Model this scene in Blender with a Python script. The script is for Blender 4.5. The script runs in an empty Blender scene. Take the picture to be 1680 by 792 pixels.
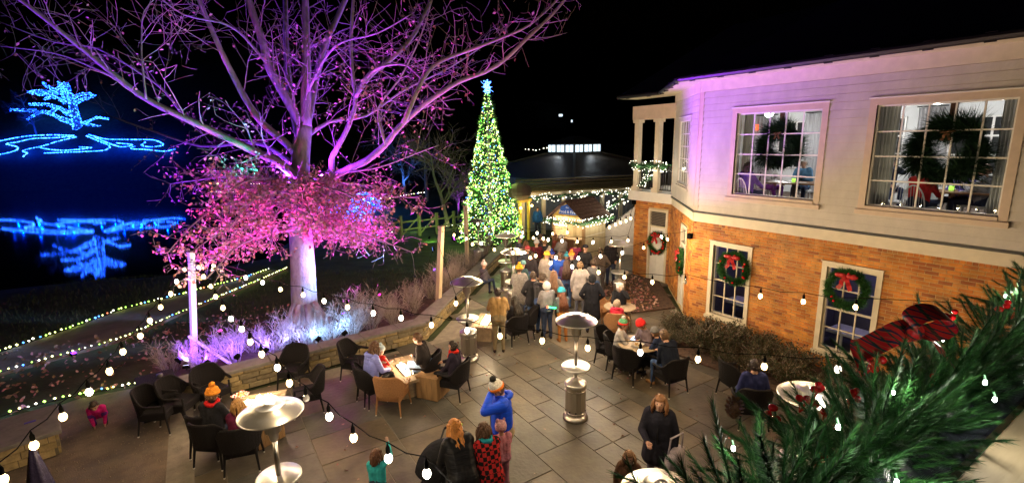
import bpy, bmesh, math, random
import numpy as np
from mathutils import Vector, Matrix, Quaternion
R = math.radians
rnd = random.Random(7)
sc = bpy.context.scene
col = sc.collection

# ---------------------------------------------------------------- camera, sky, exposure
cam_data = bpy.data.cameras.new('camera'); cam_data.sensor_width = 36.0; cam_data.lens = 17.25
cam_data.clip_start = 0.05; cam_data.clip_end = 600
cam = bpy.data.objects.new('camera', cam_data); col.objects.link(cam); sc.camera = cam
cam.matrix_world = Matrix(((0.83968448, 0.12200544, -0.52919245, 0.0),
                           (-0.54283392, 0.15955181, -0.82454506, 0.0),
                           (-0.01616537, 0.9796213, 0.20020187, 5.4), (0, 0, 0, 1)))
world = bpy.data.worlds.new('World'); sc.world = world; world.use_nodes = True
wn = world.node_tree.nodes; wl = world.node_tree.links
sky = wn.new('ShaderNodeTexSky'); sky.sky_type = 'NISHITA'; sky.sun_disc = False
sky.sun_elevation = R(-4); sky.sun_rotation = R(200)
wl.new(sky.outputs[0], wn['Background'].inputs[0]); wn['Background'].inputs[1].default_value = 0.012
moon = bpy.data.lights.new('moon', 'SUN'); moon.energy = 0.012; moon.angle = R(0.5); moon.color = (0.7, 0.8, 1.0)
moon_ob = bpy.data.objects.new('moon', moon); col.objects.link(moon_ob); moon_ob.rotation_euler = (R(40), 0, R(30))
sc.view_settings.view_transform = 'Standard'; sc.view_settings.look = 'None'
sc.view_settings.exposure = 0.0; sc.view_settings.gamma = 1.0; sc.view_settings.use_curve_mapping = False
sc.render.engine = 'CYCLES'
cy = sc.cycles
cy.use_denoising = True
try: cy.denoiser = 'OPENIMAGEDENOISE'
except Exception: pass
cy.use_light_tree = True; cy.max_bounces = 5; cy.diffuse_bounces = 2; cy.glossy_bounces = 3
cy.transparent_max_bounces = 12; cy.transmission_bounces = 3
cy.sample_clamp_indirect = 2.5; cy.caustics_reflective = False; cy.caustics_refractive = False

# ---------------------------------------------------------------- helpers
class MB:
    """collects geometry; build() links it as one mesh object"""
    def __init__(s): s.v = []; s.f = []; s.m = []; s.cur = 0
    def add(s, vs, fs):
        o = len(s.v); s.v.extend([tuple(v) for v in vs]); s.f.extend([tuple(i + o for i in f) for f in fs]); s.m.extend([s.cur] * len(fs)); return s
    def obox(s, c, ax, ay, az):
        c, ax, ay, az = Vector(c), Vector(ax), Vector(ay), Vector(az)
        vs = [c + i*ax + j*ay + k*az for k in (-1, 1) for j in (-1, 1) for i in (-1, 1)]
        return s.add(vs, [(0,2,3,1),(4,5,7,6),(0,1,5,4),(2,6,7,3),(0,4,6,2),(1,3,7,5)])
    def box(s, c, d, rz=0.0):
        a, b = math.cos(rz), math.sin(rz)
        return s.obox(c, (a*d[0]/2, b*d[0]/2, 0), (-b*d[1]/2, a*d[1]/2, 0), (0, 0, d[2]/2))
    def bevbox(s, c, d, b, rz=0.0):
        """box with a chamfered top edge"""
        ca, sa = math.cos(rz), math.sin(rz); hx, hy, hz = d[0]/2, d[1]/2, d[2]/2
        def q(x, y, z): return (c[0] + ca*x - sa*y, c[1] + sa*x + ca*y, c[2] + z)
        vs = [q(x*hx, y*hy, -hz) for x, y in ((-1,-1),(1,-1),(1,1),(-1,1))] + [q(x*hx, y*hy, hz-b) for x, y in ((-1,-1),(1,-1),(1,1),(-1,1))] + \
             [q(x*(hx-b), y*(hy-b), hz) for x, y in ((-1,-1),(1,-1),(1,1),(-1,1))]
        fs = [(3,2,1,0),(8,9,10,11)]
        for l in (0, 4):
            for i in range(4): fs.append((l+i, l+(i+1)%4, l+4+(i+1)%4, l+4+i))
        return s.add(vs, fs)
    def tube(s, pts, rad, n=6, cap=True):
        pts = [Vector(p) for p in pts]; m = len(pts)
        if not isinstance(rad, (list, tuple)): rad = [rad]*m
        vs = []; ref = None
        for i, p in enumerate(pts):
            t = (pts[min(i+1, m-1)] - pts[max(i-1, 0)])
            if t.length < 1e-9: t = Vector((0, 0, 1))
            t.normalize()
            if ref is None: ref = Vector((0, 0, 1)) if abs(t.z) < 0.9 else Vector((1, 0, 0))
            a = t.cross(ref)
            if a.length < 1e-6: a = t.orthogonal()
            a.normalize(); b = a.cross(t); ref = b
            for k in range(n):
                w = 2*math.pi*k/n; vs.append(p + (a*math.cos(w) + b*math.sin(w))*rad[i])
        fs = [(i*n+k, i*n+(k+1)%n, (i+1)*n+(k+1)%n, (i+1)*n+k) for i in range(m-1) for k in range(n)]
        if cap and n > 2: fs += [tuple(range(n-1, -1, -1)), tuple((m-1)*n+k for k in range(n))]
        return s.add(vs, fs)
    def lathe(s, prof, n=24, c=(0, 0, 0)):
        vs = [(c[0]+r*math.cos(2*math.pi*k/n), c[1]+r*math.sin(2*math.pi*k/n), c[2]+z) for r, z in prof for k in range(n)]
        m = len(prof)
        fs = [(i*n+k, i*n+(k+1)%n, (i+1)*n+(k+1)%n, (i+1)*n+k) for i in range(m-1) for k in range(n)]
        fs += [tuple(range(n-1, -1, -1)), tuple((m-1)*n+k for k in range(n))]
        return s.add(vs, fs)
    def ball(s, c, r, nu=12, nv=8, fn=None):
        if not isinstance(r, (list, tuple)): r = (r, r, r)
        vs = [(c[0], c[1], c[2]-r[2])]
        for j in range(1, nv):
            ph = -math.pi/2 + math.pi*j/nv
            for k in range(nu):
                th = 2*math.pi*k/nu; d = (math.cos(ph)*math.cos(th), math.cos(ph)*math.sin(th), math.sin(ph))
                g = fn(d) if fn else 1.0
                vs.append((c[0]+d[0]*r[0]*g, c[1]+d[1]*r[1]*g, c[2]+d[2]*r[2]*g))
        g = fn((0, 0, 1)) if fn else 1.0
        vs.append((c[0], c[1], c[2]+r[2]*g)); e = len(vs)-1
        fs = [(0, 1+(k+1)%nu, 1+k) for k in range(nu)]
        for j in range(nv-2):
            for k in range(nu): fs.append((1+j*nu+k, 1+j*nu+(k+1)%nu, 1+(j+1)*nu+(k+1)%nu, 1+(j+1)*nu+k))
        fs += [(e, 1+(nv-2)*nu+k, 1+(nv-2)*nu+(k+1)%nu) for k in range(nu)]
        return s.add(vs, fs)
    def octa(s, c, r):
        x, y, z = c
        return s.add([(x-r,y,z),(x+r,y,z),(x,y-r,z),(x,y+r,z),(x,y,z-r),(x,y,z+r)],
                     [(0,2,5),(2,1,5),(1,3,5),(3,0,5),(2,0,4),(1,2,4),(3,1,4),(0,3,4)])
    def prism(s, poly, z0, z1):
        n = len(poly); vs = [(x, y, z0) for x, y in poly] + [(x, y, z1) for x, y in poly]
        fs = [tuple(range(n-1, -1, -1)), tuple(range(n, 2*n))] + [(i, (i+1)%n, n+(i+1)%n, n+i) for i in range(n)]
        return s.add(vs, fs)
    def mesh(s, name, mats=None, smooth=False):
        me = bpy.data.meshes.new(name); me.from_pydata(s.v, [], s.f)
        for m in (mats if isinstance(mats, (list, tuple)) else [mats] if mats else []): me.materials.append(m)
        if any(s.m): me.polygons.foreach_set('material_index', s.m)
        if smooth: me.polygons.foreach_set('use_smooth', [True]*len(me.polygons))
        me.update(); return me
    def build(s, name, mats, parent=None, smooth=False, loc=(0, 0, 0), rz=0.0):
        return link(name, s.mesh(name, mats, smooth), parent, loc, rz)

def link(name, me, parent=None, loc=(0, 0, 0), rz=0.0):
    o = bpy.data.objects.new(name, me); col.objects.link(o); o.location = loc; o.rotation_euler[2] = rz
    if parent: o.parent = parent
    return o
def tag(o, label=None, cat=None, group=None, kind=None):
    if label: o['label'] = label
    if cat: o['category'] = cat
    if group: o['group'] = group
    if kind: o['kind'] = kind
    return o
def thing(name, label, cat, loc=(0, 0, 0), rz=0.0, group=None):
    o = bpy.data.objects.new(name, None); col.objects.link(o); o.location = loc if len(loc) == 3 else (loc[0], loc[1], 0)
    o.rotation_euler[2] = rz; o.empty_display_size = 0.1
    return tag(o, label, cat, group)
def copy_tree(o, loc=None, rz=None, label=None, parent=None, scale=None):
    c = o.copy(); col.objects.link(c)
    if parent: c.parent = parent
    if loc is not None: c.location = loc if len(loc) == 3 else (loc[0], loc[1], o.location[2])
    if rz is not None: c.rotation_euler[2] = rz
    if label: c['label'] = label
    if scale: c.scale = (scale, scale, scale) if not isinstance(scale, tuple) else scale
    for ch in o.children: copy_tree(ch, parent=c)
    return c
def face(a, b):  # rotation that turns local +Y from a towards b
    return math.atan2(-(b[0]-a[0]), b[1]-a[1])

# ---------------------------------------------------------------- materials
MATS = {}
def mat(name, color, rough=0.7, metal=0.0, vary=0.15, scale=6.0, bump=0.0, bscale=None, emit=None, estr=0.0, spec=0.4, sheen=0.0, coat=0.0, sss=0.0, stretch=None, obj_random=0.0, trans=0.0, world=False, stain=0.0):
    if name in MATS: return MATS[name]
    m = bpy.data.materials.new(name); m.use_nodes = True; n = m.node_tree.nodes; l = m.node_tree.links; b = n['Principled BSDF']
    b.inputs['Roughness'].default_value = rough; b.inputs['Metallic'].default_value = metal
    b.inputs['Specular IOR Level'].default_value = spec
    if coat: b.inputs['Coat Weight'].default_value = coat
    if sheen: b.inputs['Sheen Weight'].default_value = sheen
    if trans: b.inputs['Transmission Weight'].default_value = trans
    if sss:
        b.inputs['Subsurface Weight'].default_value = sss; b.inputs['Subsurface Radius'].default_value = (0.02, 0.008, 0.004)
    tc = n.new('ShaderNodeTexCoord'); mp = n.new('ShaderNodeMapping'); l.new(n.new('ShaderNodeNewGeometry').outputs['Position'] if world else tc.outputs['Object'], mp.inputs[0])
    if stretch: mp.inputs['Scale'].default_value = stretch
    if vary or obj_random:
        nz = n.new('ShaderNodeTexNoise'); nz.inputs['Scale'].default_value = scale; nz.inputs['Detail'].default_value = 6; nz.inputs['Roughness'].default_value = 0.6
        l.new(mp.outputs[0], nz.inputs[0])
        rp = n.new('ShaderNodeValToRGB'); l.new(nz.outputs[0], rp.inputs[0])
        rp.color_ramp.elements[0].position = 0.3; rp.color_ramp.elements[1].position = 0.72
        rp.color_ramp.elements[0].color = tuple(max(0, c*(1-vary)) for c in color[:3]) + (1,)
        rp.color_ramp.elements[1].color = tuple(min(1, c*(1+vary)) for c in color[:3]) + (1,)
        src = rp.outputs[0]
        if obj_random:
            oi = n.new('ShaderNodeObjectInfo'); hs = n.new('ShaderNodeHueSaturation'); mr = n.new('ShaderNodeMapRange')
            mr.inputs[3].default_value = 1-obj_random; mr.inputs[4].default_value = 1+obj_random
            l.new(oi.outputs['Random'], mr.inputs[0]); l.new(mr.outputs[0], hs.inputs['Value']); l.new(src, hs.inputs['Color']); src = hs.outputs[0]
        if stain:
            ns = n.new('ShaderNodeTexNoise'); ns.inputs['Scale'].default_value = 0.7; ns.inputs['Detail'].default_value = 8; ns.inputs['Roughness'].default_value = 0.7
            l.new(mp.outputs[0], ns.inputs[0]); ms = n.new('ShaderNodeMapRange'); ms.inputs[1].default_value = .35; ms.inputs[2].default_value = .65; ms.inputs[3].default_value = 1-stain; ms.inputs[4].default_value = 1+stain*.6
            l.new(ns.outputs[0], ms.inputs[0]); h2 = n.new('ShaderNodeHueSaturation'); l.new(ms.outputs[0], h2.inputs['Value']); l.new(src, h2.inputs['Color']); src = h2.outputs[0]
            mr2 = n.new('ShaderNodeMapRange'); mr2.inputs[1].default_value = .35; mr2.inputs[2].default_value = .65; mr2.inputs[3].default_value = rough*.62; mr2.inputs[4].default_value = min(1, rough*1.25); l.new(ns.outputs[0], mr2.inputs[0]); l.new(mr2.outputs[0], b.inputs['Roughness'])
        l.new(src, b.inputs['Base Color'])
    else: b.inputs['Base Color'].default_value = tuple(color[:3]) + (1,)
    if bump:
        nb = n.new('ShaderNodeTexNoise'); nb.inputs['Scale'].default_value = bscale or scale*6; nb.inputs['Detail'].default_value = 4
        l.new(mp.outputs[0], nb.inputs[0]); bp = n.new('ShaderNodeBump'); bp.inputs['Strength'].default_value = bump; bp.inputs['Distance'].default_value = 0.02
        l.new(nb.outputs[0], bp.inputs['Height']); l.new(bp.outputs[0], b.inputs['Normal'])
    if emit:
        b.inputs['Emission Color'].default_value = tuple(emit) + (1,); b.inputs['Emission Strength'].default_value = estr
        m.cycles.emission_sampling = 'NONE'
    MATS[name] = m; return m
def glass_mat(name, tint=(0.9, 0.95, 1.0), refl=0.5):
    if name in MATS: return MATS[name]
    m = bpy.data.materials.new(name); m.use_nodes = True; n = m.node_tree.nodes; l = m.node_tree.links
    n.remove(n['Principled BSDF']); t = n.new('ShaderNodeBsdfTransparent'); t.inputs[0].default_value = tint + (1,)
    g = n.new('ShaderNodeBsdfGlossy'); g.inputs['Roughness'].default_value = 0.02; fr = n.new('ShaderNodeFresnel'); fr.inputs[0].default_value = 1.45
    ml = n.new('ShaderNodeMath'); ml.operation = 'MULTIPLY'; ml.inputs[1].default_value = refl; l.new(fr.outputs[0], ml.inputs[0])
    mx = n.new('ShaderNodeMixShader'); l.new(ml.outputs[0], mx.inputs[0]); l.new(t.outputs[0], mx.inputs[1]); l.new(g.outputs[0], mx.inputs[2])
    l.new(mx.outputs[0], n['Material Output'].inputs[0]); MATS[name] = m; return m
def point(name, loc, power, color, radius=0.04, parent=None):
    d = bpy.data.lights.new(name, 'POINT'); d.energy = power; d.color = color; d.shadow_soft_size = radius
    o = bpy.data.objects.new(name, d); col.objects.link(o); o.location = loc
    if parent: o.parent = parent
    return o
def spot(name, loc, target, power, color, angle=60, blend=0.6, parent=None, radius=0.06):
    d = bpy.data.lights.new(name, 'SPOT'); d.energy = power; d.color = color; d.spot_size = R(angle); d.spot_blend = blend; d.shadow_soft_size = radius
    o = bpy.data.objects.new(name, d); col.objects.link(o); o.location = loc
    o.rotation_euler = (Vector(target) - Vector(loc)).to_track_quat('-Z', 'Y').to_euler()
    if parent: o.parent = parent
    return o
WARM = (1.0, 0.70, 0.36)

# ================================================================ SETTING
UF = (0.5402, 0.8416); VR = (0.8416, -0.5402)          # horizontal view axes: away / to the right
def uv(u, v): return (u*UF[0] + v*VR[0], u*UF[1] + v*VR[1])
pond_uv = [(24,-25),(26.5,-17.5),(35,-17),(52,-22),(72,-28),(90,-48),(95,-66),(94,-99),(90,-165),(20,-130),(22,-60)]
def poly_sd(p, poly):
    d = 1e9; ins = False; n = len(poly)
    for i in range(n):
        a, b = poly[i], poly[(i+1) % n]
        ex, ey = b[0]-a[0], b[1]-a[1]; wx, wy = p[0]-a[0], p[1]-a[1]
        t = max(0, min(1, (wx*ex+wy*ey)/(ex*ex+ey*ey))); d = min(d, math.hypot(wx-ex*t, wy-ey*t))
        if (a[1] > p[1]) != (b[1] > p[1]) and p[0] < (b[0]-a[0])*(p[1]-a[1])/(b[1]-a[1])+a[0]: ins = not ins
    return -d if ins else d
def sst(a, b, x): t = max(0, min(1, (x-a)/(b-a))); return t*t*(3-2*t)
def terrain_h(u, v):
    s = poly_sd((u, v), pond_uv)
    near = -2.3 + 2.26*sst(0, 6.5, s) if s > 0 else -2.3 - 0.9*sst(0, 5, -s)
    far = -2.3 + max(0, u-92)*0.72 if u > 92 else (-2.3 - 0.9*sst(0, 5, -s) if s < 0 else -2.3 + 0.3*s)
    far = min(far, 30 + 0.05*(u-92))
    w = sst(70, 90, u) * (1 - sst(-45, 5, v)*0.9)
    return near*(1-w) + far*w
us = [-15, -8, -2] + [2 + 2*i for i in range(46)] + [98, 101, 104, 107, 110, 114, 118, 124, 130, 140, 160, 200]
vs_ = [-180, -150, -130, -115] + [-104 + 3*i for i in range(26)] + [-24 + 2*i for i in range(26)] + [32, 40, 52, 70, 100, 140]
g = MB(); W_ = len(vs_)
for u in us:
    for v in vs_:
        x, y = uv(u, v); g.v.append((x, y, terrain_h(u, v) - 0.04))
for i in range(len(us)-1):
    for j in range(W_-1): g.f.append((i*W_+j, i*W_+j+1, (i+1)*W_+j+1, (i+1)*W_+j)); g.m.append(0)
m_grass = mat('lawn', (0.035, 0.045, 0.016), 0.95, vary=0.5, scale=1.6, bump=0.8, bscale=18)
tag(g.build('ground', m_grass, smooth=True), kind='structure')
# water
m_water = bpy.data.materials.new('pond_water'); m_water.use_nodes = True
n = m_water.node_tree.nodes; l = m_water.node_tree.links; b = n['Principled BSDF']
b.inputs['Base Color'].default_value = (0.003, 0.005, 0.008, 1); b.inputs['Roughness'].default_value = 0.03; b.inputs['IOR'].default_value = 1.38
tc = n.new('ShaderNodeTexCoord'); mp = n.new('ShaderNodeMapping'); mp.inputs['Rotation'].default_value[2] = R(33); mp.inputs['Scale'].default_value = (1.2, 2.2, 1)
l.new(tc.outputs['Object'], mp.inputs[0]); nz = n.new('ShaderNodeTexNoise'); nz.inputs['Scale'].default_value = 1.2; nz.inputs['Detail'].default_value = 3
l.new(mp.outputs[0], nz.inputs[0]); bp = n.new('ShaderNodeBump'); bp.inputs['Strength'].default_value = 0.08; bp.inputs['Distance'].default_value = 0.012
l.new(nz.outputs[0], bp.inputs['Height']); l.new(bp.outputs[0], b.inputs['Normal'])
w = MB(); cu, cv = 60, -80
w.add([(*uv(u, v), -2.3) for u, v in [(20,-14),(40,-12),(75,-20),(96,-45),(99,-70),(99,-100),(96,-170),(16,-135),(16,-60)]], [(8,7,6,5,4,3,2,1,0)])
tag(w.build('pond_water', m_water), kind='structure')

# patio: mortar bed, flagstones, gravel yard
m_mortar = mat('mortar_bed', (0.23, 0.2, 0.16), 0.9, vary=0.25, scale=5, bump=0.4, bscale=60)
patio_poly = [(-1.0, 1.2), (11.95, 1.2), (11.95, 9.0), (13.9, 11.5), (14.55, 12.4), (14.55, 13.7), (18.6, 15.4), (17.5, 19.5), (12.6, 19.6), (5.05, 12.05), (-1.0, 11.65)]
pm = MB(); pm.prism(patio_poly, -0.09, -0.014)
patio = tag(pm.build('patio', m_mortar), kind='structure')
tones = [(0.111, 0.096, 0.072), (0.132, 0.111, 0.079), (0.093, 0.082, 0.065), (0.121, 0.103, 0.078), (0.132, 0.104, 0.07), (0.104, 0.096, 0.079)]
m_flag = [mat('flagstone_%d' % i, t, 0.5, vary=0.42, scale=1.7, bump=0.4, bscale=14, spec=0.5, world=True, stain=.38) for i, t in enumerate(tones)]
def in_poly(x, y, poly): return poly_sd((x, y), poly) < 0
UNIT = 0.46; nx, ny = 43, 41; occ = [[0]*ny for _ in range(nx)]
stones = []; frnd = random.Random(11)
inner = [(-0.15, 1.2), (11.95, 1.2), (11.95, 9.0), (13.9, 11.5), (14.55, 12.4), (14.55, 13.7), (18.6, 15.4), (17.5, 19.5), (12.7, 19.6), (5.2, 12.05), (-0.6, 11.65)]
shapes = [(2,2),(2,3),(3,2),(1,2),(2,1),(1,1),(3,1),(2,2),(3,3),(1,3)]
for j in range(ny):
    for i in range(nx):
        if occ[i][j]: continue
        cand = shapes[:]; frnd.shuffle(cand); cand.append((1, 1))
        for a, b2 in cand:
            if i+a <= nx and j+b2 <= ny and all(not occ[i+p][j+q] for p in range(a) for q in range(b2)): break
        for p in range(a):
            for q in range(b2): occ[i+p][j+q] = 1
        x0, y0 = -0.6 + i*UNIT, 1.2 + j*UNIT; cx_, cy_ = x0 + a*UNIT/2, y0 + b2*UNIT/2
        if in_poly(cx_, cy_, inner): stones.append((cx_, cy_, a, b2))
def view_size(x, y):     # how large a stone shows from the deck
    u = x*UF[0] + y*UF[1]; v = x*VR[0] + y*VR[1]
    if u < 1.5 or abs(v/u) > 1.05: return 0
    if 5.4/(u*0.98+1.06)*0.93 > 0.78: return 0.0
    return 1.0/(u*u)
stones.sort(key=lambda s: -view_size(s[0], s[1])*s[2]*s[3])
flag_me = {}; rest = MB()
for k, (x, y, a, b2) in enumerate(stones):
    t = frnd.randrange(6); z = -0.025 + frnd.uniform(-0.003, 0.003)
    if k < 300:
        key = (a, b2, t)
        if key not in flag_me:
            q = MB(); q.bevbox((0, 0, 0), (a*UNIT-0.014, b2*UNIT-0.014, 0.05), 0.005); flag_me[key] = q.mesh('flagstone', m_flag[t])
        o = link('flagstone', flag_me[key], patio, (x, y, z)); o.rotation_euler = (frnd.uniform(-.003,.003), frnd.uniform(-.003,.003), 0)
    else: rest.cur = t; rest.bevbox((x, y, z), (a*UNIT-0.014, b2*UNIT-0.014, 0.05), 0.005)
if rest.f: tag(rest.build('outlying_flagstones', m_flag, patio), kind='stuff')
# gravel / packed earth yard on the left
m_gravel = mat('packed_gravel', (0.155, 0.115, 0.085), 0.95, vary=0.35, scale=2.2, bump=0.9, bscale=55, stain=.35)
gy = MB(); gy.prism([(-4.16, 12.91), (-2.72, 13.6), (-0.94, 13.4), (-0.15, 12.3), (-0.15, 1.2), (-9, 1.2), (-9, 12.5)], -0.09, -0.02)
tag(gy.build('gravel_yard', m_gravel), kind='structure')
# pebbles and fallen leaves on it
pb = MB(); prn = random.Random(3)
for i in range(2600):
    x = prn.uniform(-4.5, -0.2); y = prn.uniform(6, 13.0)
    pb.octa((x, y, -0.018), prn.uniform(0.006, 0.016))
tag(pb.build('pebbles', mat('pebble', (0.24, 0.19, 0.14), 0.9), None), 'loose pebbles scattered over the gravel yard', 'pebbles', kind='stuff')
# garden path with strings of lights
m_path = mat('path_gravel', (0.17, 0.13, 0.09), 0.95, vary=0.3, scale=2, bump=0.8, bscale=40)
far_edge = [(-6.08, 16.85), (-5.0, 18.07), (-3.92, 19.12), (-2.59, 20.59), (-0.86, 21.43), (1.24, 22.55), (2.27, 23.49)]
near_edge = [(-5.74, 15.75), (-4.6, 16.32), (-3.54, 16.77), (-2.3, 17.31), (-0.84, 19.04), (1.6, 21.63), (2.98, 23.24)]
pth = MB(); nn = len(far_edge)
pth.v = [(x, y, 0.0) for x, y in far_edge] + [(x, y, 0.0) for x, y in near_edge] + [(x, y, -0.1) for x, y in far_edge] + [(x, y, -0.1) for x, y in near_edge]
for i in range(nn-1):
    pth.f += [(i, nn+i, nn+i+1, i+1), (nn+i, 3*nn+i, 3*nn+i+1, nn+i+1), (i+1, 2*nn+i+1, 2*nn+i, i)]; pth.m += [0, 0, 0]
tag(pth.build('path', m_path), kind='structure')

def bulb_mat(name, c, s): return mat('bulb_' + name, c, 0.4, vary=0, emit=c, estr=s)
led = [bulb_mat('green', (0.45, 1.0, 0.12), 5), bulb_mat('lemon', (0.95, 1.0, 0.35), 6), bulb_mat('blue', (0.08, 0.3, 1.0), 6), bulb_mat('pale', (1.0, 0.95, 0.75), 7), bulb_mat('red', (1.0, 0.2, 0.08), 4)]
m_wire = mat('black_wire', (0.004, 0.004, 0.004), 0.9, vary=0, spec=0.05)
def densify(pts, step):
    out = []
    for a, b2 in zip(pts[:-1], pts[1:]):
        a, b2 = Vector(a), Vector(b2); k = max(1, int((b2-a).length/step))
        out += [a.lerp(b2, i/k) for i in range(k)]
    return out + [Vector(pts[-1])]
def led_string(label, pts, step, r, seed, weights=(5, 5, 2, 2, .6), lights=0, lp=1.0, lz=0.12):
    q = random.Random(seed); d = densify(pts, step); root = thing('light_string', label, 'string lights', tuple(d[0])); o = d[0]
    wmb = MB(); wmb.tube([p - o for p in d[::3]] + [d[-1]-o], 0.006, 4); wmb.build('wire', m_wire, root)
    lm = MB()
    for p in d:
        lm.cur = q.choices(range(5), weights)[0]
        lm.octa(tuple(p - o + Vector((q.uniform(-1, 1)*r, q.uniform(-1, 1)*r, r + q.uniform(0, r)))), r*q.uniform(.7, 1.25))
    tag(lm.build('bulb', led, root), kind='stuff')
    for i in range(lights):
        p = d[int((i+.5)*len(d)/lights)] - o
        point('string_glow', (p.x, p.y, p.z+lz), lp, q.choice([(0.6,1,0.2),(0.8,1,0.3),(0.3,0.5,1)]), 0.03, root)
    return root
led_string('string of green and blue lights along far edge of the garden path', [(x, y, 0.02) for x, y in far_edge], 0.13, 0.028, 1, lights=14, lp=1.6)
led_string('string of yellow and blue lights along near edge of the garden path', [(x, y, 0.02) for x, y in near_edge], 0.13, 0.024, 2, (3, 6, 1.5, 3, .6), lights=12, lp=1.2)
led_string('string of green lights between the gravel yard and the dark grass', [(*p, 0.0) for p in [(-4.39, 13.16), (-3.97, 13.56), (-3.44, 13.72), (-2.74, 13.74), (-1.98, 13.69), (-0.94, 13.55)]], 0.12, 0.026, 3, (6, 4, 2, 1, .2), lights=9, lp=1.8)
shore = [(94, -112), (94.5, -99), (95, -80), (95.2, -66), (93, -56), (90, -46)]
led_string('thin string of yellow lights along the far shore of the pond', [(*uv(u, v), -1.75) for u, v in shore], 0.55, 0.16, 4, (3, 6, 1, 5, 1))

# ---------------------------------------------------------------- low stone retaining wall with cap slabs
m_wst = [mat('wall_stone_%d' % i, c, 0.85, vary=0.35, scale=9, bump=0.7, bscale=30) for i, c in enumerate([(0.30,0.22,0.10),(0.24,0.19,0.11),(0.19,0.15,0.09),(0.34,0.25,0.12)])]
m_cap = mat('cap_slab', (0.16, 0.14, 0.13), 0.75, vary=0.25, scale=5, bump=0.4, bscale=30)
m_mort2 = mat('wall_mortar', (0.12, 0.1, 0.07), 0.95, vary=0.2)
wall_line = [(-1.35, 11.85), (4.95, 12.25), (13.0, 20.3)]
rw = thing('stone_wall', 'low yellow stone retaining wall with grey cap slabs along the patio', 'wall', (-1.35, 11.85, 0))
wr = random.Random(5)
def rel(p): return (p[0]+1.35, p[1]-11.85)
for (a, b2) in zip(wall_line[:-1], wall_line[1:]):
    a, b2 = Vector(rel(a)), Vector(rel(b2)); L = (b2-a).length; d = (b2-a)/L; nrm = Vector((-d.y, d.x)); ang = math.atan2(d.y, d.x)
    c = a + d*L/2 + nrm*0.17
    core = MB(); core.box((c.x, c.y, 0.2), (L, 0.26, 0.44), ang); core.build('wall_core', m_mort2, rw)
    z = -0.03
    for hgt in (0.14, 0.11, 0.13, 0.10):
        s = -wr.uniform(0, .2)
        while s < L:
            ln = wr.uniform(.18, .52); s1 = min(s+ln, L+.02); s0 = max(s, 0)
            if s1 - s0 > .06:
                cc = a + d*(s0+s1)/2 + nrm*(0.03 + wr.uniform(-.015, .015))
                q = MB(); q.bevbox((0, 0, 0), (s1-s0-.014, hgt-.014, 0.1), 0.014)
                me = q.mesh('stone', wr.choice(m_wst)); o = link('stone', me, rw, (cc.x, cc.y, z+hgt/2))
                o.rotation_euler = (R(90), 0, ang)
            s += ln
        z += hgt
    s = 0.0
    while s < L:
        ln = min(wr.uniform(.95, 1.3), L-s)
        if L-s-ln < .4: ln = L-s
        cc = a + d*(s+ln/2) + nrm*0.17
        q = MB(); q.bevbox((0, 0, 0), (ln-.01, 0.46, 0.07), 0.012); link('cap_slab', q.mesh('cap_slab', m_cap), rw, (cc.x, cc.y, 0.475 + wr.uniform(-.003, .003)), ang)
        s += ln
# mulch bed behind the wall
m_mulch = mat('mulch', (0.07, 0.045, 0.03), 0.95, vary=0.5, scale=8, bump=1.0, bscale=50)
bd = MB(); bd.prism([(-1.3, 12.05), (4.85, 12.48), (12.6, 20.25), (11.4, 21.4), (3.8, 14.9), (-1.4, 14.2)], -0.1, 0.22)
tag(bd.build('planting_bed', m_mulch), kind='structure')

# ---------------------------------------------------------------- MAIN BUILDING
m_brick = [mat('brick_%d' % i, c, 0.85, vary=0.4, scale=2.6, bump=0.6, bscale=60, world=True, stain=.22) for i, c in enumerate([(0.55,0.20,0.035),(0.46,0.15,0.03),(0.32,0.10,0.03),(0.60,0.25,0.05),(0.52,0.22,0.055)])]
m_jmort = mat('brick_mortar', (0.58, 0.43, 0.22), 0.95, vary=0.15, bump=0.3)
m_siding = mat('siding_paint', (0.60, 0.55, 0.49), 0.6, vary=0.10, scale=3, bump=0.2, bscale=40, stretch=(1, 1, .5), world=True, stain=.10)
m_trim = mat('trim_paint', (0.60, 0.47, 0.36), 0.5, vary=0.08, scale=5)
m_white = mat('white_paint', (0.78, 0.75, 0.70), 0.45, vary=0.05)
m_cream = mat('cream_paint', (0.66, 0.58, 0.44), 0.5, vary=0.08, scale=5)
m_roof = mat('dark_shingle', (0.02, 0.02, 0.025), 0.9, vary=0.3, scale=12, bump=0.5)
m_gutter = mat('gutter_metal', (0.03, 0.025, 0.03), 0.4, metal=0.5, vary=0.1)
m_glass = glass_mat('window_glass', (0.92, 0.96, 1.0), 0.55)
m_dark = mat('dark_void', (0.02, 0.02, 0.02), 0.9, vary=0)
house = thing('brick_house', 'two storey building of orange brick below and pale siding above', 'building', (12.0, 8.94, 0))
HO = Vector((12.0, 8.94, 0))
class WallFrame:
    def __init__(s, a, b):
        s.a = Vector((a[0], a[1], 0)) - HO; b = Vector((b[0], b[1], 0)) - HO; s.L = (b-s.a).length; s.d = (b-s.a)/s.L
        s.n = Vector((s.d.y, -s.d.x, 0))       # outward
        s.ang = math.atan2(s.d.y, s.d.x)
    def p(s, t, z, off=0.0): return s.a + s.d*t + s.n*off + Vector((0, 0, z))
    def box(s, mb, t0, t1, z0, z1, o0, o1):
        mb.obox(s.p((t0+t1)/2, (z0+z1)/2, (o0+o1)/2), s.d*(t1-t0)/2, s.n*(o1-o0)/2, Vector((0, 0, (z1-z0)/2)))
WB = (12.0, -2.0)
C1 = (12.0, 8.94); C2 = (14.6, 11.9); C3 = (14.6, 13.68)
fr_set = WallFrame(C3, C2); fr_ch = WallFrame(C2, C1); fr_long = WallFrame(C1, WB)
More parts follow.
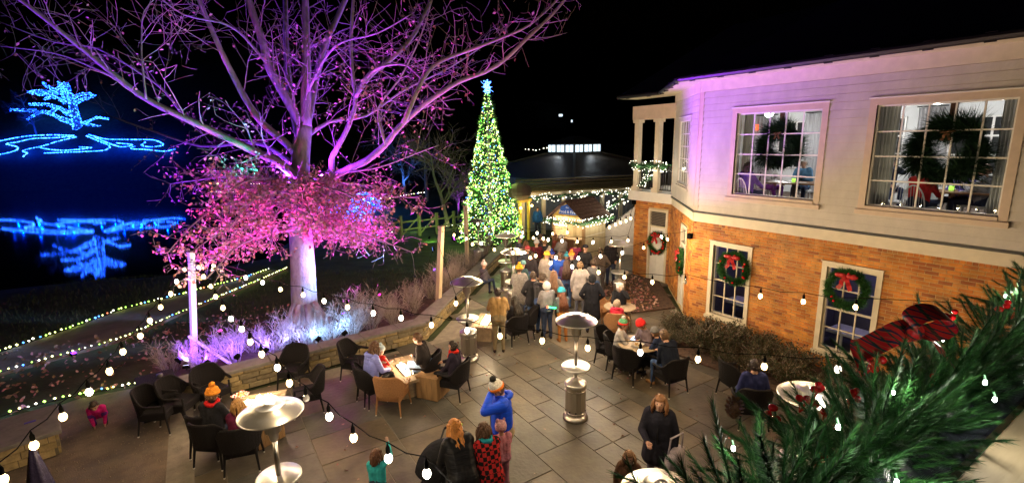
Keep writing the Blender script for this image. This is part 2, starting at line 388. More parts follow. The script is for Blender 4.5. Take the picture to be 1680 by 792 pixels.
# long wall: distance t = 8.94 - Y
def ty(y): return 8.94 - y
UPW = [(ty(7.80), ty(5.73), 3.93, 6.0), (ty(4.68), ty(2.58), 3.93, 6.0)]
LOW = [(ty(8.23), ty(7.20), 0.50, 2.47), (ty(5.27), ty(4.28), 0.50, 2.47)]
BZ0, BZ1 = 0.0, 3.06          # brick storey
def gaps(row0, row1, L, openings):
    segs = [(0.0, L)]
    for (a, b2, z0, z1) in openings:
        if row1 <= z0 + 1e-6 or row0 >= z1 - 1e-6: continue
        ns = []
        for (s0, s1) in segs:
            if b2 <= s0 or a >= s1: ns.append((s0, s1)); continue
            if a > s0: ns.append((s0, a))
            if b2 < s1: ns.append((b2, s1))
        segs = ns
    return segs
brick_unit = []
for m in m_brick:
    q = MB(); q.obox((0, 0, 0), (0.5, 0, 0), (0, 0.5, 0), (0, 0, 0.5)); brick_unit.append(q.mesh('brick', m))
def solid_wall(fr, z0, z1, openings, o0, o1, name, m):
    zs = sorted({z0, z1} | {z for o in openings for z in (o[2], o[3]) if z0 < z < z1}); mb = MB()
    for a, b2 in zip(zs[:-1], zs[1:]):
        for s0, s1 in gaps(a, b2, fr.L, openings): fr.box(mb, s0, s1, a, b2, o0, o1)
    return mb.build(name, m, house)
def brick_wall(fr, openings, seed, single=None, zmin=0.0):
    q = random.Random(seed)
    core = solid_wall(fr, BZ0-.1, BZ1, openings, -0.22, -0.011, 'wall', m_jmort)
    ch, bl = 0.0765, 0.222; rows = int((BZ1-zmin)/ch); bulk = MB(); cnt = 0
    for r in range(rows):
        zb = zmin + r*ch; zt = zb + ch
        top = r == rows-1
        for s0, s1 in gaps(zb+.01, zt-.01, fr.L, openings):
            s = s0 - ((r % 2)*0.5*bl + q.uniform(-.01, .01)) if not top else s0
            step = bl if not top else 0.09
            while s < s1 - .01:
                a, b2 = max(s, s0), min(s+step, s1)
                if b2 - a > 0.03:
                    mi = q.choices(range(5), (4, 3, 1.6, 3, 2))[0]; pr_ = q.uniform(-.003, .003); c = fr.p((a+b2)/2, (zb+zt)/2, -0.03+pr_)
                    if single and single((a+b2)/2, (zb+zt)/2) and cnt < 300 and not top:
                        o = link('brick', brick_unit[mi], core); o.location = c; o.scale = (b2-a-.011, 0.06, ch-.011); o.rotation_euler[2] = fr.ang; cnt += 1
                    else:
                        bulk.cur = mi; bulk.obox(c, fr.d*(b2-a-.011)/2, fr.n*0.03, Vector((0, 0, (ch-.011)/2)))
                s += step
    tag(bulk.build('brickwork', m_brick, core), kind='stuff')
brick_wall(fr_long, LOW, 1, lambda t, z: 2.95 > z > 1.0 and ty(4.1) < t < ty(1.95) + 0.2 or (z > 1.6 and ty(5.6) < t < ty(4.1)))
CHD = (fr_ch.L-1.72, fr_ch.L-0.86, 0.02, 2.72)     # door and transom on the chamfer
brick_wall(fr_ch, [CHD], 2)
SED = (0.75, 1.68, 0.02, 2.78)
brick_wall(fr_set, [SED], 3)
# siding storey: core and individual boards
m_lead = mat('flashing', (0.03, 0.03, 0.03), 0.5, vary=0)
SZ0, SZ1 = 3.36, 6.62
CHW = (fr_ch.L-2.75, fr_ch.L-1.15, 3.95, 5.95)
def siding(fr, openings):
    core = solid_wall(fr, BZ1, SZ1+.1, openings, -0.2, -0.012, 'upper_wall', m_trim)
    h = 0.172; z = SZ0; 
    while z < SZ1:
        for s0, s1 in gaps(z+.02, min(z+h, SZ1)-.02, fr.L, openings):
            s0 += .1 if s0 == 0 else 0; s1 -= .1 if abs(s1-fr.L) < 1e-6 else 0
            if s1 - s0 < .02: continue
            z1 = min(z+h, SZ1); v = []
            for t in (s0, s1): v += [fr.p(t, z, -.012), fr.p(t, z, .026), fr.p(t, z1-.006, .0015), fr.p(t, z1-.006, -.012)]
            q = MB(); q.add(v, [(0,1,2,3),(7,6,5,4),(1,5,6,2),(0,4,5,1),(3,2,6,7),(0,3,7,4)]); q.build('clapboard', m_siding, core)
        z += h
    b = MB(); fr.box(b, 0, fr.L, BZ1, SZ0-.05, -.012, 0.03); b.build('band_board', m_cream, house)
    b = MB(); fr.box(b, -.02, fr.L+.02, SZ0-.05, SZ0, -.012, 0.06); b.build('flashing', m_lead, house)
    b = MB(); fr.box(b, 0, fr.L, SZ1, SZ1+.28, -.012, 0.03); b.build('frieze_board', m_cream, house)
siding(fr_long, UPW); siding(fr_ch, [CHW])
for fr, t0, t1 in ((fr_long, 0.0, .12), (fr_ch, fr_ch.L-.12, fr_ch.L+.0), (fr_ch, 0, .1)):
    b = MB(); fr.box(b, t0, t1, SZ0, SZ1, -.012, 0.024); b.build('corner_board', m_trim, house)

def window(fr, o, cols, rows, trim, m_tr, m_sash, label=None, sash_split=None, sill=True, recess=0.06):
    t0, t1, z0, z1 = o
    c = MB(); pr_ = 0.035
    fr.box(c, t0-trim, t0, z0-trim*.6, z1+trim, -.06, pr_); fr.box(c, t1, t1+trim, z0-trim*.6, z1+trim, -.06, pr_)
    fr.box(c, t0, t1, z1, z1+trim, -.06, pr_); fr.box(c, t0, t1, z0-trim, z0, -.06, pr_ if not sill else pr_+.02)
    if sill: fr.box(c, t0-trim-.03, t1+trim+.03, z0-trim-.05, z0-trim*.6-.001, -.06, pr_+.05)
    win = c.build('window', m_tr, house)
    if label: win['label'] = label
    hd = MB(); fr.box(hd, t0-trim-.02, t1+trim+.02, z1+trim, z1+trim+.025, -.01, pr_+.03); hd.build('drip_cap', m_sash, win)
    s = MB(); w = 0.035
    for a, b2, c0, c1 in ((t0, t0+w, z0, z1), (t1-w, t1, z0, z1), (t0+w, t1-w, z0, z0+w), (t0+w, t1-w, z1-w, z1)): fr.box(s, a, b2, c0, c1, -recess-.05, -recess+.03)
    s.build('sash', m_sash, win)
    iw, ih = (t1-t0-2*w)/cols, (z1-z0-2*w)/rows; mu = 0.014
    for i in range(1, cols):
        q = MB(); x = t0+w+i*iw; fr.box(q, x-mu, x+mu, z0+w, z1-w, -recess-.018, -recess+.014); q.build('muntin', m_sash, win)
    for j in range(1, rows):
        k = 0.024 if sash_split == j else mu
        q = MB(); z = z0+w+j*ih; fr.box(q, t0+w, t1-w, z-k, z+k, -recess-.02, -recess+.016); q.build('muntin', m_sash, win)
    pane = MB(); pane.obox((0, 0, 0), (iw/2-.012, 0, 0), (0, 0.002, 0), (0, 0, ih/2-.012)); pme = pane.mesh('pane', m_glass)
    for i in range(cols):
        for j in range(rows): link('pane', pme, win, fr.p(t0+w+(i+.5)*iw, z0+w+(j+.5)*ih, -recess), fr.ang)
    return win
window(fr_long, UPW[0], 5, 4, .13, m_trim, m_white, 'upper window nearer the porch'); window(fr_long, UPW[1], 5, 4, .13, m_trim, m_white, 'upper window nearer the camera')
window(fr_ch, CHW, 4, 5, .1, m_siding, m_white, 'narrow upper window on the angled bay', recess=.015)
window(fr_long, LOW[0], 3, 4, .11, m_cream, m_cream, 'brick storey window beside the angled bay', 2, recess=.09); window(fr_long, LOW[1], 3, 4, .11, m_cream, m_cream, 'brick storey window behind the ribbon bow', 2, recess=.09)
def door(fr, o, louver):
    t0, t1, z0, z1 = o; c = MB(); tr = .09
    for a, b2, c0, c1 in ((t0-tr*.0, t0+tr, z0, z1), (t1-tr, t1, z0, z1), (t0+tr, t1-tr, z1-tr, z1), (t0+tr, t1-tr, 2.08, 2.15)): fr.box(c, a, b2, c0, c1, -.1, .03)
    d = c.build('door', m_cream, house)
    lf = MB(); fr.box(lf, t0+tr, t1-tr, z0, 2.08, -.09, -.04); leaf = lf.build('door_leaf', m_white, d)
    w = (t1-t0-2*tr)
    for i in range(2):
        for (a, b2) in ((.18, .95), (1.1, 1.9)):
            q = MB(); x = t0+tr+.09+i*(w/2-.03); fr.box(q, x, x+w/2-.15, a, b2, -.045, -.03); q.build('door_panel', m_white, d)
    h = MB(); fr.box(h, t0+tr+.04, t0+tr+.1, .95, 1.2, -.04, .0); h.build('handle', m_lead, d)
    if louver:
        bk = MB(); fr.box(bk, t0+tr, t1-tr, 2.15, z1-tr, -.09, -.08); bk.build('louver_back', m_dark, d)
        z = 2.19
        while z < z1-tr-.02:
            q = MB(); fr.box(q, t0+tr, t1-tr, z, z+.035, -.08, -.02); q.build('louver_slat', mat('louver', (0.16, 0.13, 0.1), 0.6), d); z += .06
    else:
        q = MB(); fr.box(q, t0+tr, t1-tr, 2.15, z1-tr, -.075, -.07); q.build('pane', m_glass, d)
        q = MB(); fr.box(q, t0+tr, t1-tr, 2.15, z1-tr, -.2, -.19); q.build('transom_blind', m_dark, d)
door(fr_ch, CHD, False); door(fr_set, SED, True)
# porch on the set-back wall
PZ = 3.42
b = MB(); b.add([tuple(Vector((x, y, z)) - HO) for z in (3.06, PZ) for x, y in ((14.42, 11.5), (14.42, 13.86), (18.6, 13.86), (18.6, 11.5))], [(3,2,1,0),(4,5,6,7),(0,1,5,4),(1,2,6,5),(2,3,7,6),(3,0,4,7)]); b.build('porch_floor', m_white, house)
for y in (13.62, 12.62, 11.55):
    c = MB(); c.box(Vector((14.62, y, (PZ+6.1)/2)) - HO, (.2, .2, 6.1-PZ)); cc = c.build('porch_column', m_cream, house)
    q = MB(); q.box(Vector((14.62, y, PZ+.08)) - HO, (.3, .3, .16)); q.build('column_plinth', m_cream, cc); q = MB(); q.box(Vector((14.62, y, 6.06)) - HO, (.3, .3, .12)); q.build('column_capital', m_cream, cc)
b = MB(); b.box(Vector((14.62, 12.7, 6.36)) - HO, (.3, 2.2, .5)); b.build('porch_beam', m_trim, house)
rl = MB(); rl.box(Vector((14.62, 12.75, PZ+.98)) - HO, (.07, 1.7, .06)); rl.box(Vector((14.62, 12.75, PZ+.1)) - HO, (.05, 1.7, .05)); rail = rl.build('porch_rail', m_lead, house)
for i in range(15):
    if abs(11.98+i*.115-12.62) < .1: continue
    q = MB(); q.box(Vector((14.62, 11.98+i*.115, PZ+.53)) - HO, (.02, .02, .84)); q.build('baluster', m_lead, rail)
b = MB(); b.box(Vector((16.6, 13.5, 1.5)) - HO, (4.0, .2, 3.1)); b.build('end_wall', m_brick[0], house)
b = MB(); b.box(Vector((18.55, 12.6, 4.9)) - HO, (.1, 2.4, 3.1)); b.build('porch_back_wall', mat('porch_dark', (0.05, 0.05, 0.06), 0.8), house)
# soffits, gutters, roofs
ez = 6.90
eave = [(14.05, 14.2), (14.05, 12.15), (11.38, 9.2), (11.38, -2.5)]
inner_e = [(14.9, 14.0), (14.9, 11.7), (12.3, 8.7), (12.3, -2.5)]
b = MB()
for i in range(3):
    a0, a1, b0, b1 = eave[i], eave[i+1], inner_e[i], inner_e[i+1]
    b.add([tuple(Vector((x, y, z)) - HO) for z in (ez, ez+.05) for x, y in (a0, a1, b1, b0)], [(0,1,2,3),(7,6,5,4),(4,5,1,0),(1,5,6,2),(2,6,7,3),(3,7,4,0)])
b.build('soffit', m_cream, house)
for i in range(3):
    a = Vector((*eave[i], ez+.06)) - HO; c = Vector((*eave[i+1], ez+.06)) - HO
    q = MB(); q.tube([a, c], .07, 8); gq = q.build('gutter', m_gutter, house)
    k = int((c-a).length/.8)
    for j in range(k):
        q = MB(); p = a.lerp(c, (j+.5)/k); q.box(p + Vector((0, 0, .0)), (.03, .16, .17)); q.build('gutter_bracket', m_gutter, gq)
b = MB(); ridge = [(21, 14.2), (21, 10), (19.5, 7), (19.5, -2.5)]
for i in range(3):
    b.add([tuple(Vector((*eave[i], ez+.1)) - HO), tuple(Vector((*eave[i+1], ez+.1)) - HO), tuple(Vector((*ridge[i+1], 10.3)) - HO), tuple(Vector((*ridge[i], 10.3)) - HO)], [(0,1,2,3)])
b.build('roof', m_roof, house)

# ================================================================ TREES AND PLANTS
m_bark = mat('bark', (0.26, 0.23, 0.21), 0.9, vary=0.3, scale=10, bump=.8, bscale=26, stretch=(1, 1, .35))
m_twig = mat('twig_bark', (0.20, 0.16, 0.14), 0.9, vary=0.3, scale=10)
m_leaf = [mat('oak_leaf_%d' % i, c, 0.7, vary=0.3, scale=30) for i, c in enumerate([(0.36,0.20,0.20),(0.32,0.12,0.11),(0.38,0.23,0.19),(0.26,0.12,0.07)])]
def rot_about(v, ax, a): return Quaternion(ax, a) @ v
def bend(p, d, length, n, q, wander=.25, lift=0.0):
    pts = [p.copy()]; st = length/n; d = d.normalized()
    for i in range(n):
        d = (d + Vector((q.uniform(-1,1), q.uniform(-1,1), q.uniform(-1,1)))*wander*.5 + Vector((0,0,lift))).normalized(); p = p + d*st; pts.append(p.copy())
    return pts
def smooth_path(pts, k=3):
    pts = [Vector(p) for p in pts]; out = []
    for i in range(len(pts)-1):
        p0, p1, p2, p3 = pts[max(i-1,0)], pts[i], pts[i+1], pts[min(i+2,len(pts)-1)]
        for j in range(k):
            t = j/k; out.append(0.5*((2*p1)+(p2-p0)*t+(2*p0-5*p1+4*p2-p3)*t*t+(3*p1-p0-3*p2+p3)*t*t*t))
    return out + [pts[-1]]
def leaf(mb, p, d, s, q):
    d = d.normalized(); a = d.orthogonal().normalized(); a = rot_about(a, d, q.uniform(0, 6.28)); nrm = d.cross(a)
    c = p + nrm*s*.12
    mb.add([p, p+d*s*.3+a*s*.28, c+d*s*.55+a*s*.36, p+d*s*1.1, c+d*s*.55-a*s*.36, p+d*s*.3-a*s*.28], [(0,1,2,3),(0,3,4,5)])
TB = Vector((2.4, 15.64, 0))
oak = thing('oak_tree', 'large bare tree with rusty leaves lit pink and purple beside the wall', 'tree', tuple(TB))
q = random.Random(21); limbs = []; TD = 15.3
trunk_pts = [(2.36, 15.35, -0.06), (2.4, 15.59, 0.77), (2.49, 15.81, 1.67), (2.56, 16.04, 2.58), (2.64, 16.28, 3.5), (2.74, 16.45, 4.24), (2.91, 16.63, 5.16), (3.11, 16.77, 6.0)]
trunk = MB(); tp = smooth_path(trunk_pts); nT = len(tp)
trunk.tube([p-TB for p in tp], [.54 if i == 0 else .45 if i == 1 else .39-.15*(i/nT)**1.2 for i in range(nT)], 16)
for a in range(7):     # root flare
    w_ = a*.9+.3; r0 = Vector((math.cos(w_), math.sin(w_), 0)); b0 = tp[0]-TB
    trunk.tube([Vector((b0.x, b0.y, .75))+r0*.26, Vector((b0.x, b0.y, .3))+r0*.42, Vector((b0.x, b0.y, -.05))+r0*.75], [.08, .13, .06], 7)
trunk.build('trunk', m_bark, oak, True)
L_ = [
 ([(3.07, 16.7, 5.87), (2.79, 16.92, 6.61), (2.52, 17.11, 7.27), (2.33, 17.22, 7.8), (2.25, 17.3, 8.51), (2.09, 17.46, 9.31), (1.96, 17.65, 10.35)], .20, .11),
 ([(3.12, 16.68, 5.94), (3.29, 16.93, 7.03), (3.44, 17.16, 7.98), (3.57, 17.42, 9.03), (3.75, 17.79, 10.66)], .22, .12),
 ([(3.21, 16.79, 6.09), (3.48, 17.26, 6.69), (3.82, 17.77, 7.59), (4.37, 18.24, 8.86), (4.82, 18.63, 9.58), (5.64, 18.98, 11.06)], .17, .10),
 ([(2.99, 16.98, 5.35), (3.03, 18.04, 6.54), (3.18, 19.14, 8.23), (3.53, 20.25, 10.47), (3.7, 21.19, 11.55)], .15, .09),
 ([(2.74, 16.19, 3.4), (3.1, 15.92, 3.61), (3.36, 15.71, 3.8), (3.51, 15.62, 4.19), (3.59, 15.66, 4.92), (3.71, 15.56, 5.21), (4.01, 15.41, 5.74), (4.24, 15.31, 6.27), (4.34, 15.26, 6.71), (4.34, 15.37, 7.52), (4.41, 15.47, 8.5), (4.67, 15.59, 10.06)], .15, .05),
 ([(3.51, 15.69, 4.39), (4.04, 15.17, 4.7), (4.39, 14.73, 4.91), (4.83, 14.3, 5.36), (5.1, 13.96, 5.79), (5.54, 13.54, 6.28), (5.93, 13.11, 6.64), (6.45, 12.61, 7.02), (6.94, 12.08, 7.23), (7.3, 11.65, 7.49), (7.73, 11.23, 7.98), (8.24, 10.78, 8.55), (8.55, 10.43, 9.02)], .14, .04),
 ([(4.33, 15.25, 6.75), (4.67, 15.06, 7.33), (5.05, 14.76, 7.61), (5.56, 14.32, 7.63), (5.78, 13.99, 7.35), (6.05, 13.58, 6.9), (6.34, 13.15, 6.39)], .075, .02),
 ([(4.58, 15.88, 6.98), (5.22, 16.3, 7.61), (5.91, 16.64, 8.06), (6.84, 16.92, 8.86), (7.64, 17.35, 9.94), (8.43, 17.82, 11.17)], .13, .07),
 ([(5.07, 13.37, 5.92), (5.62, 13.18, 7.09), (6.05, 12.89, 7.56), (6.76, 12.39, 7.85), (7.38, 11.93, 8.11), (8.05, 11.46, 8.44), (8.83, 11.02, 9.2)], .085, .03),
 ([(2.71, 16.32, 4.34), (2.22, 16.38, 4.86), (1.64, 16.46, 5.2), (0.68, 16.84, 5.79), (-0.0, 17.0, 6.18), (-0.81, 17.26, 6.68), (-1.34, 17.35, 7.19), (-1.86, 17.45, 7.76), (-2.28, 17.45, 8.2), (-2.73, 17.48, 8.68), (-3.18, 17.5, 9.12)], .17, .05),
 ([(2.86, 16.59, 4.88), (2.55, 16.7, 5.41), (1.95, 17.01, 6.06), (1.57, 17.23, 6.85), (1.33, 17.31, 7.51), (1.14, 17.35, 8.08), (0.92, 17.45, 8.85), (0.67, 17.63, 9.83)], .16, .07),
 ([(2.28, 17.07, 7.82), (2.01, 16.99, 8.15), (1.65, 16.99, 8.59), (1.21, 16.98, 8.82), (0.35, 17.24, 8.98), (-0.2, 17.35, 9.41)], .06, .02),
 ([(-0.8, 16.58, 6.64), (-0.77, 16.8, 7.64), (-0.7, 16.91, 8.27), (-0.57, 16.98, 8.9), (-0.16, 16.83, 9.37)], .035, .012),
 ([(-0.0, 17.42, 6.22), (-0.39, 17.61, 6.95), (-0.9, 17.81, 7.44), (-1.8, 18.3, 8.09), (-2.73, 18.69, 8.24), (-3.86, 19.3, 8.76)], .05, .015),
 ([(-1.34, 17.3, 7.18), (-1.91, 17.5, 7.5), (-2.64, 17.81, 7.83), (-3.76, 18.33, 8.0)], .04, .012),
 ([(3.59, 15.67, 4.51), (4.19, 14.89, 4.61), (4.66, 14.19, 4.74), (5.4, 13.38, 5.1), (5.82, 12.74, 5.32)], .05, .012),
 ([(4.71, 13.95, 5.36), (4.54, 13.86, 6.32), (5.01, 13.33, 7.09), (5.49, 12.85, 8.14), (5.76, 12.49, 9.14)], .045, .015),
 ([(2.81, 16.56, 4.6), (2.12, 17.6, 5.36), (1.43, 18.48, 5.47), (0.34, 19.57, 5.4), (-0.98, 20.96, 5.93), (-2.18, 22.28, 6.48)], .11, .03),
 ([(3.01, 16.66, 5.53), (3.87, 16.77, 6.1), (5.02, 16.62, 6.29), (6.29, 16.53, 7.11), (7.99, 16.18, 7.96), (9.4, 16.03, 8.85)], .09, .02),
 ([(3.3, 16.71, 7.01), (3.7, 16.11, 7.85), (4.1, 15.41, 8.29), (4.87, 14.41, 8.44), (5.62, 13.49, 8.89)], .06, .015),
]
limb_mb = None; br = MB(); fol = MB(); fl_n = 0
def px_low(p): return p.z < 6.4
def twig_cluster(p, d, length, depth, rad, leafy):
    n = max(3, int(length/.22)); pts = bend(p, d, length, n, q, .38, .02 if depth else .03)
    br.tube([x-TB for x in pts], [max(.0045, rad*(1-.75*i/n)) for i in range(n+1)], 4 if rad > .012 else 3, cap=False)
    if depth > 0:
        for i in range(1, n+1):
            if q.random() < .62:
                ax = (pts[i]-pts[i-1]).normalized(); s = ax.orthogonal(); s = rot_about(s, ax, q.uniform(0, 6.28))
                twig_cluster(pts[i], (ax*.75 + s*.8), length*q.uniform(.35, .6), depth-1, rad*.5, leafy)
    if leafy > 0 and depth <= 1:
        for i in range(1, n+1):
            for _ in range(3):
                if q.random() < leafy:
                    fol.cur = q.choices(range(4), (4, 3, 2, 1.5))[0]
                    dd = Vector((q.uniform(-1,1), q.uniform(-1,1), q.uniform(-1.1,.4)))
                    pz = pts[i].z
                    if pz > 2.25+.9*q.random()**2: leaf(fol, pts[i]-TB+dd*.05, dd, q.uniform(.06, .11), q)
for pts, r0, r1 in L_:
    sp = smooth_path(pts); nL = len(sp); lm = MB()
    lm.tube([p-TB for p in sp], [(r0*.86+(r1*.8-r0*.86)*(i/(nL-1))**.75)*(1+.07*math.sin(i*2.7+r0*90)) for i in range(nL)], 9 if r0 > .1 else 6); lm.build('limb', m_bark, oak, True)
    tot = sum((b2-a).length for a, b2 in zip(sp[:-1], sp[1:])); acc = 0
    for i in range(2, nL):
        seg = (sp[i]-sp[i-1]); ax = seg.normalized(); fr_ = i/nL
        k = seg.length*(2.3 if r0 > .1 else 3.2); 
        while q.random() < k:
            k -= 1
            s = rot_about(ax.orthogonal(), ax, q.uniform(0, 6.28)); d = ax*.7 + s*.85 + Vector((0,0,.15))
            low = sp[i].z; lf = .30 if low < 4.6 else .22 if low < 6.4 else .11 if low < 8 else .02
            if sp[i].z > 6 and (sp[i]-TB).xy.length > 4.5: lf *= .35
            twig_cluster(sp[i], d, q.uniform(.8, 2.1)*(1-.35*fr_), 2 if q.random() < .62 else 1, max(.009, r0*.15*(1-.5*fr_)), lf*.8)
# low drooping leafy branches: the dense skirt of leaves
for k in range(40):
    az = q.uniform(R(150), R(395)) if k < 36 else q.uniform(0, 6.28)
    z0 = q.uniform(2.9, 4.4); p = Vector((TB.x-.1, TB.y-.05, z0)); d = Vector((math.cos(az), math.sin(az), q.uniform(-.05, .22)))
    ln = q.uniform(1.6, 3.9); n = 9; pts = [p.copy()]; dd = d.normalized()
    for i in range(n):
        dd = (dd + Vector((q.uniform(-.14,.14), q.uniform(-.14,.14), -.055+q.uniform(-.09,.09)))).normalized(); pts.append(pts[-1]+dd*ln/n)
    br.tube([x-TB for x in pts], [.045*(1-.8*i/n)+.006 for i in range(n+1)], 5, cap=False)
    for i in range(2, n+1):
        for _ in range(3):
            ax = (pts[i]-pts[i-1]).normalized(); s = rot_about(ax.orthogonal(), ax, q.uniform(0, 6.28))
            twig_cluster(pts[i], ax*.6+s*.8, q.uniform(.35, .8), 1, .009, .56 if math.sin(i*1.9+k*2.3) > -.25 else .10)
tag(br.build('twigs', m_twig, oak), kind='stuff'); tag(fol.build('foliage', m_leaf, oak), kind='stuff')
print('oak', len(br.f), len(fol.f))

# ---------------------------------------------------------------- bare twiggy shrubs behind the wall
def shrub_mesh(seed, h, spread, leafy=0.0, nst=34):
    q2 = random.Random(seed); t = MB(); lf = MB()
    for k in range(nst):
        az = q2.uniform(0, 6.28); r = q2.uniform(0, .18); p = Vector((r*math.cos(az), r*math.sin(az), 0))
        d = Vector((math.cos(az)*spread*q2.uniform(.2, 1), math.sin(az)*spread*q2.uniform(.2, 1), 1))
        L = h*q2.uniform(.7, 1.1); pts = bend(p, d, L, 6, q2, .3, .02); t.tube(pts, [.011*(1-.6*i/6) for i in range(7)], 3, cap=False)
        for i in range(2, 7):
            for _ in range(2):
                ax = (pts[i]-pts[i-1]).normalized(); s = rot_about(ax.orthogonal(), ax, q2.uniform(0, 6.28)); tw = bend(pts[i], ax+s*.7, L*q2.uniform(.15, .38), 3, q2, .4, .02)
                t.tube(tw, [.006, .005, .004, .003], 3, cap=False)
                if leafy:
                    for x in tw:
                        for _ in range(3):
                            if q2.random() < leafy: lf.cur = q2.randrange(2); leaf(lf, x, Vector((q2.uniform(-1,1), q2.uniform(-1,1), q2.uniform(-.6,1))), q2.uniform(.03, .06), q2)
    return t, lf
m_shtw = mat('shrub_twig', (0.30, 0.24, 0.20), 0.85, vary=0.3, scale=12)
bare = [shrub_mesh(s, h, sp)[0].mesh('twigs', m_shtw) for s, h, sp in ((1, 1.05, .75), (2, .9, .9), (3, 1.2, .6))]
spots = [(-1.0,13.35,'pale bare shrub at the left end of the wall beside the white post'),(-.35,12.95,'bare shrub lit violet right behind the white post'),(.3,13.1,'bare shrub lit violet, second from the white post'),(.75,13.55,'bare shrub lit violet set back from the wall'),(1.15,12.95,'bare shrub lit lilac left of the big trunk'),(1.6,13.5,'bare shrub lit blue close before the big trunk'),(1.95,12.95,'bare shrub lit bright blue below the big trunk'),(2.55,13.0,'bare shrub lit icy blue behind the periwinkle jacket'),(2.6,13.9,'bare shrub lit blue at foot of the big trunk'),(3.15,13.1,'bare shrub fading from blue to brown right of the trunk'),(3.75,13.3,'brown bare shrub behind the fire table seats'),(3.5,14.2,'brown bare shrub set back right of the trunk'),(4.4,13.3,'brown bare shrub behind the wall corner'),(4.5,14.3,'brown bare shrub left of the patio post'),(5.2,13.8,'brown bare shrub just left of the patio post foot'),(5.6,14.9,'brown bare shrub behind the patio post'),(6.3,14.9,'pale bare shrub right of the patio post foot'),(6.9,15.2,'brown bare shrub between the two patio posts'),(7.2,16.1,'brown bare shrub halfway along the slanting wall'),(8.0,16.3,'brown bare shrub near the second patio post'),(8.4,17.2,'brown bare shrub left of the second patio post'),(9.3,17.6,'brown bare shrub right of the second patio post'),(10.2,18.6,'reddish bare shrub near the far end of the slanting wall'),(11.0,19.5,'reddish bare shrub at the far end of the slanting wall')]
srn = random.Random(9)
for i, (x, y, lab) in enumerate(spots):
    t = thing('bare_shrub', lab, 'shrub', (x, y, .2), srn.uniform(0, 6.28), 'bare shrubs behind the stone wall')
    o = link('twigs', bare[i % 3], t); o.scale = (srn.uniform(.62, .88),)*3
# evergreen-ish low shrubs in the bed by the brick wall
m_shleaf = [mat('shrub_leaf_0', (0.035, 0.05, 0.016), 0.6, vary=0.4, scale=30), mat('shrub_leaf_1', (0.075, 0.045, 0.016), 0.6, vary=0.4, scale=30)]
m_bed = mat('leaf_litter_bed', (0.08, 0.045, 0.03), 0.95, vary=0.6, scale=14, bump=1.0, bscale=40)
b = MB(); b.prism([(10.3, 1.2), (11.9, 1.2), (11.9, 8.85), (11.1, 9.0), (9.7, 8.3), (10.0, 5.0)], -0.05, 0.05); tag(b.build('planting_bed', m_bed), kind='structure')
b = MB(); b.prism([(11.1, 10.35), (12.6, 9.9), (14.5, 12.2), (14.5, 13.6), (12.2, 13.0)], -0.05, 0.05); tag(b.build('planting_bed', m_bed), kind='structure')
leafy = [shrub_mesh(s, h, sp, .75, 40) for s, h, sp in ((11, .62, 1.1), (12, .75, .95))]
leafy = [(a.mesh('twigs', m_shtw), c.mesh('leaves', m_shleaf)) for a, c in leafy]
rsp = [(10.2,8.0),(10.75,8.4),(11.3,8.55),(10.4,7.3),(11.0,7.6),(11.5,7.9),(10.3,6.6),(10.9,6.9),(11.5,7.1),(10.4,5.9),(11.1,6.1),(11.6,6.3),(10.5,5.2),(11.2,5.3),(10.5,4.4),(11.3,4.5),(10.7,3.6),(11.4,3.6)]
where = ['behind the red beanie','beside the angled bay door','under the first brick storey window, left side','behind the navy seated man','under the first brick storey window','right of the first brick storey window sill','behind the dark chair by the bed','midway along the brick wall','against the brick between the two lower windows','front row right of the seated group','second row between the lower windows','against the brick left of the second lower window','front row before the second lower window','under the second lower window','front row behind the garland','right of the second lower window','hidden low behind the ribbon bow','against the brick behind the garland']
for i, (x, y) in enumerate(rsp):
    t = thing('leafy_shrub', 'low brown green leafy shrub ' + where[i], 'shrub', (x, y, .03), srn.uniform(0, 6.28), 'low shrubs along the brick wall')
    s = srn.uniform(.55, .9); a, c = leafy[i % 2]
    for nm, me in (('twigs', a), ('leaves', c)): o = link(nm, me, t); o.scale = (s, s, s)
# fallen leaves
fl = MB(); frn = random.Random(4); ml = [m_leaf[1], m_leaf[2], mat('dry_leaf', (0.20, 0.11, 0.06), 0.8, vary=.3, scale=20)]
for i in range(1640):
    x, y = (frn.uniform(11.2, 14.4), frn.uniform(10.2, 13.3)) if i < 900 else (frn.uniform(-5, 3), frn.uniform(13.5, 18))
    if i >= 1500: x, y = frn.uniform(0, 10), frn.uniform(4.5, 12)
    if i < 900 and y < 1.2*(x-12)+10.0: continue
    fl.cur = frn.randrange(3); leaf(fl, Vector((x, y, .06 if i < 900 else .02 if i < 1500 else .008)), Vector((frn.uniform(-1,1), frn.uniform(-1,1), frn.uniform(-.1,.5) if i < 1500 else .05)), frn.uniform(.06, .13) if i < 1500 else .06, frn)
tag(fl.build('fallen_leaves', ml), 'dry brown fallen leaves littering the beds and the dark grass', 'leaves', kind='stuff')

# ---------------------------------------------------------------- decorated conifer
XB = Vector((13.2, 22.7, 0)); xt = thing('christmas_tree', 'tall conical conifer covered in green white and blue lights with blue topper', 'tree', tuple(XB))
q = random.Random(31); XH = 7.9; XR = 1.62
tk = MB(); tk.tube([(0,0,0),(0,0,4),(0,0,XH)], [.16,.1,.02], 8); tk.build('trunk', m_bark, xt)
m_fir = [mat('fir_0', (0.035, 0.09, 0.03), 0.6, vary=.4, scale=20), mat('fir_1', (0.055, 0.12, 0.035), 0.6, vary=.4, scale=20)]
fm = MB(); bl = MB()
xm = [bulb_mat('x_lemon', (0.75, 1.0, 0.25), 2.6), bulb_mat('x_green', (0.25, 1.0, 0.12), 2.2), bulb_mat('x_blue', (0.10, 0.30, 1.0), 3.5), bulb_mat('x_white', (1.0, 0.95, 0.7), 4), bulb_mat('x_amber', (1.0, 0.55, 0.15), 5)]
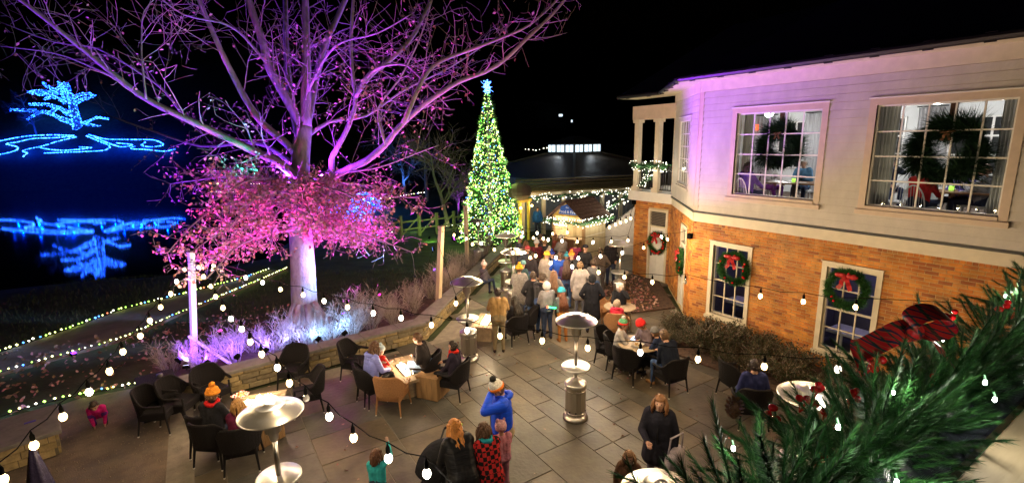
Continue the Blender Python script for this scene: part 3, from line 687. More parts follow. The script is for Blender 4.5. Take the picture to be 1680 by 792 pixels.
for i in range(5200):
    h = (1-math.sqrt(q.random()))*XH*.98 + .25; R_ = XR*(1-h/(XH+.15))*(1+.10*math.sin(h*9)); az = q.uniform(0, 6.28); r = R_*q.uniform(.62, 1.06)
    p = Vector((r*math.cos(az), r*math.sin(az), h)); d = Vector((math.cos(az), math.sin(az), q.uniform(-.5, .25))).normalized(); s = d.orthogonal(); s = rot_about(s, d, q.uniform(0, 6.28))
    L = q.uniform(.12, .26); fm.cur = q.randrange(2)
    for k in (-1, 0, 1):
        t_ = d + s*.55*k; fm.add([p - s*.02, p + s*.02, p + t_*L], [(0,1,2)])
for i in range(3300):
    h = (1-math.sqrt(q.random()))*XH + .2; R_ = XR*(1-h/(XH+.15))*(1+.06*math.sin(h*9)) + .06; az = q.uniform(0, 6.28); r = R_*q.uniform(.9, 1.1)
    bl.cur = q.choices(range(5), (8, 6, 1.6, 2.2, .5))[0]; bl.octa((r*math.cos(az), r*math.sin(az), h), q.uniform(.022, .042))
tag(fm.build('foliage', m_fir, xt), kind='stuff'); tag(bl.build('fairy_lights', xm, xt), kind='stuff')
tp_ = MB()
for i in range(90):
    d = Vector((q.gauss(0,1), q.gauss(0,1), q.gauss(0,1.5))).normalized()*q.uniform(.05, .30); tp_.octa((d.x, d.y, XH+.25+d.z*1.15), .035)
for i in range(9):
    w_ = i*.7; tp_.tube([(0,0,XH+.2),(.32*math.cos(w_),.32*math.sin(w_),XH+.25+.3*math.sin(i*2.1))], [.012,.004], 4)
tag(tp_.build('topper', bulb_mat('topper', (0.1, 0.3, 1.0), 7), xt), 'blue starburst of lights on the tip')
for i in range(46):
    h = (1-math.sqrt(q.random()))*XH*.95+.3; R_ = XR*(1-h/(XH+.15))+.28; az = q.uniform(R(150), R(330)) 
    point('fairy_glow', (R_*math.cos(az), R_*math.sin(az), h), 7.0, q.choice([(.7,1,.3),(.5,1,.25),(.9,1,.5)]), .05, xt)

# ---------------------------------------------------------------- tree wrapped in blue lights across the pond
m_bluebulb = [bulb_mat('ice', (0.010, 0.10, 1.0), 16), bulb_mat('azure', (0.004, 0.05, 1.0), 12), bulb_mat('cyan', (0.03, 0.17, 1.0), 18)]
bt_l = [([(-19.59, 141.72, 7.82), (-19.68, 142.49, 10.76), (-19.88, 143.14, 12.92), (-20.05, 143.82, 15.26)], .62, .4), ([(-19.96, 143.63, 14.72), (-20.11, 144.34, 17.24), (-20.33, 144.96, 19.22)], .3, .15), ([(-20.09, 143.76, 14.9), (-21.18, 145.03, 17.26), (-22.3, 146.28, 19.44)], .32, .15),
 ([(-20.79, 144.34, 15.46), (-22.11, 145.63, 17.28), (-23.55, 146.74, 18.02), (-25.22, 148.16, 19.49)], .28, .1), ([(-22.5, 145.71, 16.57), (-24.23, 147.05, 17.5), (-26.25, 148.31, 17.36)], .2, .1), ([(-21.17, 144.45, 14.92), (-22.85, 145.85, 16.21), (-24.74, 146.98, 15.89)], .2, .1),
 ([(-20.45, 142.99, 10.78), (-23.08, 144.95, 11.91), (-24.22, 145.86, 12.65), (-26.61, 147.54, 13.23), (-29.58, 149.06, 11.67)], .3, .12), ([(-26.6, 147.55, 13.34), (-28.72, 148.99, 13.63), (-31.02, 150.48, 13.68)], .2, .1), ([(-20.54, 143.48, 12.58), (-21.92, 144.68, 13.86), (-23.98, 146.18, 14.62), (-26.28, 147.67, 14.66)], .25, .1),
 ([(-24.18, 145.92, 13.01), (-22.82, 145.3, 14.06), (-21.94, 144.34, 12.42)], .2, .15), ([(-19.65, 143.43, 14.72), (-18.29, 142.81, 15.77), (-17.02, 142.08, 16.1), (-16.31, 141.8, 16.81)], .25, .1), ([(-19.63, 143.76, 16.15), (-18.77, 143.38, 16.85), (-17.21, 142.42, 17.0)], .2, .1), ([(-20.79, 145.25, 19.23), (-22.04, 145.71, 17.81)], .15, .1),
 ([(-19.09, 142.07, 10.57), (-17.03, 140.86, 11.07), (-15.1, 139.79, 11.75), (-12.68, 138.14, 11.35)], .15, .08), ([(-18.32, 141.57, 10.56), (-15.34, 139.47, 9.78), (-12.6, 137.65, 9.55)], .13, .08), ([(-20.79, 144.34, 15.46), (-21.36, 145.41, 18.34), (-21.84, 145.98, 19.43)], .2, .1), ([(-23.69, 146.56, 16.95), (-25.24, 147.53, 16.8), (-26.41, 148.41, 17.36)], .15, .08)]
BB = Vector(bt_l[0][0][0]); bt = thing('lit_tree', 'tree across the pond wrapped trunk and limbs in blue lights', 'tree', tuple(BB)); q = random.Random(41)
trk = MB(); bulbs = MB()
for i, (pts, r0, r1) in enumerate(bt_l):
    n_ = len(pts); off = [Vector((0,0,0))]*n_
    if i: dy = q.uniform(-2.2, 2.2); off = [Vector((UF[0], UF[1], 0))*dy*(k/(n_-1)) for k in range(n_)]
    pp = smooth_path([Vector(p)+o for p, o in zip(pts, off)], 4); m_ = len(pp)
    lm = MB(); lm.tube([p-BB for p in pp], [r0+(r1-r0)*k/(m_-1) for k in range(m_)], 7); lm.build('trunk' if i == 0 else 'limb', m_bark, bt)
    for k in range(m_-1):
        seg = pp[k+1]-pp[k]; ax = seg.normalized(); rr = r0+(r1-r0)*k/(m_-1)
        for _ in range(int(seg.length*(14 + 34*rr))):
            s = rot_about(ax.orthogonal(), ax, q.uniform(0, 6.28)); bulbs.cur = q.choices(range(3), (4, 2, 2.5))[0]
            bulbs.octa(tuple(pp[k]+seg*q.random()+s*(rr+.05)-BB), q.uniform(.06, .11))
tag(bulbs.build('fairy_lights', m_bluebulb, bt), kind='stuff')
gp = [[(-19.9, 138.8, 7.8), (-24.2, 141.9, 8.0), (-27.8, 144.1, 7.9), (-30.5, 145.1, 7.5), (-33.0, 145.6, 6.9), (-36.4, 146.9, 6.3)], [(-20.0, 138.6, 7.7), (-23.2, 140.2, 7.4), (-27.1, 142.5, 7.3), (-30.0, 143.3, 6.6), (-31.7, 143.9, 6.3), (-29.6, 141.3, 5.6), (-29.9, 140.4, 4.9), (-32.3, 140.8, 4.2), (-35.7, 142.7, 4.0)],
 [(-19.7, 138.1, 7.5), (-22.6, 138.6, 6.7), (-25.4, 138.8, 5.7), (-27.6, 139.4, 5.2), (-28.5, 139.2, 4.7), (-27.7, 138.1, 4.4), (-28.4, 137.3, 3.6)], [(-25.9, 138.8, 5.5), (-23.8, 136.6, 5.0), (-20.9, 134.4, 4.8), (-16.8, 132.4, 5.2), (-18.9, 134.2, 5.4)],
 [(-24.8, 136.2, 4.3), (-21.4, 134.0, 4.4), (-17.4, 131.7, 4.5), (-14.5, 130.1, 4.7), (-13.6, 130.8, 5.5), (-15.1, 133.3, 6.3), (-17.9, 137.4, 7.7)], [(-17.6, 137.6, 8.0), (-14.6, 134.1, 7.0), (-11.6, 131.8, 6.8), (-7.4, 129.0, 6.7), (-5.7, 127.5, 6.5), (-4.4, 125.2, 5.6), (-6.3, 125.8, 5.2), (-8.1, 127.4, 5.5), (-7.5, 128.1, 6.2)],
 [(-12.5, 131.2, 6.1), (-9.8, 128.9, 5.7), (-11.6, 129.3, 5.3), (-13.9, 132.2, 6.1), (-16.4, 135.9, 7.4)], [(-2.3, 122.4, 4.7), (-4.4, 122.9, 4.3), (-7.5, 125.6, 4.7), (-10.1, 127.7, 4.9), (-9.2, 127.9, 5.4)]]
gl = ['topmost loop left of','wavy loop left below','hooked loop before','short inner loop below','wide front loop by','large right loop beside','small curl right of','far right tail beyond']
for i, pts in enumerate(gp):
    pp = smooth_path(pts, 6); O = pp[0]; t = thing('ground_light_rope', 'blue rope of lights on the far bank, ' + gl[i] + ' the lit tree', 'light rope', tuple(O), 0, 'blue light ropes on the far bank')
    wmb = MB(); wmb.tube([p-O+Vector((0,0,.12)) for p in pp], .05, 5); wmb.build('rope', m_wire, t); bm_ = MB()
    for a, b2 in zip(pp[:-1], pp[1:]):
        for _ in range(max(1, int((b2-a).length*10))):
            bm_.cur = q.choices(range(3), (4, 1, 3))[0]; p = a.lerp(b2, q.random())-O+Vector((q.uniform(-.12,.12), q.uniform(-.12,.12), .22)); bm_.octa(tuple(p), q.uniform(.08, .13))
    tag(bm_.build('bulbs', m_bluebulb, t), kind='stuff')
    for k in range(3):
        p = pp[int((k+.5)*len(pp)/3)]-O; point('rope_glow', (p.x-.6*UF[0], p.y-.6*UF[1], p.z+1.0), 450, (.0, .03, 1.0), .01, t)
# faint thickets round the lit tree and far along the bank
def far_tree(label, p, h, seed, mats_=None, cat='tree'):
    q3 = random.Random(seed); t = thing('bare_tree', label, cat, p, 0, 'bare trees far behind the pond and lawn'); mb = MB(); P0 = Vector((0,0,0))
    def grow(p, d, L, r, k):
        pts = bend(p, d, L, 5, q3, .3, .03); mb.tube(pts, [r*(1-.5*i/5) for i in range(6)], 5 if k > 2 else 3, cap=False)
        if k:
            for i in range(2, 6):
                for _ in range(2):
                    ax = (pts[i]-pts[i-1]).normalized(); s = rot_about(ax.orthogonal(), ax, q3.uniform(0, 6.28)); grow(pts[i], ax*.8+s*.7, L*q3.uniform(.45, .65), r*.45, k-1)
    grow(P0, Vector((0,0,1)), h*.5, h*.02, 3); mb.build('trunk', m_twig, t); return t
far_tree('bare tree faintly violet left of the decorated conifer', (13.53, 28.78), 7.5, 1)
far_tree('bare tree standing in the dark left of the pavilion', (18.13, 42.99), 9, 2)
far_tree('bare tree behind the lit tree on the far bank', (-26.8, 143.9, 8.2), 10, 3)
far_tree('bare tree lit blue on the lawn beyond the pink oak', (18.12, 48.47), 8, 4)
far_tree('small bare tree lit purple beside the decorated conifer', (15.22, 30.62), 5, 5)
# light sculptures glimpsed under the oak
def mound(label, p, w, h, seed, c):
    q3 = random.Random(seed); t = thing('light_mound', label, 'light sculpture', p); fr_ = MB()
    for k in range(7):
        a = k*math.pi/7; fr_.tube([(w*math.cos(a)*math.cos(e), w*math.sin(a)*math.cos(e), h*math.sin(e)) for e in [i*math.pi/10 for i in range(11)]], .02, 4)
    fr_.build('hoop_frame', m_wire, t); lb = MB()
    for k in range(420):
        e = math.asin(q3.random()); a = q3.uniform(0, 6.28); lb.cur = q3.randrange(3); lb.octa((w*math.cos(e)*math.cos(a), w*math.cos(e)*math.sin(a), h*math.sin(e)), q3.uniform(.03, .06))
    tag(lb.build('bulbs', m_bluebulb, t), kind='stuff'); point('mound_glow', (0, -.3, h+.5), c, (.1, .45, 1), .03, t)
mound('icy blue mound of lights right of the oak trunk', (9.53, 35.16), 1.0, 1.0, 1, 120); mound('small icy blue mound of lights nearer the oak trunk', (8.97, 41.15), .9, 1.1, 2, 120); mound('blue lights drawn in a low arch under the oak', (11.61, 40.36), 1.3, 1.5, 3, 120)
led_string('pale string of lights on the lawn beyond the oak, upper one', [(*p, .25) for p in [(11.05, 46.01), (15.41, 45.32), (20.32, 48.08)]], .4, .06, 8, (1,2,1,6,0))
led_string('pale string of lights on the lawn along the rail fence', [(*p, .1) for p in [(8.21, 27.76), (11.26, 28.87), (14.33, 28.16)]], .35, .045, 9, (3,2,2,5,0), lights=3, lp=10)
# split rail fence
m_rail = mat('fence_wood', (0.20, 0.16, 0.11), 0.9, vary=.3, scale=8)
A = Vector((*(8.72, 27.36), 0)); B = Vector((*(14.28, 27.06), 0)); rf = thing('rail_fence', 'split rail fence lit green left of the decorated conifer', 'fence', tuple(A)); nP = 5
for i in range(nP+1):
    p = (B-A)*i/nP; c = MB(); c.box((p.x, p.y, .6), (.14, .14, 1.3), .4); c.build('post', m_rail, rf)
for i in range(nP):
    a, b2 = (B-A)*i/nP, (B-A)*(i+1)/nP
    for z in (.4, .85): c = MB(); c.tube([a+Vector((0,0,z)), b2+Vector((0,0,z+.05))], .05, 6); c.build('rail', m_rail, rf)
    c = MB(); c.tube([a+Vector((0,0,.05)), b2+Vector((0,0,1.1))], .045, 6); c.build('brace_rail', m_rail, rf)
def floodlight(label, p, target, power, color, angle, z=.12, blend=.7, lens=3):
    t = thing('floodlight', label, 'floodlight', (p[0], p[1], z)); d = (Vector(target)-Vector((p[0], p[1], z))).normalized(); s = d.orthogonal().normalized(); u_ = s.cross(d)
    c = MB(); c.obox(-d*.045, s*.06, u_*.045, d*.035); c.build('housing', m_wire, t)
    c = MB(); c.obox(-d*.006, s*.05, u_*.036, d*.003); c.build('lens', bulb_mat('lens_' + label[:14], color, lens), t)
    c = MB(); c.tube([(0,0,-z*.0-.12), (0,0,0)], .02, 6); c.build('stake', m_wire, t)
    spot('flood_beam', tuple(d*.02), tuple(d*3), power, color, angle, blend, t); return t
TC = (2.3, 15.4, 5.5)
FLOODS = 1.0
for _i, (_x, _c, _w) in enumerate([(-.25,(.20,.06,1.0),'nearest the white post'),(.35,(.20,.08,1.0),'second from the white post'),(.95,(.20,.14,1.0),'third from the white post'),(1.55,(.24,.30,1.0),'left of the trunk'),(2.15,(.2,.44,1.0),'before the trunk'),(2.8,(.2,.46,1.0),'right of the trunk')]):
    floodlight('small stake light in the shrubs behind the wall, ' + _w, (_x, 12.5), (_x+.1, 14.2, 1.5), 170, _c, 165, .62, lens=1)
floodlight('violet floodlight on the ground beside the white post', (-.78, 13.05), (1.2, 14.2, 1.9), 260*FLOODS, (.20, .03, 1.0), 150, .62, lens=8)
floodlight('magenta floodlight low behind the stone wall left of trunk', (.1, 14.9), (.7, 13.6, 4.0), 7500*FLOODS, (1.0, .04, .52), 98, .5)
floodlight('magenta floodlight low behind the stone wall right of trunk', (4.7, 15.5), (3.5, 14.0, 4.6), 7500*FLOODS, (.9, .04, .75), 98, .5)
floodlight('pale blue floodlight clamped on the square timber post', (5.98, 13.92), (2.45, 15.5, 1.6), 7000, (.22, .40, 1.0), 30, 2.15, lens=2)
floodlight('teal floodlight strapped to the left of the oak trunk', (1.75, 15.7), (-.2, 15.6, 6.6), 700, (.02, .8, .55), 110, 4.5)
floodlight('violet floodlight strapped to the front of the oak trunk', (2.25, 14.95), (1.9, 14.0, 8.5), 1700, (.36, .03, 1.0), 125, 4.35)
floodlight('violet floodlight strapped to the right of the oak trunk', (3.0, 15.3), (4.6, 14.6, 8.0), 1800, (.34, .03, 1.0), 125, 4.4)
floodlight('violet floodlight strapped behind the oak trunk', (2.4, 16.3), (2.2, 16.6, 9), 1300, (.2, .05, 1.0), 130, 4.4)
floodlight('pale lavender stake light before the white post', (-.66, 12.75), (-.52, 13.35, 1.9), 90, (.85, .85, 1.0), 70, .55, lens=2)
floodlight('violet floodlight on the lawn under the right hand limbs', (7.6, 17.6), (4.6, 14.4, 8.0), 12500*FLOODS, (.22, .02, 1.0), 95, .45)
floodlight('violet floodlight on the grass under the left hand limbs', (-3.2, 16.4), (-.2, 14.6, 7.8), 12500*FLOODS, (.20, .02, 1.0), 100, .15)
floodlight('violet floodlight at the foot of the oak aimed straight up', (3.3, 14.6), (2.7, 14.9, 6.0), 1500*FLOODS, (.7, .04, .9), 100, .42)
floodlight('purple floodlight clamped near the top of the square timber post', (6.62, 13.66), (12.0, 8.4, 6.7), 7500*FLOODS, (.32, .03, 1.0), 46, 2.45, 1.0)
floodlight('purple floodlight on the grass behind the conifer', (*(15.11, 30.03),), (*(15.22, 30.62), 3.5), 500, (.4, .05, 1), 80, .1)
floodlight('blue floodlight on the far lawn', (*(17.26, 47.05),), (*(18.12, 48.47), 5), 1600, (.05, .2, 1), 80, .1)
floodlight('green floodlight on the grass by the rail fence', (*(10.48, 24.72),), (*(12.64, 27.79), .4), 260, (.4, 1, .15), 120, .3)

# ================================================================ POSTS AND FESTOON LIGHTS
m_postw = mat('post_paint', (0.72, 0.66, 0.58), 0.6, vary=.1, scale=4); m_postp = mat('post_timber', (0.55, 0.42, 0.27), 0.7, vary=.25, scale=6, stretch=(1,1,.2))
def post(label, p, h, w, m, brace=None, guy=None, top=None):
    t = thing('light_post', label, 'post', p); tx, ty_ = (top[0]-p[0], top[1]-p[1]) if top else (0, 0); ca, sa = math.cos(.4), math.sin(.4); c = MB(); c.obox((tx/2,ty_/2,h/2), (w/2*ca,w/2*sa,0), (-w/2*sa,w/2*ca,0), (tx/2,ty_/2,h/2)); c.build('shaft', m, t)
    c = MB(); c.box((tx,ty_,h+.012), (w+.03,w+.03,.024), .4); c.build('cap', m, t)
    c = MB(); c.tube([(tx,ty_,h-.15),(tx,ty_-w*.9,h-.15)], .012, 5); c.build('hook', m_wire, t)
    if brace: c = MB(); c.tube([(0,0,brace[2]), (brace[0],brace[1],.12)], .035, 6); c.build('brace', m, t)
    if guy: c = MB(); c.tube([(0,0,h*.8), guy], .008, 4); c.build('guy_wire', m_wire, t)
    return t
post('white timber post glowing at the left end of the stone wall', (-.55, 13.39), 2.95, .115, m_postw, brace=(.9,-.55,1.0), top=(-0.26, 13.54, 2.95))
post('square timber post with purple side standing behind the wall corner', (6.1, 14.0), 2.8, .14, m_postp, brace=(.2,-.25,.5), guy=(-1.1, -.3, .1), top=(6.35, 13.99, 2.8))
post('slim timber post farther along the slanting wall', (9.46, 18.33), 2.75, .13, m_postp)
m_bulb = mat('warm_bulb', (1,.85,.6), .3, vary=0, emit=(1.0, .72, .34), estr=4.5); m_bulbw = mat('white_bulb', (1,.95,.85), .3, vary=0, emit=(1.0, .92, .76), estr=7)
m_clear = mat('clear_bulb', (.85,.82,.75), .08, vary=0, trans=.7)
bulb_mb = MB(); bulb_mb.lathe([(.003,-.050),(.022,-.044),(.035,-.027),(.039,-.004),(.033,.018),(.021,.038),(.016,.05)], 14)
bulb_me = {'w': bulb_mb.mesh('bulb', m_bulb, True), 'c': bulb_mb.mesh('bulb', m_bulbw, True), 'o': bulb_mb.mesh('bulb', m_clear, True)}
sk = MB(); sk.lathe([(.018,.045),(.021,.05),(.021,.10),(.012,.12),(.004,.15)], 10); sk_me = sk.mesh('socket', m_wire, True)
BULBW = 17.0
def festoon(label, a, bulbs, b_, off=(), sag=.04, seed=1, power=1.0):
    q = random.Random(seed); O = Vector(a); t = thing('festoon_string', label, 'string lights', a, 0, 'festoon strings over the patio'); pts = [O]
    for i, p in enumerate(bulbs):
        p = Vector(p); prev = pts[-1]
        if (p - prev).length > .25: mid = prev.lerp(p+Vector((0,0,.16)), .5); mid.z -= sag; pts.append(mid)
        pts.append(p+Vector((0,0,.16)))
    if b_: pts.append(Vector(b_))
    w = MB(); w.tube([p-O for p in pts], .006, 5); w.build('wire', m_wire, t)
    for i, p in enumerate(bulbs):
        s = link('socket', sk_me, t, Vector(p)-O); k = 'o' if i in off else q.choice('wwc'); link('bulb', bulb_me[k], s)
        if k != 'o': point('bulb_light', tuple(Vector(p)-O-Vector((0,0,.1))), BULBW*power, WARM if k == 'w' else (1,.86,.68), .035, t)
Z = 2.55
festoon('string of bulbs from the white post down to the lower left', (-.5,13.2,2.85), [(-0.45, 13.68, 2.55), (-0.58, 12.56, 2.55), (-0.66, 11.55, 2.55), (-0.79, 10.65, 2.55), (-0.91, 9.9, 2.55), (-0.99, 9.15, 2.55), (-1.15, 8.55, 2.55), (-1.23, 7.87, 2.55), (-1.36, 7.3, 2.55), (-1.51, 6.75, 2.55), (-1.64, 6.22, 2.55), (-1.74, 5.69, 2.55)], (-1.86, 4.66, 2.7), seed=1)
festoon('string of bulbs from the white post to the bottom centre', (-.5,13.2,2.85), [(-0.16, 13.75, 2.55), (-0.08, 12.68, 2.55), (0.03, 11.67, 2.55), (0.08, 10.78, 2.55), (0.16, 9.93, 2.55), (0.24, 9.19, 2.55), (0.35, 8.55, 2.55), (0.41, 7.88, 2.55), (0.5, 7.3, 2.55), (0.62, 6.71, 2.55), (0.68, 6.16, 2.55), (0.78, 5.65, 2.55), (0.91, 5.1, 2.55), (1.02, 4.56, 2.55), (1.2, 4.05, 2.55), (1.41, 3.65, 2.55)], (1.5, 2.73, 2.7), off=(11,), seed=2)
festoon('long string of bulbs from the white post across the patio middle', (-.5,13.2,2.85), [(0.15, 13.75, 2.55), (0.7, 11.99, 2.55), (0.96, 11.33, 2.55), (1.2, 10.56, 2.55), (1.51, 9.89, 2.55), (1.76, 9.25, 2.55), (2.03, 8.64, 2.55), (2.31, 8.05, 2.55), (2.62, 7.54, 2.55), (2.91, 6.96, 2.55), (3.27, 6.42, 2.55), (3.57, 5.94, 2.55), (3.98, 5.43, 2.55), (4.35, 4.86, 2.55), (4.84, 4.34, 2.55), (5.3, 3.76, 2.55), (5.8, 3.15, 2.55), (6.47, 2.59, 2.55)], (7.05, 1.67, 2.7), seed=3)
festoon('string of bulbs passing in front of the brick wall windows', (6.1,14.0,2.75), [(3.71, 7.69, 2.55), (6.77, 10.52, 2.55), (6.89, 9.05, 2.55), (7.08, 8.48, 2.55), (7.23, 7.76, 2.55), (7.4, 7.15, 2.55), (7.59, 6.56, 2.55), (8.12, 6.17, 2.55), (8.47, 4.79, 2.55), (8.77, 4.18, 2.55), (9.18, 3.53, 2.55)], (10.16, 2.34, 2.75), off=(7,), seed=4, power=2.8)
festoon('string of bulbs from the angled bay back to the far post', (11.95,9.0,2.62), [(12.55, 9.5, 2.5), (11.51, 9.45, 2.5), (11.67, 9.81, 2.5), (10.08, 9.06, 2.5), (9.19, 8.98, 2.5), (8.45, 9.01, 2.5), (7.87, 9.19, 2.5), (7.46, 9.58, 2.5), (7.17, 10.05, 2.5), (6.94, 9.97, 2.5), (6.69, 11.33, 2.5), (6.8, 12.27, 2.5), (6.56, 12.35, 2.5)], (9.46,18.33,2.7), seed=5, power=2.2)
festoon('far string of bulbs crossing over the crowd', (9.46,18.33,2.7), [(8.41, 15.37, 2.5), (8.24, 14.54, 2.5), (8.39, 14.26, 2.5), (8.38, 13.26, 2.5), (8.3, 12.4, 2.5), (8.49, 12.02, 2.5), (8.67, 11.76, 2.5), (8.68, 11.51, 2.5), (8.89, 11.12, 2.5), (9.18, 10.78, 2.5), (9.49, 10.44, 2.5), (9.97, 10.19, 2.5), (10.47, 10.02, 2.5)], (14.5,13.5,2.7), seed=6, power=1.7)
festoon('farthest string of bulbs ending at the wooden hut', (6.1,14.0,2.75), [(6.77, 13.97, 2.5), (6.8, 13.19, 2.5), (8.74, 12.98, 2.5), (9.05, 12.6, 2.5), (9.38, 12.21, 2.5), (9.88, 12.09, 2.5)], (14.3,17.2,2.7), seed=7, power=1.7)
festoon('short run of bright bulbs from the hut roof to the brick corner', (16.3,17.6,2.95), [(9.64, 9.94, 3.0), (10.06, 10.13, 3.0), (10.4, 10.27, 3.0), (10.77, 10.41, 3.0), (11.22, 10.65, 3.0)], (14.5,13.6,2.95), seed=8)
for i, (p, lab) in enumerate([((11.93,8.98,2.6), 'black bracket on the brick corner of the angled bay'), ((14.5,13.62,2.95), 'black bracket on the brick corner by the porch')]):
    t = thing('wall_bracket', lab, 'bracket', p); c = MB(); c.box((.04,.04,0), (.12,.12,.16)); c.build('plate', m_wire, t); c = MB(); c.tube([(.02,.02,.04),(-.1,-.02,.04)], .014, 6); c.build('arm', m_wire, t)

# ================================================================ PATIO HEATERS
m_steel = mat('brushed_steel', (0.62, 0.58, 0.52), 0.28, metal=1.0, vary=.08, scale=20, stretch=(1,1,.1)); m_alu = mat('dome_aluminium', (0.80, 0.78, 0.74), 0.33, metal=.9, vary=.06, scale=3)
m_rub = mat('black_rubber', (.015,.015,.015), .6, vary=0)
def heater_proto():
    t = thing('patio_heater', 'x', 'patio heater', (0,0,0), 0, 'steel patio heaters')
    c = MB(); c.lathe([(.20,.0),(.25,.0),(.25,.045),(.235,.06),(.225,.10),(.20,.11)], 32); c.build('base', m_steel, t, True)
    c = MB(); prof = 36; n_ = 72
    vs = []
    for z in (.11, .70):
        for k in range(n_): r = .196 + (.006 if k % 6 == 0 else 0); vs.append((r*math.cos(2*math.pi*k/n_), r*math.sin(2*math.pi*k/n_), z))
    c.add(vs, [(k, (k+1)%n_, n_+(k+1)%n_, n_+k) for k in range(n_)] + [tuple(range(n_, 2*n_))]); hs = c.build('tank_housing', m_steel, t)
    c = MB(); c.lathe([(.203,.14),(.207,.145),(.207,.165),(.203,.17)], 32); c.lathe([(.203,.60),(.208,.605),(.208,.625),(.203,.63)], 32); c.build('band', m_steel, hs, True)
    for k in range(10): c = MB(); a = k*.628; c.box((.203*math.cos(a), .203*math.sin(a), .2), (.012,.03,.03), a); c.build('vent_slot', m_rub, hs)
    c = MB(); c.lathe([(.19,.70),(.215,.70),(.215,.76),(.17,.775),(.06,.84),(.045,.87)], 32); c.build('shoulder', m_alu, t, True)
    c = MB(); c.tube([(0,0,.85),(0,0,1.72)], .032, 14); c.build('pole', m_steel, t, True)
    c = MB(); c.lathe([(.035,1.06),(.27,1.06),(.285,1.07),(.285,1.10),(.27,1.115),(.035,1.12)], 36); c.build('shelf', m_alu, t, True)
    c = MB(); c.lathe([(.035,1.62),(.05,1.64),(.065,1.74),(.10,1.76),(.10,1.94),(.125,1.95),(.125,2.0),(.07,2.02)], 24); bn = c.build('burner', m_steel, t, True)
    for k in range(3): c = MB(); a = k*2.09; c.tube([(.11*math.cos(a),.11*math.sin(a),1.96),(.14*math.cos(a),.14*math.sin(a),2.07)], .006, 4); c.build('stay', m_steel, bn)
    c = MB(); c.lathe([(.39,2.015),(.397,2.015),(.397,2.03),(.39,2.035),(.31,2.085),(.20,2.12),(.195,2.135),(.17,2.14),(.08,2.15),(.075,2.165),(.01,2.168),(.01,2.13),(.16,2.118),(.20,2.10),(.31,2.065)], 48); c.build('dome', m_alu, t, True)
    for k in (-1, 1): c = MB(); c.tube([(.2,.06*k-.015,.05),(.2,.06*k+.015,.05)], .04, 10); c.build('wheel', m_rub, t)
    return t
hp = heater_proto()
hl = [((0.47, 6.56, 2.1), 'steel patio heater with wide dome standing beside the left fire table'), ((5.8, 6.81), 'steel patio heater standing alone in the middle of the patio'), ((5.32, 10.39, 2.1), 'steel patio heater in front of the wall corner post'),
 ((9.25, 14.85, 2.1), 'far steel patio heater beside the end of the slanting wall'), ((8.04, 12.46, 2.1), 'steel patio heater behind the tan jacket man'), ((6.53, 2.9, 2.1), 'steel patio heater half hidden behind the garland berries'),
 ((3.43, 2.74, 2.1), 'steel patio heater whose dome shows at the bottom edge'), ((11.51, 11.34, 2.1), 'steel patio heater by the archway at the brick corner'), ((10.12, 18.48, 2.1), 'farthest steel patio heater before the decorated conifer')]
for i, (p, lab) in enumerate(hl):
    if i == 0: hp.location = (p[0], p[1], 0); hp['label'] = lab
    else: copy_tree(hp, (p[0], p[1], 0), i*.9, lab)

# ================================================================ FURNITURE
m_wick = mat('dark_wicker', (.010,.008,.009), .6, vary=.5, scale=60, bump=1.0, bscale=140, spec=.2); m_wickb = mat('honey_wicker', (.36,.17,.065), .55, vary=.35, scale=60, bump=1.0, bscale=140); m_glide = mat('foot_glide', (.7,.66,.6), .4, vary=0)
def chair_meshes(m):
    out = {}
    c = MB(); c.bevbox((0,.02,.425), (.50,.50,.07), .02); out['seat'] = c.mesh('seat', m)
    c = MB(); n_ = 22; lay = [[], [], [], []]
    for i in range(n_+1):
        a = R(-205 + 230*i/n_); x = .30*math.cos(a); y = -.02 + .28*math.sin(a)       # wraps round the back from arm to arm
        t = abs(i/n_-.5)*2; top = .88 - .24*sst(.30, .78, t) - .02*t; bot = .43 + (.17*sst(.55, .8, t))
        if t > .78: y += (t-.78)*.5
        nx_, ny_ = math.cos(a), math.sin(a); fl = 1.10
        lay[0].append((x, y, bot)); lay[1].append((x*fl, y*fl-.03*(1-t), top)); lay[2].append((x*fl+.028*nx_, y*fl+.028*ny_-.03*(1-t), top)); lay[3].append((x+.028*nx_, y+.028*ny_, bot))
    vs = [p for L2 in zip(*lay) for p in L2]; fs = []
    for i in range(n_):
        for k in range(4): fs.append((i*4+k, i*4+(k+1)%4, (i+1)*4+(k+1)%4, (i+1)*4+k))
    fs += [(0,1,2,3), tuple(n_*4+k for k in (3,2,1,0))]; c.add(vs, fs); out['backrest'] = c.mesh('backrest', m)
    c = MB(); c.tube([lay[1][i] for i in range(n_+1)], .022, 6); out['arm_rim'] = c.mesh('arm_rim', m, True)
    c = MB(); c.box((0,.25,.36), (.48,.03,.1)); c.box((0,-.2,.36), (.46,.03,.1)); c.box((.235,.02,.36), (.03,.44,.1)); c.box((-.235,.02,.36), (.03,.44,.1)); out['apron'] = c.mesh('apron', m)
    return out
def chair_proto(m, name):
    t = thing(name, 'x', 'chair', (0,0,0), 0, 'wicker armchairs on the patio'); ms = chair_meshes(m)
    for k, me in ms.items(): link(k, me, t)
    for sx in (-1, 1):
        for sy in (-1, 1):
            x0, y0 = sx*.235, .02+sy*.235; x1, y1 = sx*.265, .02+sy*.28
            c = MB(); c.tube([(x0,y0,.60 if sy > 0 else .42),(x0,y0,.35),(x1,y1,.02)], [.02,.022,.015], 6); lg = c.build('leg', m, t)
            c = MB(); c.lathe([(.012,0),(.016,.0),(.016,.022),(.012,.025)], 8, (x1,y1,0)); c.build('foot_glide', m_glide, lg)
    return t
CHS = .95
cp = {'d': chair_proto(m_wick, 'wicker_chair'), 'h': chair_proto(m_wickb, 'wicker_chair')}; cused = {'d': 0, 'h': 0}
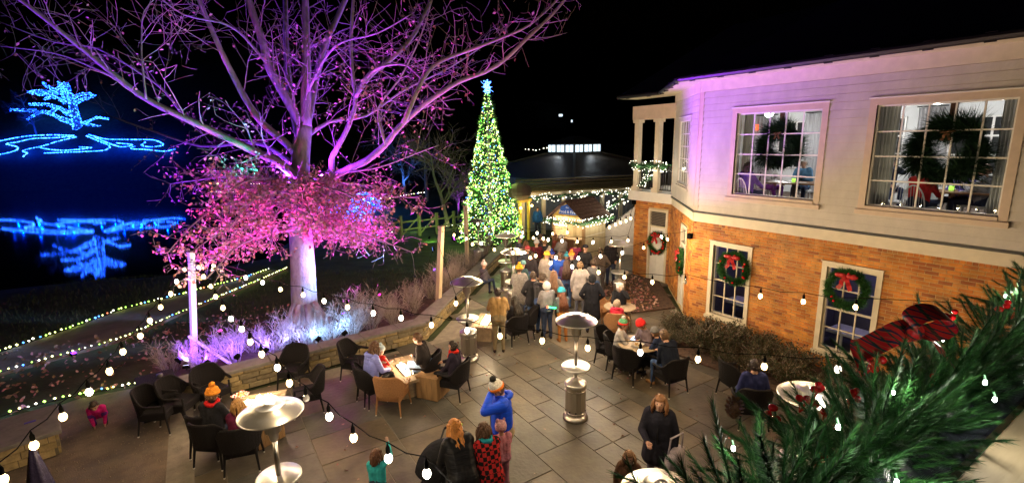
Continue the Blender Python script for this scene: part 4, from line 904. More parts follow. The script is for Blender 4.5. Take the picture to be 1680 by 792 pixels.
def chair(kind, p, rz, lab):
    if not cused[kind]: o = cp[kind]; o.location = (p[0], p[1], 0); o.rotation_euler[2] = rz; o['label'] = lab; cused[kind] = 1; return o
    return copy_tree(cp[kind], (p[0], p[1], 0), rz, lab)
m_tabw = mat('fire_table_wood', (.30,.22,.14), .7, vary=.3, scale=8, bump=.4, stretch=(1,.15,1)); m_flame = mat('flame', (1,.8,.5), 1, vary=0, emit=(1.0,.80,.55), estr=7)
m_tray = mat('fire_tray', (.05,.045,.04), .5, metal=.6, vary=.2); m_cube = mat('crate_wood', (.30,.175,.075), .75, vary=.35, scale=9, bump=.5, stretch=(1,1,.15))
def fire_table(label, p, rz, L=1.3, W=.62, power=22, hgt=.48):
    t = thing('fire_table', label, 'fire table', p, rz); top = MB(); nb = 5
    for i in range(nb):   # plank frame round the burner opening
        w = W/nb; x = -W/2+(i+.5)*w
        c = MB()
        if abs(x) < .15:
            for s in (-1, 1): c.bevbox((x, s*(L/4+.19), hgt-.03), (w-.006, L/2-.38, .06), .006)
        else: c.bevbox((x, 0, hgt-.03), (w-.006, L, .06), .006)
        c.build('top_plank', m_tabw, t)
    c = MB(); c.bevbox((0,0,(hgt-.06)/2), (W*.72, L*.72, hgt-.07), .01); bs = c.build('base', m_tabw, t)
    for s in (-1, 1):
        for k in range(5): c = MB(); c.box((s*(W*.36+.006), (k-2)*L*.14, (hgt-.06)/2), (.012, L*.135, hgt-.09)); c.build('plank', m_tabw, bs)
    c = MB(); c.box((0,0,hgt-.045), (W*.36, .72, .03)); c.build('burner_tray', m_tray, t)
    f = MB(); q = random.Random(int(p[0]*100))
    for k in range(26):
        x, y, h = q.uniform(-.08,.08), q.uniform(-.3,.3), q.uniform(.05,.13); f.tube([(x,y,hgt-.03),(x+q.uniform(-.02,.02),y,hgt-.03+h*.45),(x+q.uniform(-.02,.02),y+q.uniform(-.02,.02),hgt-.03+h)], [.03,.032,.004], 6)
    f.bevbox((0,0,hgt-.028), (W*.3, .64, .02), .005)
    tag(f.build('flames', m_flame, t, True), kind='stuff')
    for s in (-1, 1): point('fire_light', (0, s*.18, hgt+.28), power, (1,.72,.42), .1, t)
    return t
FT = (3.44, 9.87, 0.48)
fire_table('long wooden fire table with bright flames among the dark chairs', (FT[0], FT[1], 0), R(-2))
FT2 = (6.43, 11.42, 0.48)
fire_table('wooden fire table beside the tan jacket man', (FT2[0], FT2[1], 0), R(-45), 1.1)
FT3 = (0.55, 10.22, 0.48)
fire_table('fire table with glowing flames hidden behind the left heater dome', (FT3[0], FT3[1], 0), R(75), .95, .55)
def crate(label, p, rz, s=.52):
    t = thing('wooden_cube', label, 'side table', p, rz); c = MB(); c.box((0,0,s/2+.015), (s-.05,s-.05,s-.03)); c.build('core', m_cube, t)
    for k in range(4):
        for sx, sy in ((1,0),(-1,0),(0,1),(0,-1)):
            c = MB(); w = s/4; o = -s/2+(k+.5)*w
            c.box((sx*(s/2-.012) if sx else o, sy*(s/2-.012) if sy else o, s/2+.01), (.02 if sx else w-.006, .02 if sy else w-.006, s-.04)); c.build('plank', m_cube, t)
    c = MB(); c.bevbox((0,0,s+.005), (s+.01,s+.01,.03), .006); tp2 = c.build('lid', m_cube, t)
    c = MB(); c.box((s/2+.002,0,s*.82), (.008,.14,.03)); c.build('handle_slot', m_rub, t)
    c = MB()
    for a in (-1,1):
        for b2 in (-1,1): c.box((a*.2,b2*.2,.012), (.05,.05,.024))
    c.build('feet', m_rub, t)
crate('plank wooden cube at the near end of the fire table', (3.82, 9.23), R(35)); crate('plank wooden cube under the left heater dome', (0.52, 9.48), R(25))
# dark cabinet and bench by the yard corner
def cabinet(label, p, rz, d):
    t = thing('dark_cabinet', label, 'cabinet', p, rz); c = MB(); c.bevbox((0,0,d[2]/2), d, .01); c.build('body', m_wick, t); c = MB(); c.bevbox((0,0,d[2]+.015), (d[0]+.04,d[1]+.04,.03), .008); c.build('lid', m_wick, t)
    c = MB(); c.lathe([(.05,0),(.06,.01),(.055,.05),(.02,.06)], 14, (.08,.05,d[2]+.03)); c.build('ashtray', m_steel, t)
    for s in (-1,1): c = MB(); c.box((0, s*(d[1]/2+.004), d[2]*.5), (d[0]*.86,.008,d[2]*.8)); c.build('side_panel', m_wick, t)
cabinet('square dark wicker cabinet at the gravel edge by the wall end', (-1.16, 11.84), R(8), (.62,.62,.72))
# pale round tables
m_rtab = mat('round_table_top', (.36,.27,.18), .45, vary=.2, scale=8)
def round_table(label, p, r=.45, h=.72):
    t = thing('round_table', label, 'table', p); c = MB(); c.lathe([(.01,h-.03),(r-.01,h-.03),(r,h-.02),(r,h-.005),(r-.01,h)], 40); c.build('tabletop', m_rtab, t, True)
    for k in range(4): a = k*1.571+.6; c = MB(); c.tube([(r*.62*math.cos(a),r*.62*math.sin(a),h-.03),(r*.78*math.cos(a),r*.78*math.sin(a),0)], .024, 6); c.build('leg', m_rtab, t)
    c = MB(); c.lathe([(r*.66,.2),(r*.7,.2),(r*.7,.22),(r*.66,.22)], 24); c.build('stretcher_ring', m_rtab, t)
    return t
RT1 = (9.81, 9.62, 0.72); RT2 = (8.3, 7.5, 0.72)
round_table('round brown table by the hooded woman and the red coat child', (RT1[0], RT1[1], 0)); round_table('round table amid the seated group before the shrubs', (RT2[0], RT2[1], 0), .5)
t = thing('coffee_mug', 'dark coffee mug standing on the round brown table', 'mug', (RT1[0]-.28, RT1[1]+.05, .72)); c = MB(); c.lathe([(.03,0),(.042,.01),(.044,.1),(.038,.1),(.036,.02)], 16); c.build('cup', mat('mug_glaze', (.5,.45,.38), .3), t, True); c = MB(); c.tube([(.042,0,.08),(.075,0,.07),(.075,0,.035),(.042,0,.02)], .007, 6); c.build('handle', MATS['mug_glaze'], t)
def paper_tray(label, p, rz, check=True):
    m = bpy.data.materials.get('red_check')
    if not m:
        m = bpy.data.materials.new('red_check'); m.use_nodes = True; n = m.node_tree.nodes; l = m.node_tree.links; ck = n.new('ShaderNodeTexChecker'); ck.inputs['Scale'].default_value = 26; ck.inputs[1].default_value = (.8,.75,.7,1); ck.inputs[2].default_value = (.6,.03,.03,1); tc = n.new('ShaderNodeTexCoord'); l.new(tc.outputs['Object'], ck.inputs[0]); l.new(ck.outputs[0], n['Principled BSDF'].inputs['Base Color'])
    t = thing('food_tray', label, 'food tray', p, rz); c = MB(); a, b2, h = .11, .075, .06; v = [(-a,-b2,0),(a,-b2,0),(a,b2,0),(-a,b2,0),(-a-.03,-b2-.03,h),(a+.03,-b2-.03,h),(a+.03,b2+.03,h),(-a-.03,b2+.03,h)]
    c.add(v, [(0,1,2,3),(0,4,5,1),(1,5,6,2),(2,6,7,3),(3,7,4,0)]); c.build('tray', m if check else m_white, t); c = MB()
    q = random.Random(3)
    for k in range(16): x, y = q.uniform(-.08,.08), q.uniform(-.05,.05); c.tube([(x,y,.03),(x+q.uniform(-.04,.04),y+q.uniform(-.04,.04),.07)], .008, 4)
    c.build('chips', mat('chips', (.6,.38,.12), .7), t)
paper_tray('red checked paper food tray on the fire table behind the heater dome', (FT3[0]-.3, FT3[1]+.32, .485), .6); paper_tray('white paper food box on the table of the seated group', (RT2[0]-.2, RT2[1]-.15, .725), .3, False)
paper_tray('red checked paper food tray on the wooden cube under the dome', (0.49, 9.23, 0.54), .2)
t = thing('phone', 'lit phone lying on the table of the seated group', 'phone', (RT2[0]+.08, RT2[1]+.22, .73), R(25)); c = MB(); c.bevbox((0,0,.005), (.24,.12,.01), .003); c.build('case', m_rub, t); c = MB(); c.box((0,0,.0112), (.22,.105,.002)); c.build('screen', mat('phone_screen', (.3,.5,1), .3, vary=0, emit=(.45,.65,1), estr=3), t)

# ================================================================ HUT, PAVILION, STAIR
m_plank = mat('hut_plank', (.50,.40,.24), .7, vary=.2, scale=6, stretch=(1,1,.2)); m_hroof = mat('hut_shingle', (.10,.055,.04), .85, vary=.35, scale=10); m_blue = mat('sign_blue', (.03,.10,.42), .5, vary=.1); m_grn = [mat('garland_green_0', (.02,.07,.025), .6, vary=.4, scale=30), mat('garland_green_1', (.035,.10,.03), .6, vary=.4, scale=30)]
hr = R(14); _c = (14.3, 16.36); HA = Vector((_c[0]-(.14*math.cos(hr)+.85*math.sin(hr)), _c[1]-(.14*math.sin(hr)-.85*math.cos(hr)), 0))
hut = thing('market_hut', 'small wooden hut with brown shingle roof and blue gable sign', 'hut', tuple(HA), hr)
HW, HD, HE, HR_ = 1.7, 1.7, 2.0, 2.75     # local: gable faces -X side, ridge along +X
for k in range(8):
    c = MB(); c.box((.2+HD*(k+.5)/8, -HW/2, HE/2), (HD/8-.01, .04, HE)); c.build('plank', m_plank, hut)
    c = MB(); c.box((.2+HD*(k+.5)/8, HW/2, HE/2), (HD/8-.01, .04, HE)); c.build('plank', m_plank, hut)
c = MB(); c.box((.2+HD, 0, HE/2), (.04, HW-.06, HE)); c.build('back_wall', m_plank, hut)
c = MB(); c.box((1.05, -HW/2-.025, 1.15), (1.5, .01, .03)); c.build('rail_strip', m_cream, hut)
for y in (-HW/2, HW/2): c = MB(); c.box((.14, y, HE/2), (.12,.12,HE)); c.build('corner_post', m_cube, hut)
c = MB(); c.box((.1, 0, .5), (.06, HW-.14, 1.0)); c.build('counter_front', m_cube, hut); c = MB(); c.bevbox((.02, 0, 1.02), (.4, HW-.1, .05), .01); c.build('counter', m_cube, hut)
c = MB(); c.add([(.1,-HW/2,HE),(.1,HW/2,HE),(.1,0,HR_-.06),(.16,-HW/2,HE),(.16,HW/2,HE),(.16,0,HR_-.06)], [(0,2,1),(3,4,5),(0,1,4,3),(1,2,5,4),(2,0,3,5)]); c.build('gable', mat('gable_paint', (.55,.36,.06), .6), hut)
for s in (-1, 1):
    rows, cols = 7, 9
    for r in range(rows):
        for k in range(cols):
            u0, u1 = r/rows, (r+1)/rows; yo = lambda u: s*(HW/2+.3)*(1-u); zo = lambda u: HE-.18+(HR_-HE+.18)*u
            x0 = -.2+(HD+.6)*k/cols; x1 = -.2+(HD+.6)*(k+1)/cols-.012
            v = []
            for x in (x0, x1): v += [(x, yo(u0), zo(u0)+.035), (x, yo(u1), zo(u1)+.012), (x, yo(u1), zo(u1)-.01), (x, yo(u0), zo(u0)+.0)]
            c = MB(); c.add(v, [(0,1,2,3),(7,6,5,4),(0,4,5,1),(1,5,6,2),(2,6,7,3),(3,7,4,0)]); c.build('shingle', m_hroof, hut)
c = MB(); v = [(.09,-.50,HE+.1),(.09,.50,HE+.1),(.09,.36,HE+.45),(.09,0,HR_-.18),(.09,-.36,HE+.45)]; v2 = [(x-.03,y,z) for x,y,z in v]; c.add(v2+v, [(0,1,2,3,4),(9,8,7,6,5)]+[(i,5+i,5+(i+1)%5,(i+1)%5) for i in range(5)]); sg = c.build('sign_board', m_blue, hut)
def text(s, size, m, parent, loc, rot, name='lettering'):
    cu = bpy.data.curves.new(name, 'FONT'); cu.body = s; cu.size = size; cu.align_x = 'CENTER'; cu.align_y = 'CENTER'; cu.extrude = .004; cu.resolution_u = 2
    o = bpy.data.objects.new(name, cu); col.objects.link(o); dg = bpy.context.evaluated_depsgraph_get(); me = bpy.data.meshes.new_from_object(o.evaluated_get(dg)); bpy.data.objects.remove(o)
    me.materials.clear(); me.materials.append(m); r = link(name, me, parent, loc); r.rotation_euler = rot; return r
m_let = mat('white_letter', (.75,.8,.9), .5, vary=0)
text('Food & Fire', .19, m_let, sg, (.052, 0, HE+.22), (R(90), 0, R(-90))); text('the', .13, m_let, sg, (.052, 0, HE+.42), (R(90), 0, R(-90)))
point('hut_lamp', (1.0, 0, 1.85), 160, (1,.8,.5), .1, hut)
def garland(label, pts, r, seed, nlights=40, lights=0, lp=6, cat='garland', bulb=.022, density=46):
    q = random.Random(seed); d = densify(pts, .05); O = d[0]; t = thing('garland', label, cat, tuple(O)); c = MB(); lb = MB(); core = MB()
    core.tube([p-O for p in d[::4]]+[d[-1]-O], r*.3, 6); core.build('core', m_grn[0], t)
    L = sum((b2-a).length for a, b2 in zip(d[:-1], d[1:]))
    for i in range(int(L*density*4)):
        k = q.randrange(len(d)-1); ax = (d[k+1]-d[k]).normalized(); s = rot_about(ax.orthogonal(), ax, q.uniform(0, 6.28)); p = d[k]-O+s*r*.25; dr = (s+ax*q.uniform(-.8,.8)).normalized(); w = dr.cross(ax); 
        if w.length < .01: continue
        w.normalize(); c.cur = q.randrange(2); c.add([p-w*.012, p+w*.012, p+dr*r*q.uniform(.7, 1.15)], [(0,1,2)])
    for i in range(nlights):
        k = q.randrange(len(d)-1); ax = (d[k+1]-d[k]).normalized(); s = rot_about(ax.orthogonal(), ax, q.uniform(0, 6.28)); lb.octa(tuple(d[k]-O+s*r*.95), bulb)
    tag(c.build('needles', m_grn, t), kind='stuff'); tag(lb.build('fairy_lights', led[3], t), kind='stuff')
    for i in range(lights): p = d[int((i+.5)*len(d)/lights)]-O; point('fairy_glow', (p.x-.12, p.y-.16, p.z-.05), lp, (1,.92,.7), .05, t)
    return t
def hp_(x, y, z): a, b2 = math.cos(hr), math.sin(hr); return (HA.x+a*x-b2*y, HA.y+b2*x+a*y, z)
garland('lit green garland along the hut eave above the pale wall', [hp_(-.2,-HW/2-.3,HE-.16), hp_(HD+.4,-HW/2-.3,HE-.16)], .13, 51, 60, 6, 8, bulb=.022)
garland('lit green garland along the sloping gable edge of the hut', [hp_(-.22,HW/2+.3,HE-.2), hp_(-.22,0,HE-.22), hp_(-.22,-HW/2-.3,HE-.2)], .12, 52, 60, 5, 8, bulb=.022)
garland('lit garland wound on the porch rail above the brick corner', [(14.45,13.7,4.42),(14.42,13.1,4.36),(14.44,12.6,4.42),(14.42,12.0,4.36)], .14, 53, 60, 3, 5, bulb=.016)
garland('lit garland hanging down the porch baluster', [(14.48,13.1,4.3),(14.48,12.95,3.95),(14.48,13.4,3.6)], .09, 54, 22, bulb=.015)
# white stair with arch behind the brick corner
m_stair = mat('stair_plaster', (.62,.56,.52), .7, vary=.12); m_archb = m_brick[1]
SA = Vector((16.9, 16.3, 0)); st = thing('outside_stair', 'white outdoor stair with arch beneath behind the brick corner', 'stairs', tuple(SA), R(-55))
Lx = 3.4; c = MB(); pts_o = []; arch = [(.9+1.0*math.cos(a), 1.0+1.25*math.sin(a)) for a in [math.pi*i/12 for i in range(13)]]
poly = [(3.6,0),(3.6,3.3),(1.6,3.3),(-1.2,1.0),(-1.2,0)]
# wall made of strips round the arch opening
xs = [-1.2+.15*i for i in range(33)]
def topz(x): return 3.3 if x > 1.6 else 1.0+(x+1.2)*2.3/2.8
def archz(x): t_ = 1-((x-1.9)/1.0)**2; return 0 if t_ <= 0 else .8+1.25*math.sqrt(t_)
for a, b2 in zip(xs[:-1], xs[1:]):
    m_ = (a+b2)/2; z0 = archz(m_)
    c.add([(a,0,z0 and archz(a) or 0),(b2,0,z0 and archz(b2) or 0),(b2,0,topz(b2)),(a,0,topz(a)),(a,.25,z0 and archz(a) or 0),(b2,.25,z0 and archz(b2) or 0),(b2,.25,topz(b2)),(a,.25,topz(a))], [(0,1,2,3),(7,6,5,4),(3,2,6,7),(0,4,5,1)])
c.build('stair_wall', m_stair, st)
for k in range(14):
    x = -1.15+k*.2; c = MB(); c.box((x+.1, .75, (topz(x)+.05)/2), (.2, 1.0, topz(x)+.05)); c.build('step', m_stair, st)
rl = MB(); rl.tube([(-1.1,.1,1.95),(1.6,.1,4.2),(3.6,.1,4.2)], .035, 6); rr_ = rl.build('handrail', m_lead, st)
for k in range(26): x = -1.05+k*.18; q_ = MB(); q_.box((x,.1,topz(x)+.45), (.02,.02,.9)); q_.build('baluster', m_lead, rr_)
def sp_(x, y, z): a, b2 = math.cos(R(-55)), math.sin(R(-55)); return (SA.x+a*x-b2*y, SA.y+b2*x+a*y, z)
garland('thick lit garland on the stair handrail behind the hut', [sp_(-1.1,.05,2.0), sp_(.3,0,3.1), sp_(1.6,.05,4.2), sp_(3.4,.05,4.2)], .2, 55, 120, 5, 9, bulb=.03)
# pavilion
PV = Vector((25.35, 30.24, 4.64)); PV.z = 0; pr0 = math.atan2(-PV.y, -PV.x) - R(45)
pav = thing('pavilion', 'low dark pavilion with tiled roof and lit clerestory windows', 'building', tuple(PV), pr0)
m_tile = mat('roof_tile', (.09,.075,.06), .6, vary=.3, scale=10); m_pw = mat('pavilion_wall', (.32,.26,.2), .8, vary=.1)
def ring(r, z, n=4, sx=1.0): return [(r*sx*math.cos(2*math.pi*(k+.5)/n), r*math.sin(2*math.pi*(k+.5)/n), z) for k in range(n)]
rows = 26
for r in range(rows):
    u0, u1 = r/rows, (r+1)/rows; a = ring(8.6-6.5*u0, 2.85+1.5*u0+.05, 4); b2 = ring(8.6-6.5*u1, 2.85+1.5*u1, 4); b3 = ring(8.6-6.5*u0, 2.85+1.5*u0, 4); c = MB(); c.add(a+b2+b3, [(k,(k+1)%4,4+(k+1)%4,4+k) for k in range(4)]+[(8+k,8+(k+1)%4,(k+1)%4,k) for k in range(4)]); c.build('tile_course', m_tile, pav)
for k in range(4):   # hip caps
    c = MB(); c.tube([ring(8.6,2.92)[k], ring(2.1,4.42)[k]], .09, 6); c.build('hip_cap', m_tile, pav)
c = MB(); a, b2 = ring(7.9,0), ring(7.9,2.8); c.add(a+b2, [(k,(k+1)%4,4+(k+1)%4,4+k) for k in range(4)]); c.build('wall', m_pw, pav)
c = MB(); a, b2 = ring(8.6,2.82), ring(7.9,2.84); c.add(a+b2, [(k,4+k,4+(k+1)%4,(k+1)%4) for k in range(4)]); c.build('soffit', m_pw, pav)
c = MB(); a, b2 = ring(2.05,4.3), ring(2.05,5.12); c.add(a+b2, [(k,(k+1)%4,4+(k+1)%4,4+k) for k in range(4)]); cl = c.build('clerestory', m_tile, pav)
c = MB(); a, b2 = ring(2.5,5.12), ring(.3,5.7); c.add(a+b2, [(k,(k+1)%4,4+(k+1)%4,4+k) for k in range(4)]+[(3,2,1,0)]); c.build('upper_roof', m_roof, pav)
m_lit = mat('lit_window', (.8,.9,1), .5, vary=0, emit=(.72,.90,1.0), estr=1.5)
R8 = ring(2.06, 4.78)
for k in range(4):
    a, b2 = Vector(R8[k]), Vector(R8[(k+1)%4]); d = (b2-a).normalized(); nn_ = Vector((d.y,-d.x,0)); L = (b2-a).length
    for i in range(3):
        p = a+(b2-a)*(i+.5)/3+nn_*.03; c = MB(); c.obox(p, d*(L/6-.1), nn_*.01, Vector((0,0,.26))); wv = c.build('window', m_lit, pav); c = MB(); c.obox(p+nn_*.02, d*.02, nn_*.01, Vector((0,0,.26))); c.build('mullion', m_tile, wv)
    mid = (a+b2)/2; spot('clerestory_light', tuple(mid+nn_*.25), tuple(mid+nn_*3.0+Vector((0,0,-1.2))), 170, (.85,.93,1), 120, .5, pav, .15)
# colonnade with string garland in front
CA = Vector((*(15.54, 23.03), 0)); CB = Vector((*(23.05, 21.29), 0)); cl_ = thing('colonnade', 'pale colonnade roof edge with posts before the pavilion', 'colonnade', tuple(CA)); d = (CB-CA); ang = math.atan2(d.y, d.x); nf = Vector((d.y,-d.x,0)).normalized()
c = MB(); mid = d/2; c.box((mid.x, mid.y, 2.45), (d.length+1.0, .25, .25), ang); c.build('beam', m_cream, cl_)
for k in range(7):
    p = d*k/6; c = MB(); c.box((p.x, p.y, 1.3), (.2,.2,2.5), ang); c.build('post', m_cream, cl_)
for k in range(5):
    c = MB(); o0 = nf*(.55-k*.35)+Vector((0,0,2.6+k*.14)); c.obox(mid+o0, d/2*1.04, nf*.2, Vector((0,0,.03))); c.build('tile_course', mat('warm_tile', (.20,.155,.08), .7, vary=.3, scale=6), cl_)
for k in range(60):
    p = d*(k+.5)/60+nf*.78+Vector((0,0,2.62)); c = MB(); c.tube([p, p-nf*.5+Vector((0,0,.17))], .07, 6); c.build('eave_tile', MATS['warm_tile'], cl_)
bk = MB(); bk.box((mid.x-nf.x*1.4, mid.y-nf.y*1.4, 1.3), (d.length+1, .1, 2.6), ang); bk.build('back_wall', mat('blue_grey_wall', (.22,.25,.34), .8), cl_)
n_ = Vector((nf.x, nf.y, 0))*.3
garland('garland with white lights strung under the colonnade eave', [CA+n_+Vector((0,0,2.35))]+[CA+d*k/12+n_+Vector((0,0,2.35 if k % 2 == 0 else 2.15)) for k in range(1, 13)], .15, 57, 110, 5, 5, bulb=.03, density=26)
led_string('string of white lights on the ridge left of the pavilion roof', [(21.85, 31.9, 4.71), (22.55, 31.42, 4.61), (23.24, 31.02, 4.78)], .22, .045, 12, (0,0,0,6,0))
# yellow lit porch frame beside the conifer
YP = (14.95, 21.93); t = thing('lantern_stand', 'yellow lit timber stand with brown rounded roof beside the conifer', 'stand', (YP[0], YP[1], 0), .4); m_yel = mat('yellow_post', (.55,.40,.06), .6)
for x in (-.5, .35): c = MB(); c.box((x,0,1.1), (.13,.13,2.2)); c.build('post', m_yel, t)
c = MB(); c.box((-.05,0,2.22), (1.2,.2,.14)); c.build('beam', m_yel, t); c = MB(); c.ball((-.35,.1,2.75), (.75,.6,.5), 14, 8); c.build('roof', mat('thatch', (.10,.07,.05), .9, bump=.8), t)
for x in (-.62, .5): c = MB(); c.ball((x,-.12,1.9), .07, 10, 6); c.build('lamp', bulb_mat('lamp_amber', (1,.6,.2), 12), t); point('lamp_light', (x,-.3,1.9), 26, (1,.65,.25), .06, t)
for i, (px, y_) in enumerate([]): pass
t = thing('house', 'unlit house far up the slope with a pair of lit windows', 'house', (75.39, 98.59, 11.3))
c = MB(); c.box((0,4,0), (18,6,6), .5); c.build('wall', m_dark, t)
for k, (x, y_, s) in enumerate([(-1.9,0,.3),(2.1,0,.45),(4.8,-1.4,.18)]):
    c = MB(); c.obox((x*VR[0]*1.0-1.2*UF[0], x*VR[1]-1.2*UF[1], y_), Vector((*VR,0))*s, Vector((*UF,0))*.05, Vector((0,0,.28))); c.build('window', m_lit, t)

# ================================================================ PEOPLE
def fabric(c, kind='cloth'):
    key = 'cloth_%s_%.3f_%.3f_%.3f' % (kind, *c)
    if key in MATS: return MATS[key]
    if kind == 'puffy': m = mat(key, c, .45, vary=.2, scale=10, bump=.9, bscale=7, stretch=(.5,.5,3.4), spec=.25)
    elif kind == 'fluffy': m = mat(key, c, .95, vary=.35, scale=26, bump=1.0, bscale=70, spec=.1)
    else: m = mat(key, c, .9, vary=.32, scale=7, bump=1.0, bscale=11, spec=.12)
    if kind == 'plaid':
        n = m.node_tree.nodes; l = m.node_tree.links; ck = n.new('ShaderNodeTexChecker'); ck.inputs['Scale'].default_value = 16; ck.inputs[1].default_value = (.55,.03,.03,1); ck.inputs[2].default_value = (.02,.015,.015,1)
        tc = n.new('ShaderNodeTexCoord'); l.new(tc.outputs['Object'], ck.inputs[0]); l.new(ck.outputs[0], n['Principled BSDF'].inputs['Base Color'])
    return m
SKIN = [mat('skin_%d' % i, c, .55, vary=.08, scale=14, sss=.08) for i, c in enumerate([(.52,.30,.21),(.46,.25,.17),(.30,.16,.10)])]
m_eye = mat('eye_dark', (.02,.015,.012), .3, vary=0); m_lip = mat('lip', (.36,.12,.10), .5, vary=0)
def cap_mesh(mb, a, b, ra, rb, n=10):
    a, b = Vector(a), Vector(b); d = b-a; L = d.length
    if L < 1e-5: mb.ball(a, ra, n, 8); return
    d /= L; pts, rad = [], []
    for k in range(4): t = math.pi/2*(1-k/3.5); pts.append(a-d*ra*math.sin(t)*.999); rad.append(max(1e-3, ra*math.cos(t)))
    pts += [a, b]; rad += [ra, rb]
    for k in range(4): t = math.pi/2*((k+.5)/3.5); pts.append(b+d*rb*math.sin(min(t, math.pi/2))*.999); rad.append(max(1e-3, rb*math.cos(min(t, math.pi/2))))
    mb.tube(pts, rad, n)
def ik(S, T, l1, l2, pole):
    S, T = Vector(S), Vector(T); d = T-S; L = d.length; mx = (l1+l2)*.995
    if L > mx: T = S+d*(mx/L); d = T-S; L = mx
    a = (l1*l1-l2*l2+L*L)/(2*L); h = math.sqrt(max(0, l1*l1-a*a)); u = d/L; p = Vector(pole); p -= u*p.dot(u); p.normalize()
    return S+u*a+p*h, T
ARM = {'down': (.25,.04,-.52), 'front': (.13,.34,-.28), 'face': (.06,.17,.13), 'pocket': (.22,.10,-.40), 'phone': (.07,.30,-.12), 'up': (.20,.24,.42), 'table': (.15,.40,-.33), 'lap': (.09,.30,-.42), 'hold': (.04,.22,-.18), 'reach': (.16,.48,-.30), 'ground': (.12,.42,-.55), 'hip': (.3,.0,-.36)}
def person(label, p, rz, pose='stand', h=1.72, top=(.02,.02,.025), kind='cloth', bottom=(.03,.04,.08), shoes=(.03,.02,.015), skin=0, hair=('short', (.05,.03,.02)), hat=None, arms=('down','down'), lean=0.0, nod=0.0, turn=0.0, coat=.0, group=None, child=False, scarf=None, z=0.0, seat=.46, vox=.017, gloves=None, legs=None, twist=0.0, bulk=1.07, backhood=False):
    S = h/1.72; hs = 1.0 if not child else (1.28 if h < 1.2 else 1.14)
    t = thing('person', label, 'person', (p[0], p[1], z), rz, group); q = random.Random(label)
    segs = []            # (a, b, ra, rb, zone)  zones: 0 skin, 1 top, 2 bottom, 3 shoes, 4 gloves/skin hands
    if pose == 'sit': pz = seat/S + .10; py = -.04
    elif pose == 'crouch': pz = .30; py = -.10
    else: pz = .93; py = 0
    lean = R(lean); cl, sl = math.cos(lean), math.sin(lean); tw = R(twist)
    def T(x, y, zz):      # torso space -> figure space (forward lean about the hips)
        x, y = x*math.cos(tw)-y*math.sin(tw), x*math.sin(tw)+y*math.cos(tw)
        return Vector((x, py + y*cl + zz*sl, pz + zz*cl - y*sl))
    B = bulk
    for s in (-1, 1):
        segs.append((T(s*.065,0,.0), T(s*.085,.0,.34), .125*B, .118*B, 1))
        segs.append((T(s*.085,0,.34), T(s*.135,-.01,.47), .118*B, .078*B, 1))
        segs.append((T(s*.07,-.02,-.02), T(s*.06,-.01,.08), .128*B, .12*B, 1 if coat > .05 else 2))
    segs.append((T(0,.01,.05), T(0,.015,.40), .128*B, .125*B, 1)); segs.append((T(0,0,.46), T(0,.012,.575), .062, .052, 0 if not scarf else 1))
    # legs
    hipz = pz - .03
    for i, s in enumerate((-1, 1)):
        hip = Vector((s*.085, py, hipz))
        if pose == 'stand':
            sp = (legs or (0, 0))[i]; knee = Vector((s*.10, py+.03+sp*.5, .49)); ank = Vector((s*.11, py-.02+sp, .085))
        elif pose == 'sit': knee = Vector((s*.13, py+.42, pz-.02)); ank = Vector((s*.13, py+.44+(.08 if s > 0 else -.03), .085))
        else: knee = Vector((s*.17, py+.30, .44)); ank = Vector((s*.13, py+.06, .075))
        segs += [(hip, knee, .098, .066, 2), (knee, ank, .064, .046, 2), (ank+Vector((0,-.03,-.03)), ank+Vector((s*.02,.15,-.045)), .042, .036, 3)]
    if coat > .05:
        if pose == 'stand':
            for s in (-1, 1): segs.append((T(s*.07,0,.02), Vector((s*.10, py, .92-coat)), .135*B, .14*B, 1))
            segs.append((T(0,0,.02), Vector((0, py, .92-coat)), .14*B, .15*B, 1))
        elif pose == 'sit':
            for s in (-1, 1): segs.append((T(s*.07,0,.02), Vector((s*.11, py+coat*.8, pz)), .125, .10, 1))
    hands = []
    for i, s in enumerate((1, -1)):
        a = arms[i]; tg = ARM[a] if isinstance(a, str) else a; Sh = T(s*.165, -.01, .455); Tg = T(s*tg[0], tg[1], .455+tg[2])
        el, wr_ = ik(Sh, Tg, .285, .255, (s*.8, -.45, -.9)); segs += [(Sh, el, .070*B, .056*B, 1), (el, wr_, .055*B, .042*B, 1)]
        dv = (wr_-el).normalized(); hand = wr_+dv*.07; segs.append((wr_, hand, .030, .034, 4)); hands.append((wr_, hand, dv, s))
    # head
    nk = T(0, .012, .575); tn = R(turn); nd = R(nod) + lean*.55
    hm = Matrix.Rotation(tn, 3, 'Z') @ Matrix.Rotation(-nd, 3, 'X'); hc = nk + hm @ Vector((0, .022, .085*hs))
    def Hd(x, y, zz): return hc + hm @ Vector((x*hs, y*hs, zz*hs))
    mb = MB()
    for a, b, ra, rb, zn in segs: cap_mesh(mb, a, b, ra, rb)
    n0 = len(mb.v); mb.ball((0,0,0), (.076*hs,.094*hs,.106*hs), 14, 10); mb.ball((0,.03*hs,-.065*hs), (.052*hs,.058*hs,.05*hs), 10, 8); mb.ball((0,.097*hs,-.012*hs), (.015*hs,.022*hs,.022*hs), 8, 6)
    for s in (-1, 1): mb.ball((s*.078*hs,-.01*hs,-.012*hs), (.016*hs,.022*hs,.032*hs), 8, 6)
    for i in range(n0, len(mb.v)): mb.v[i] = tuple(hc + hm @ Vector(mb.v[i]))
    me = mb.mesh('tmp'); o = bpy.data.objects.new('tmp', me); col.objects.link(o); md = o.modifiers.new('r', 'REMESH'); md.mode = 'VOXEL'; md.voxel_size = vox; sm = o.modifiers.new('s', 'SMOOTH'); sm.factor = .5; sm.iterations = 3
    bm_ = bpy.data.meshes.new_from_object(o.evaluated_get(bpy.context.evaluated_depsgraph_get())); bpy.data.objects.remove(o); bpy.data.meshes.remove(me)
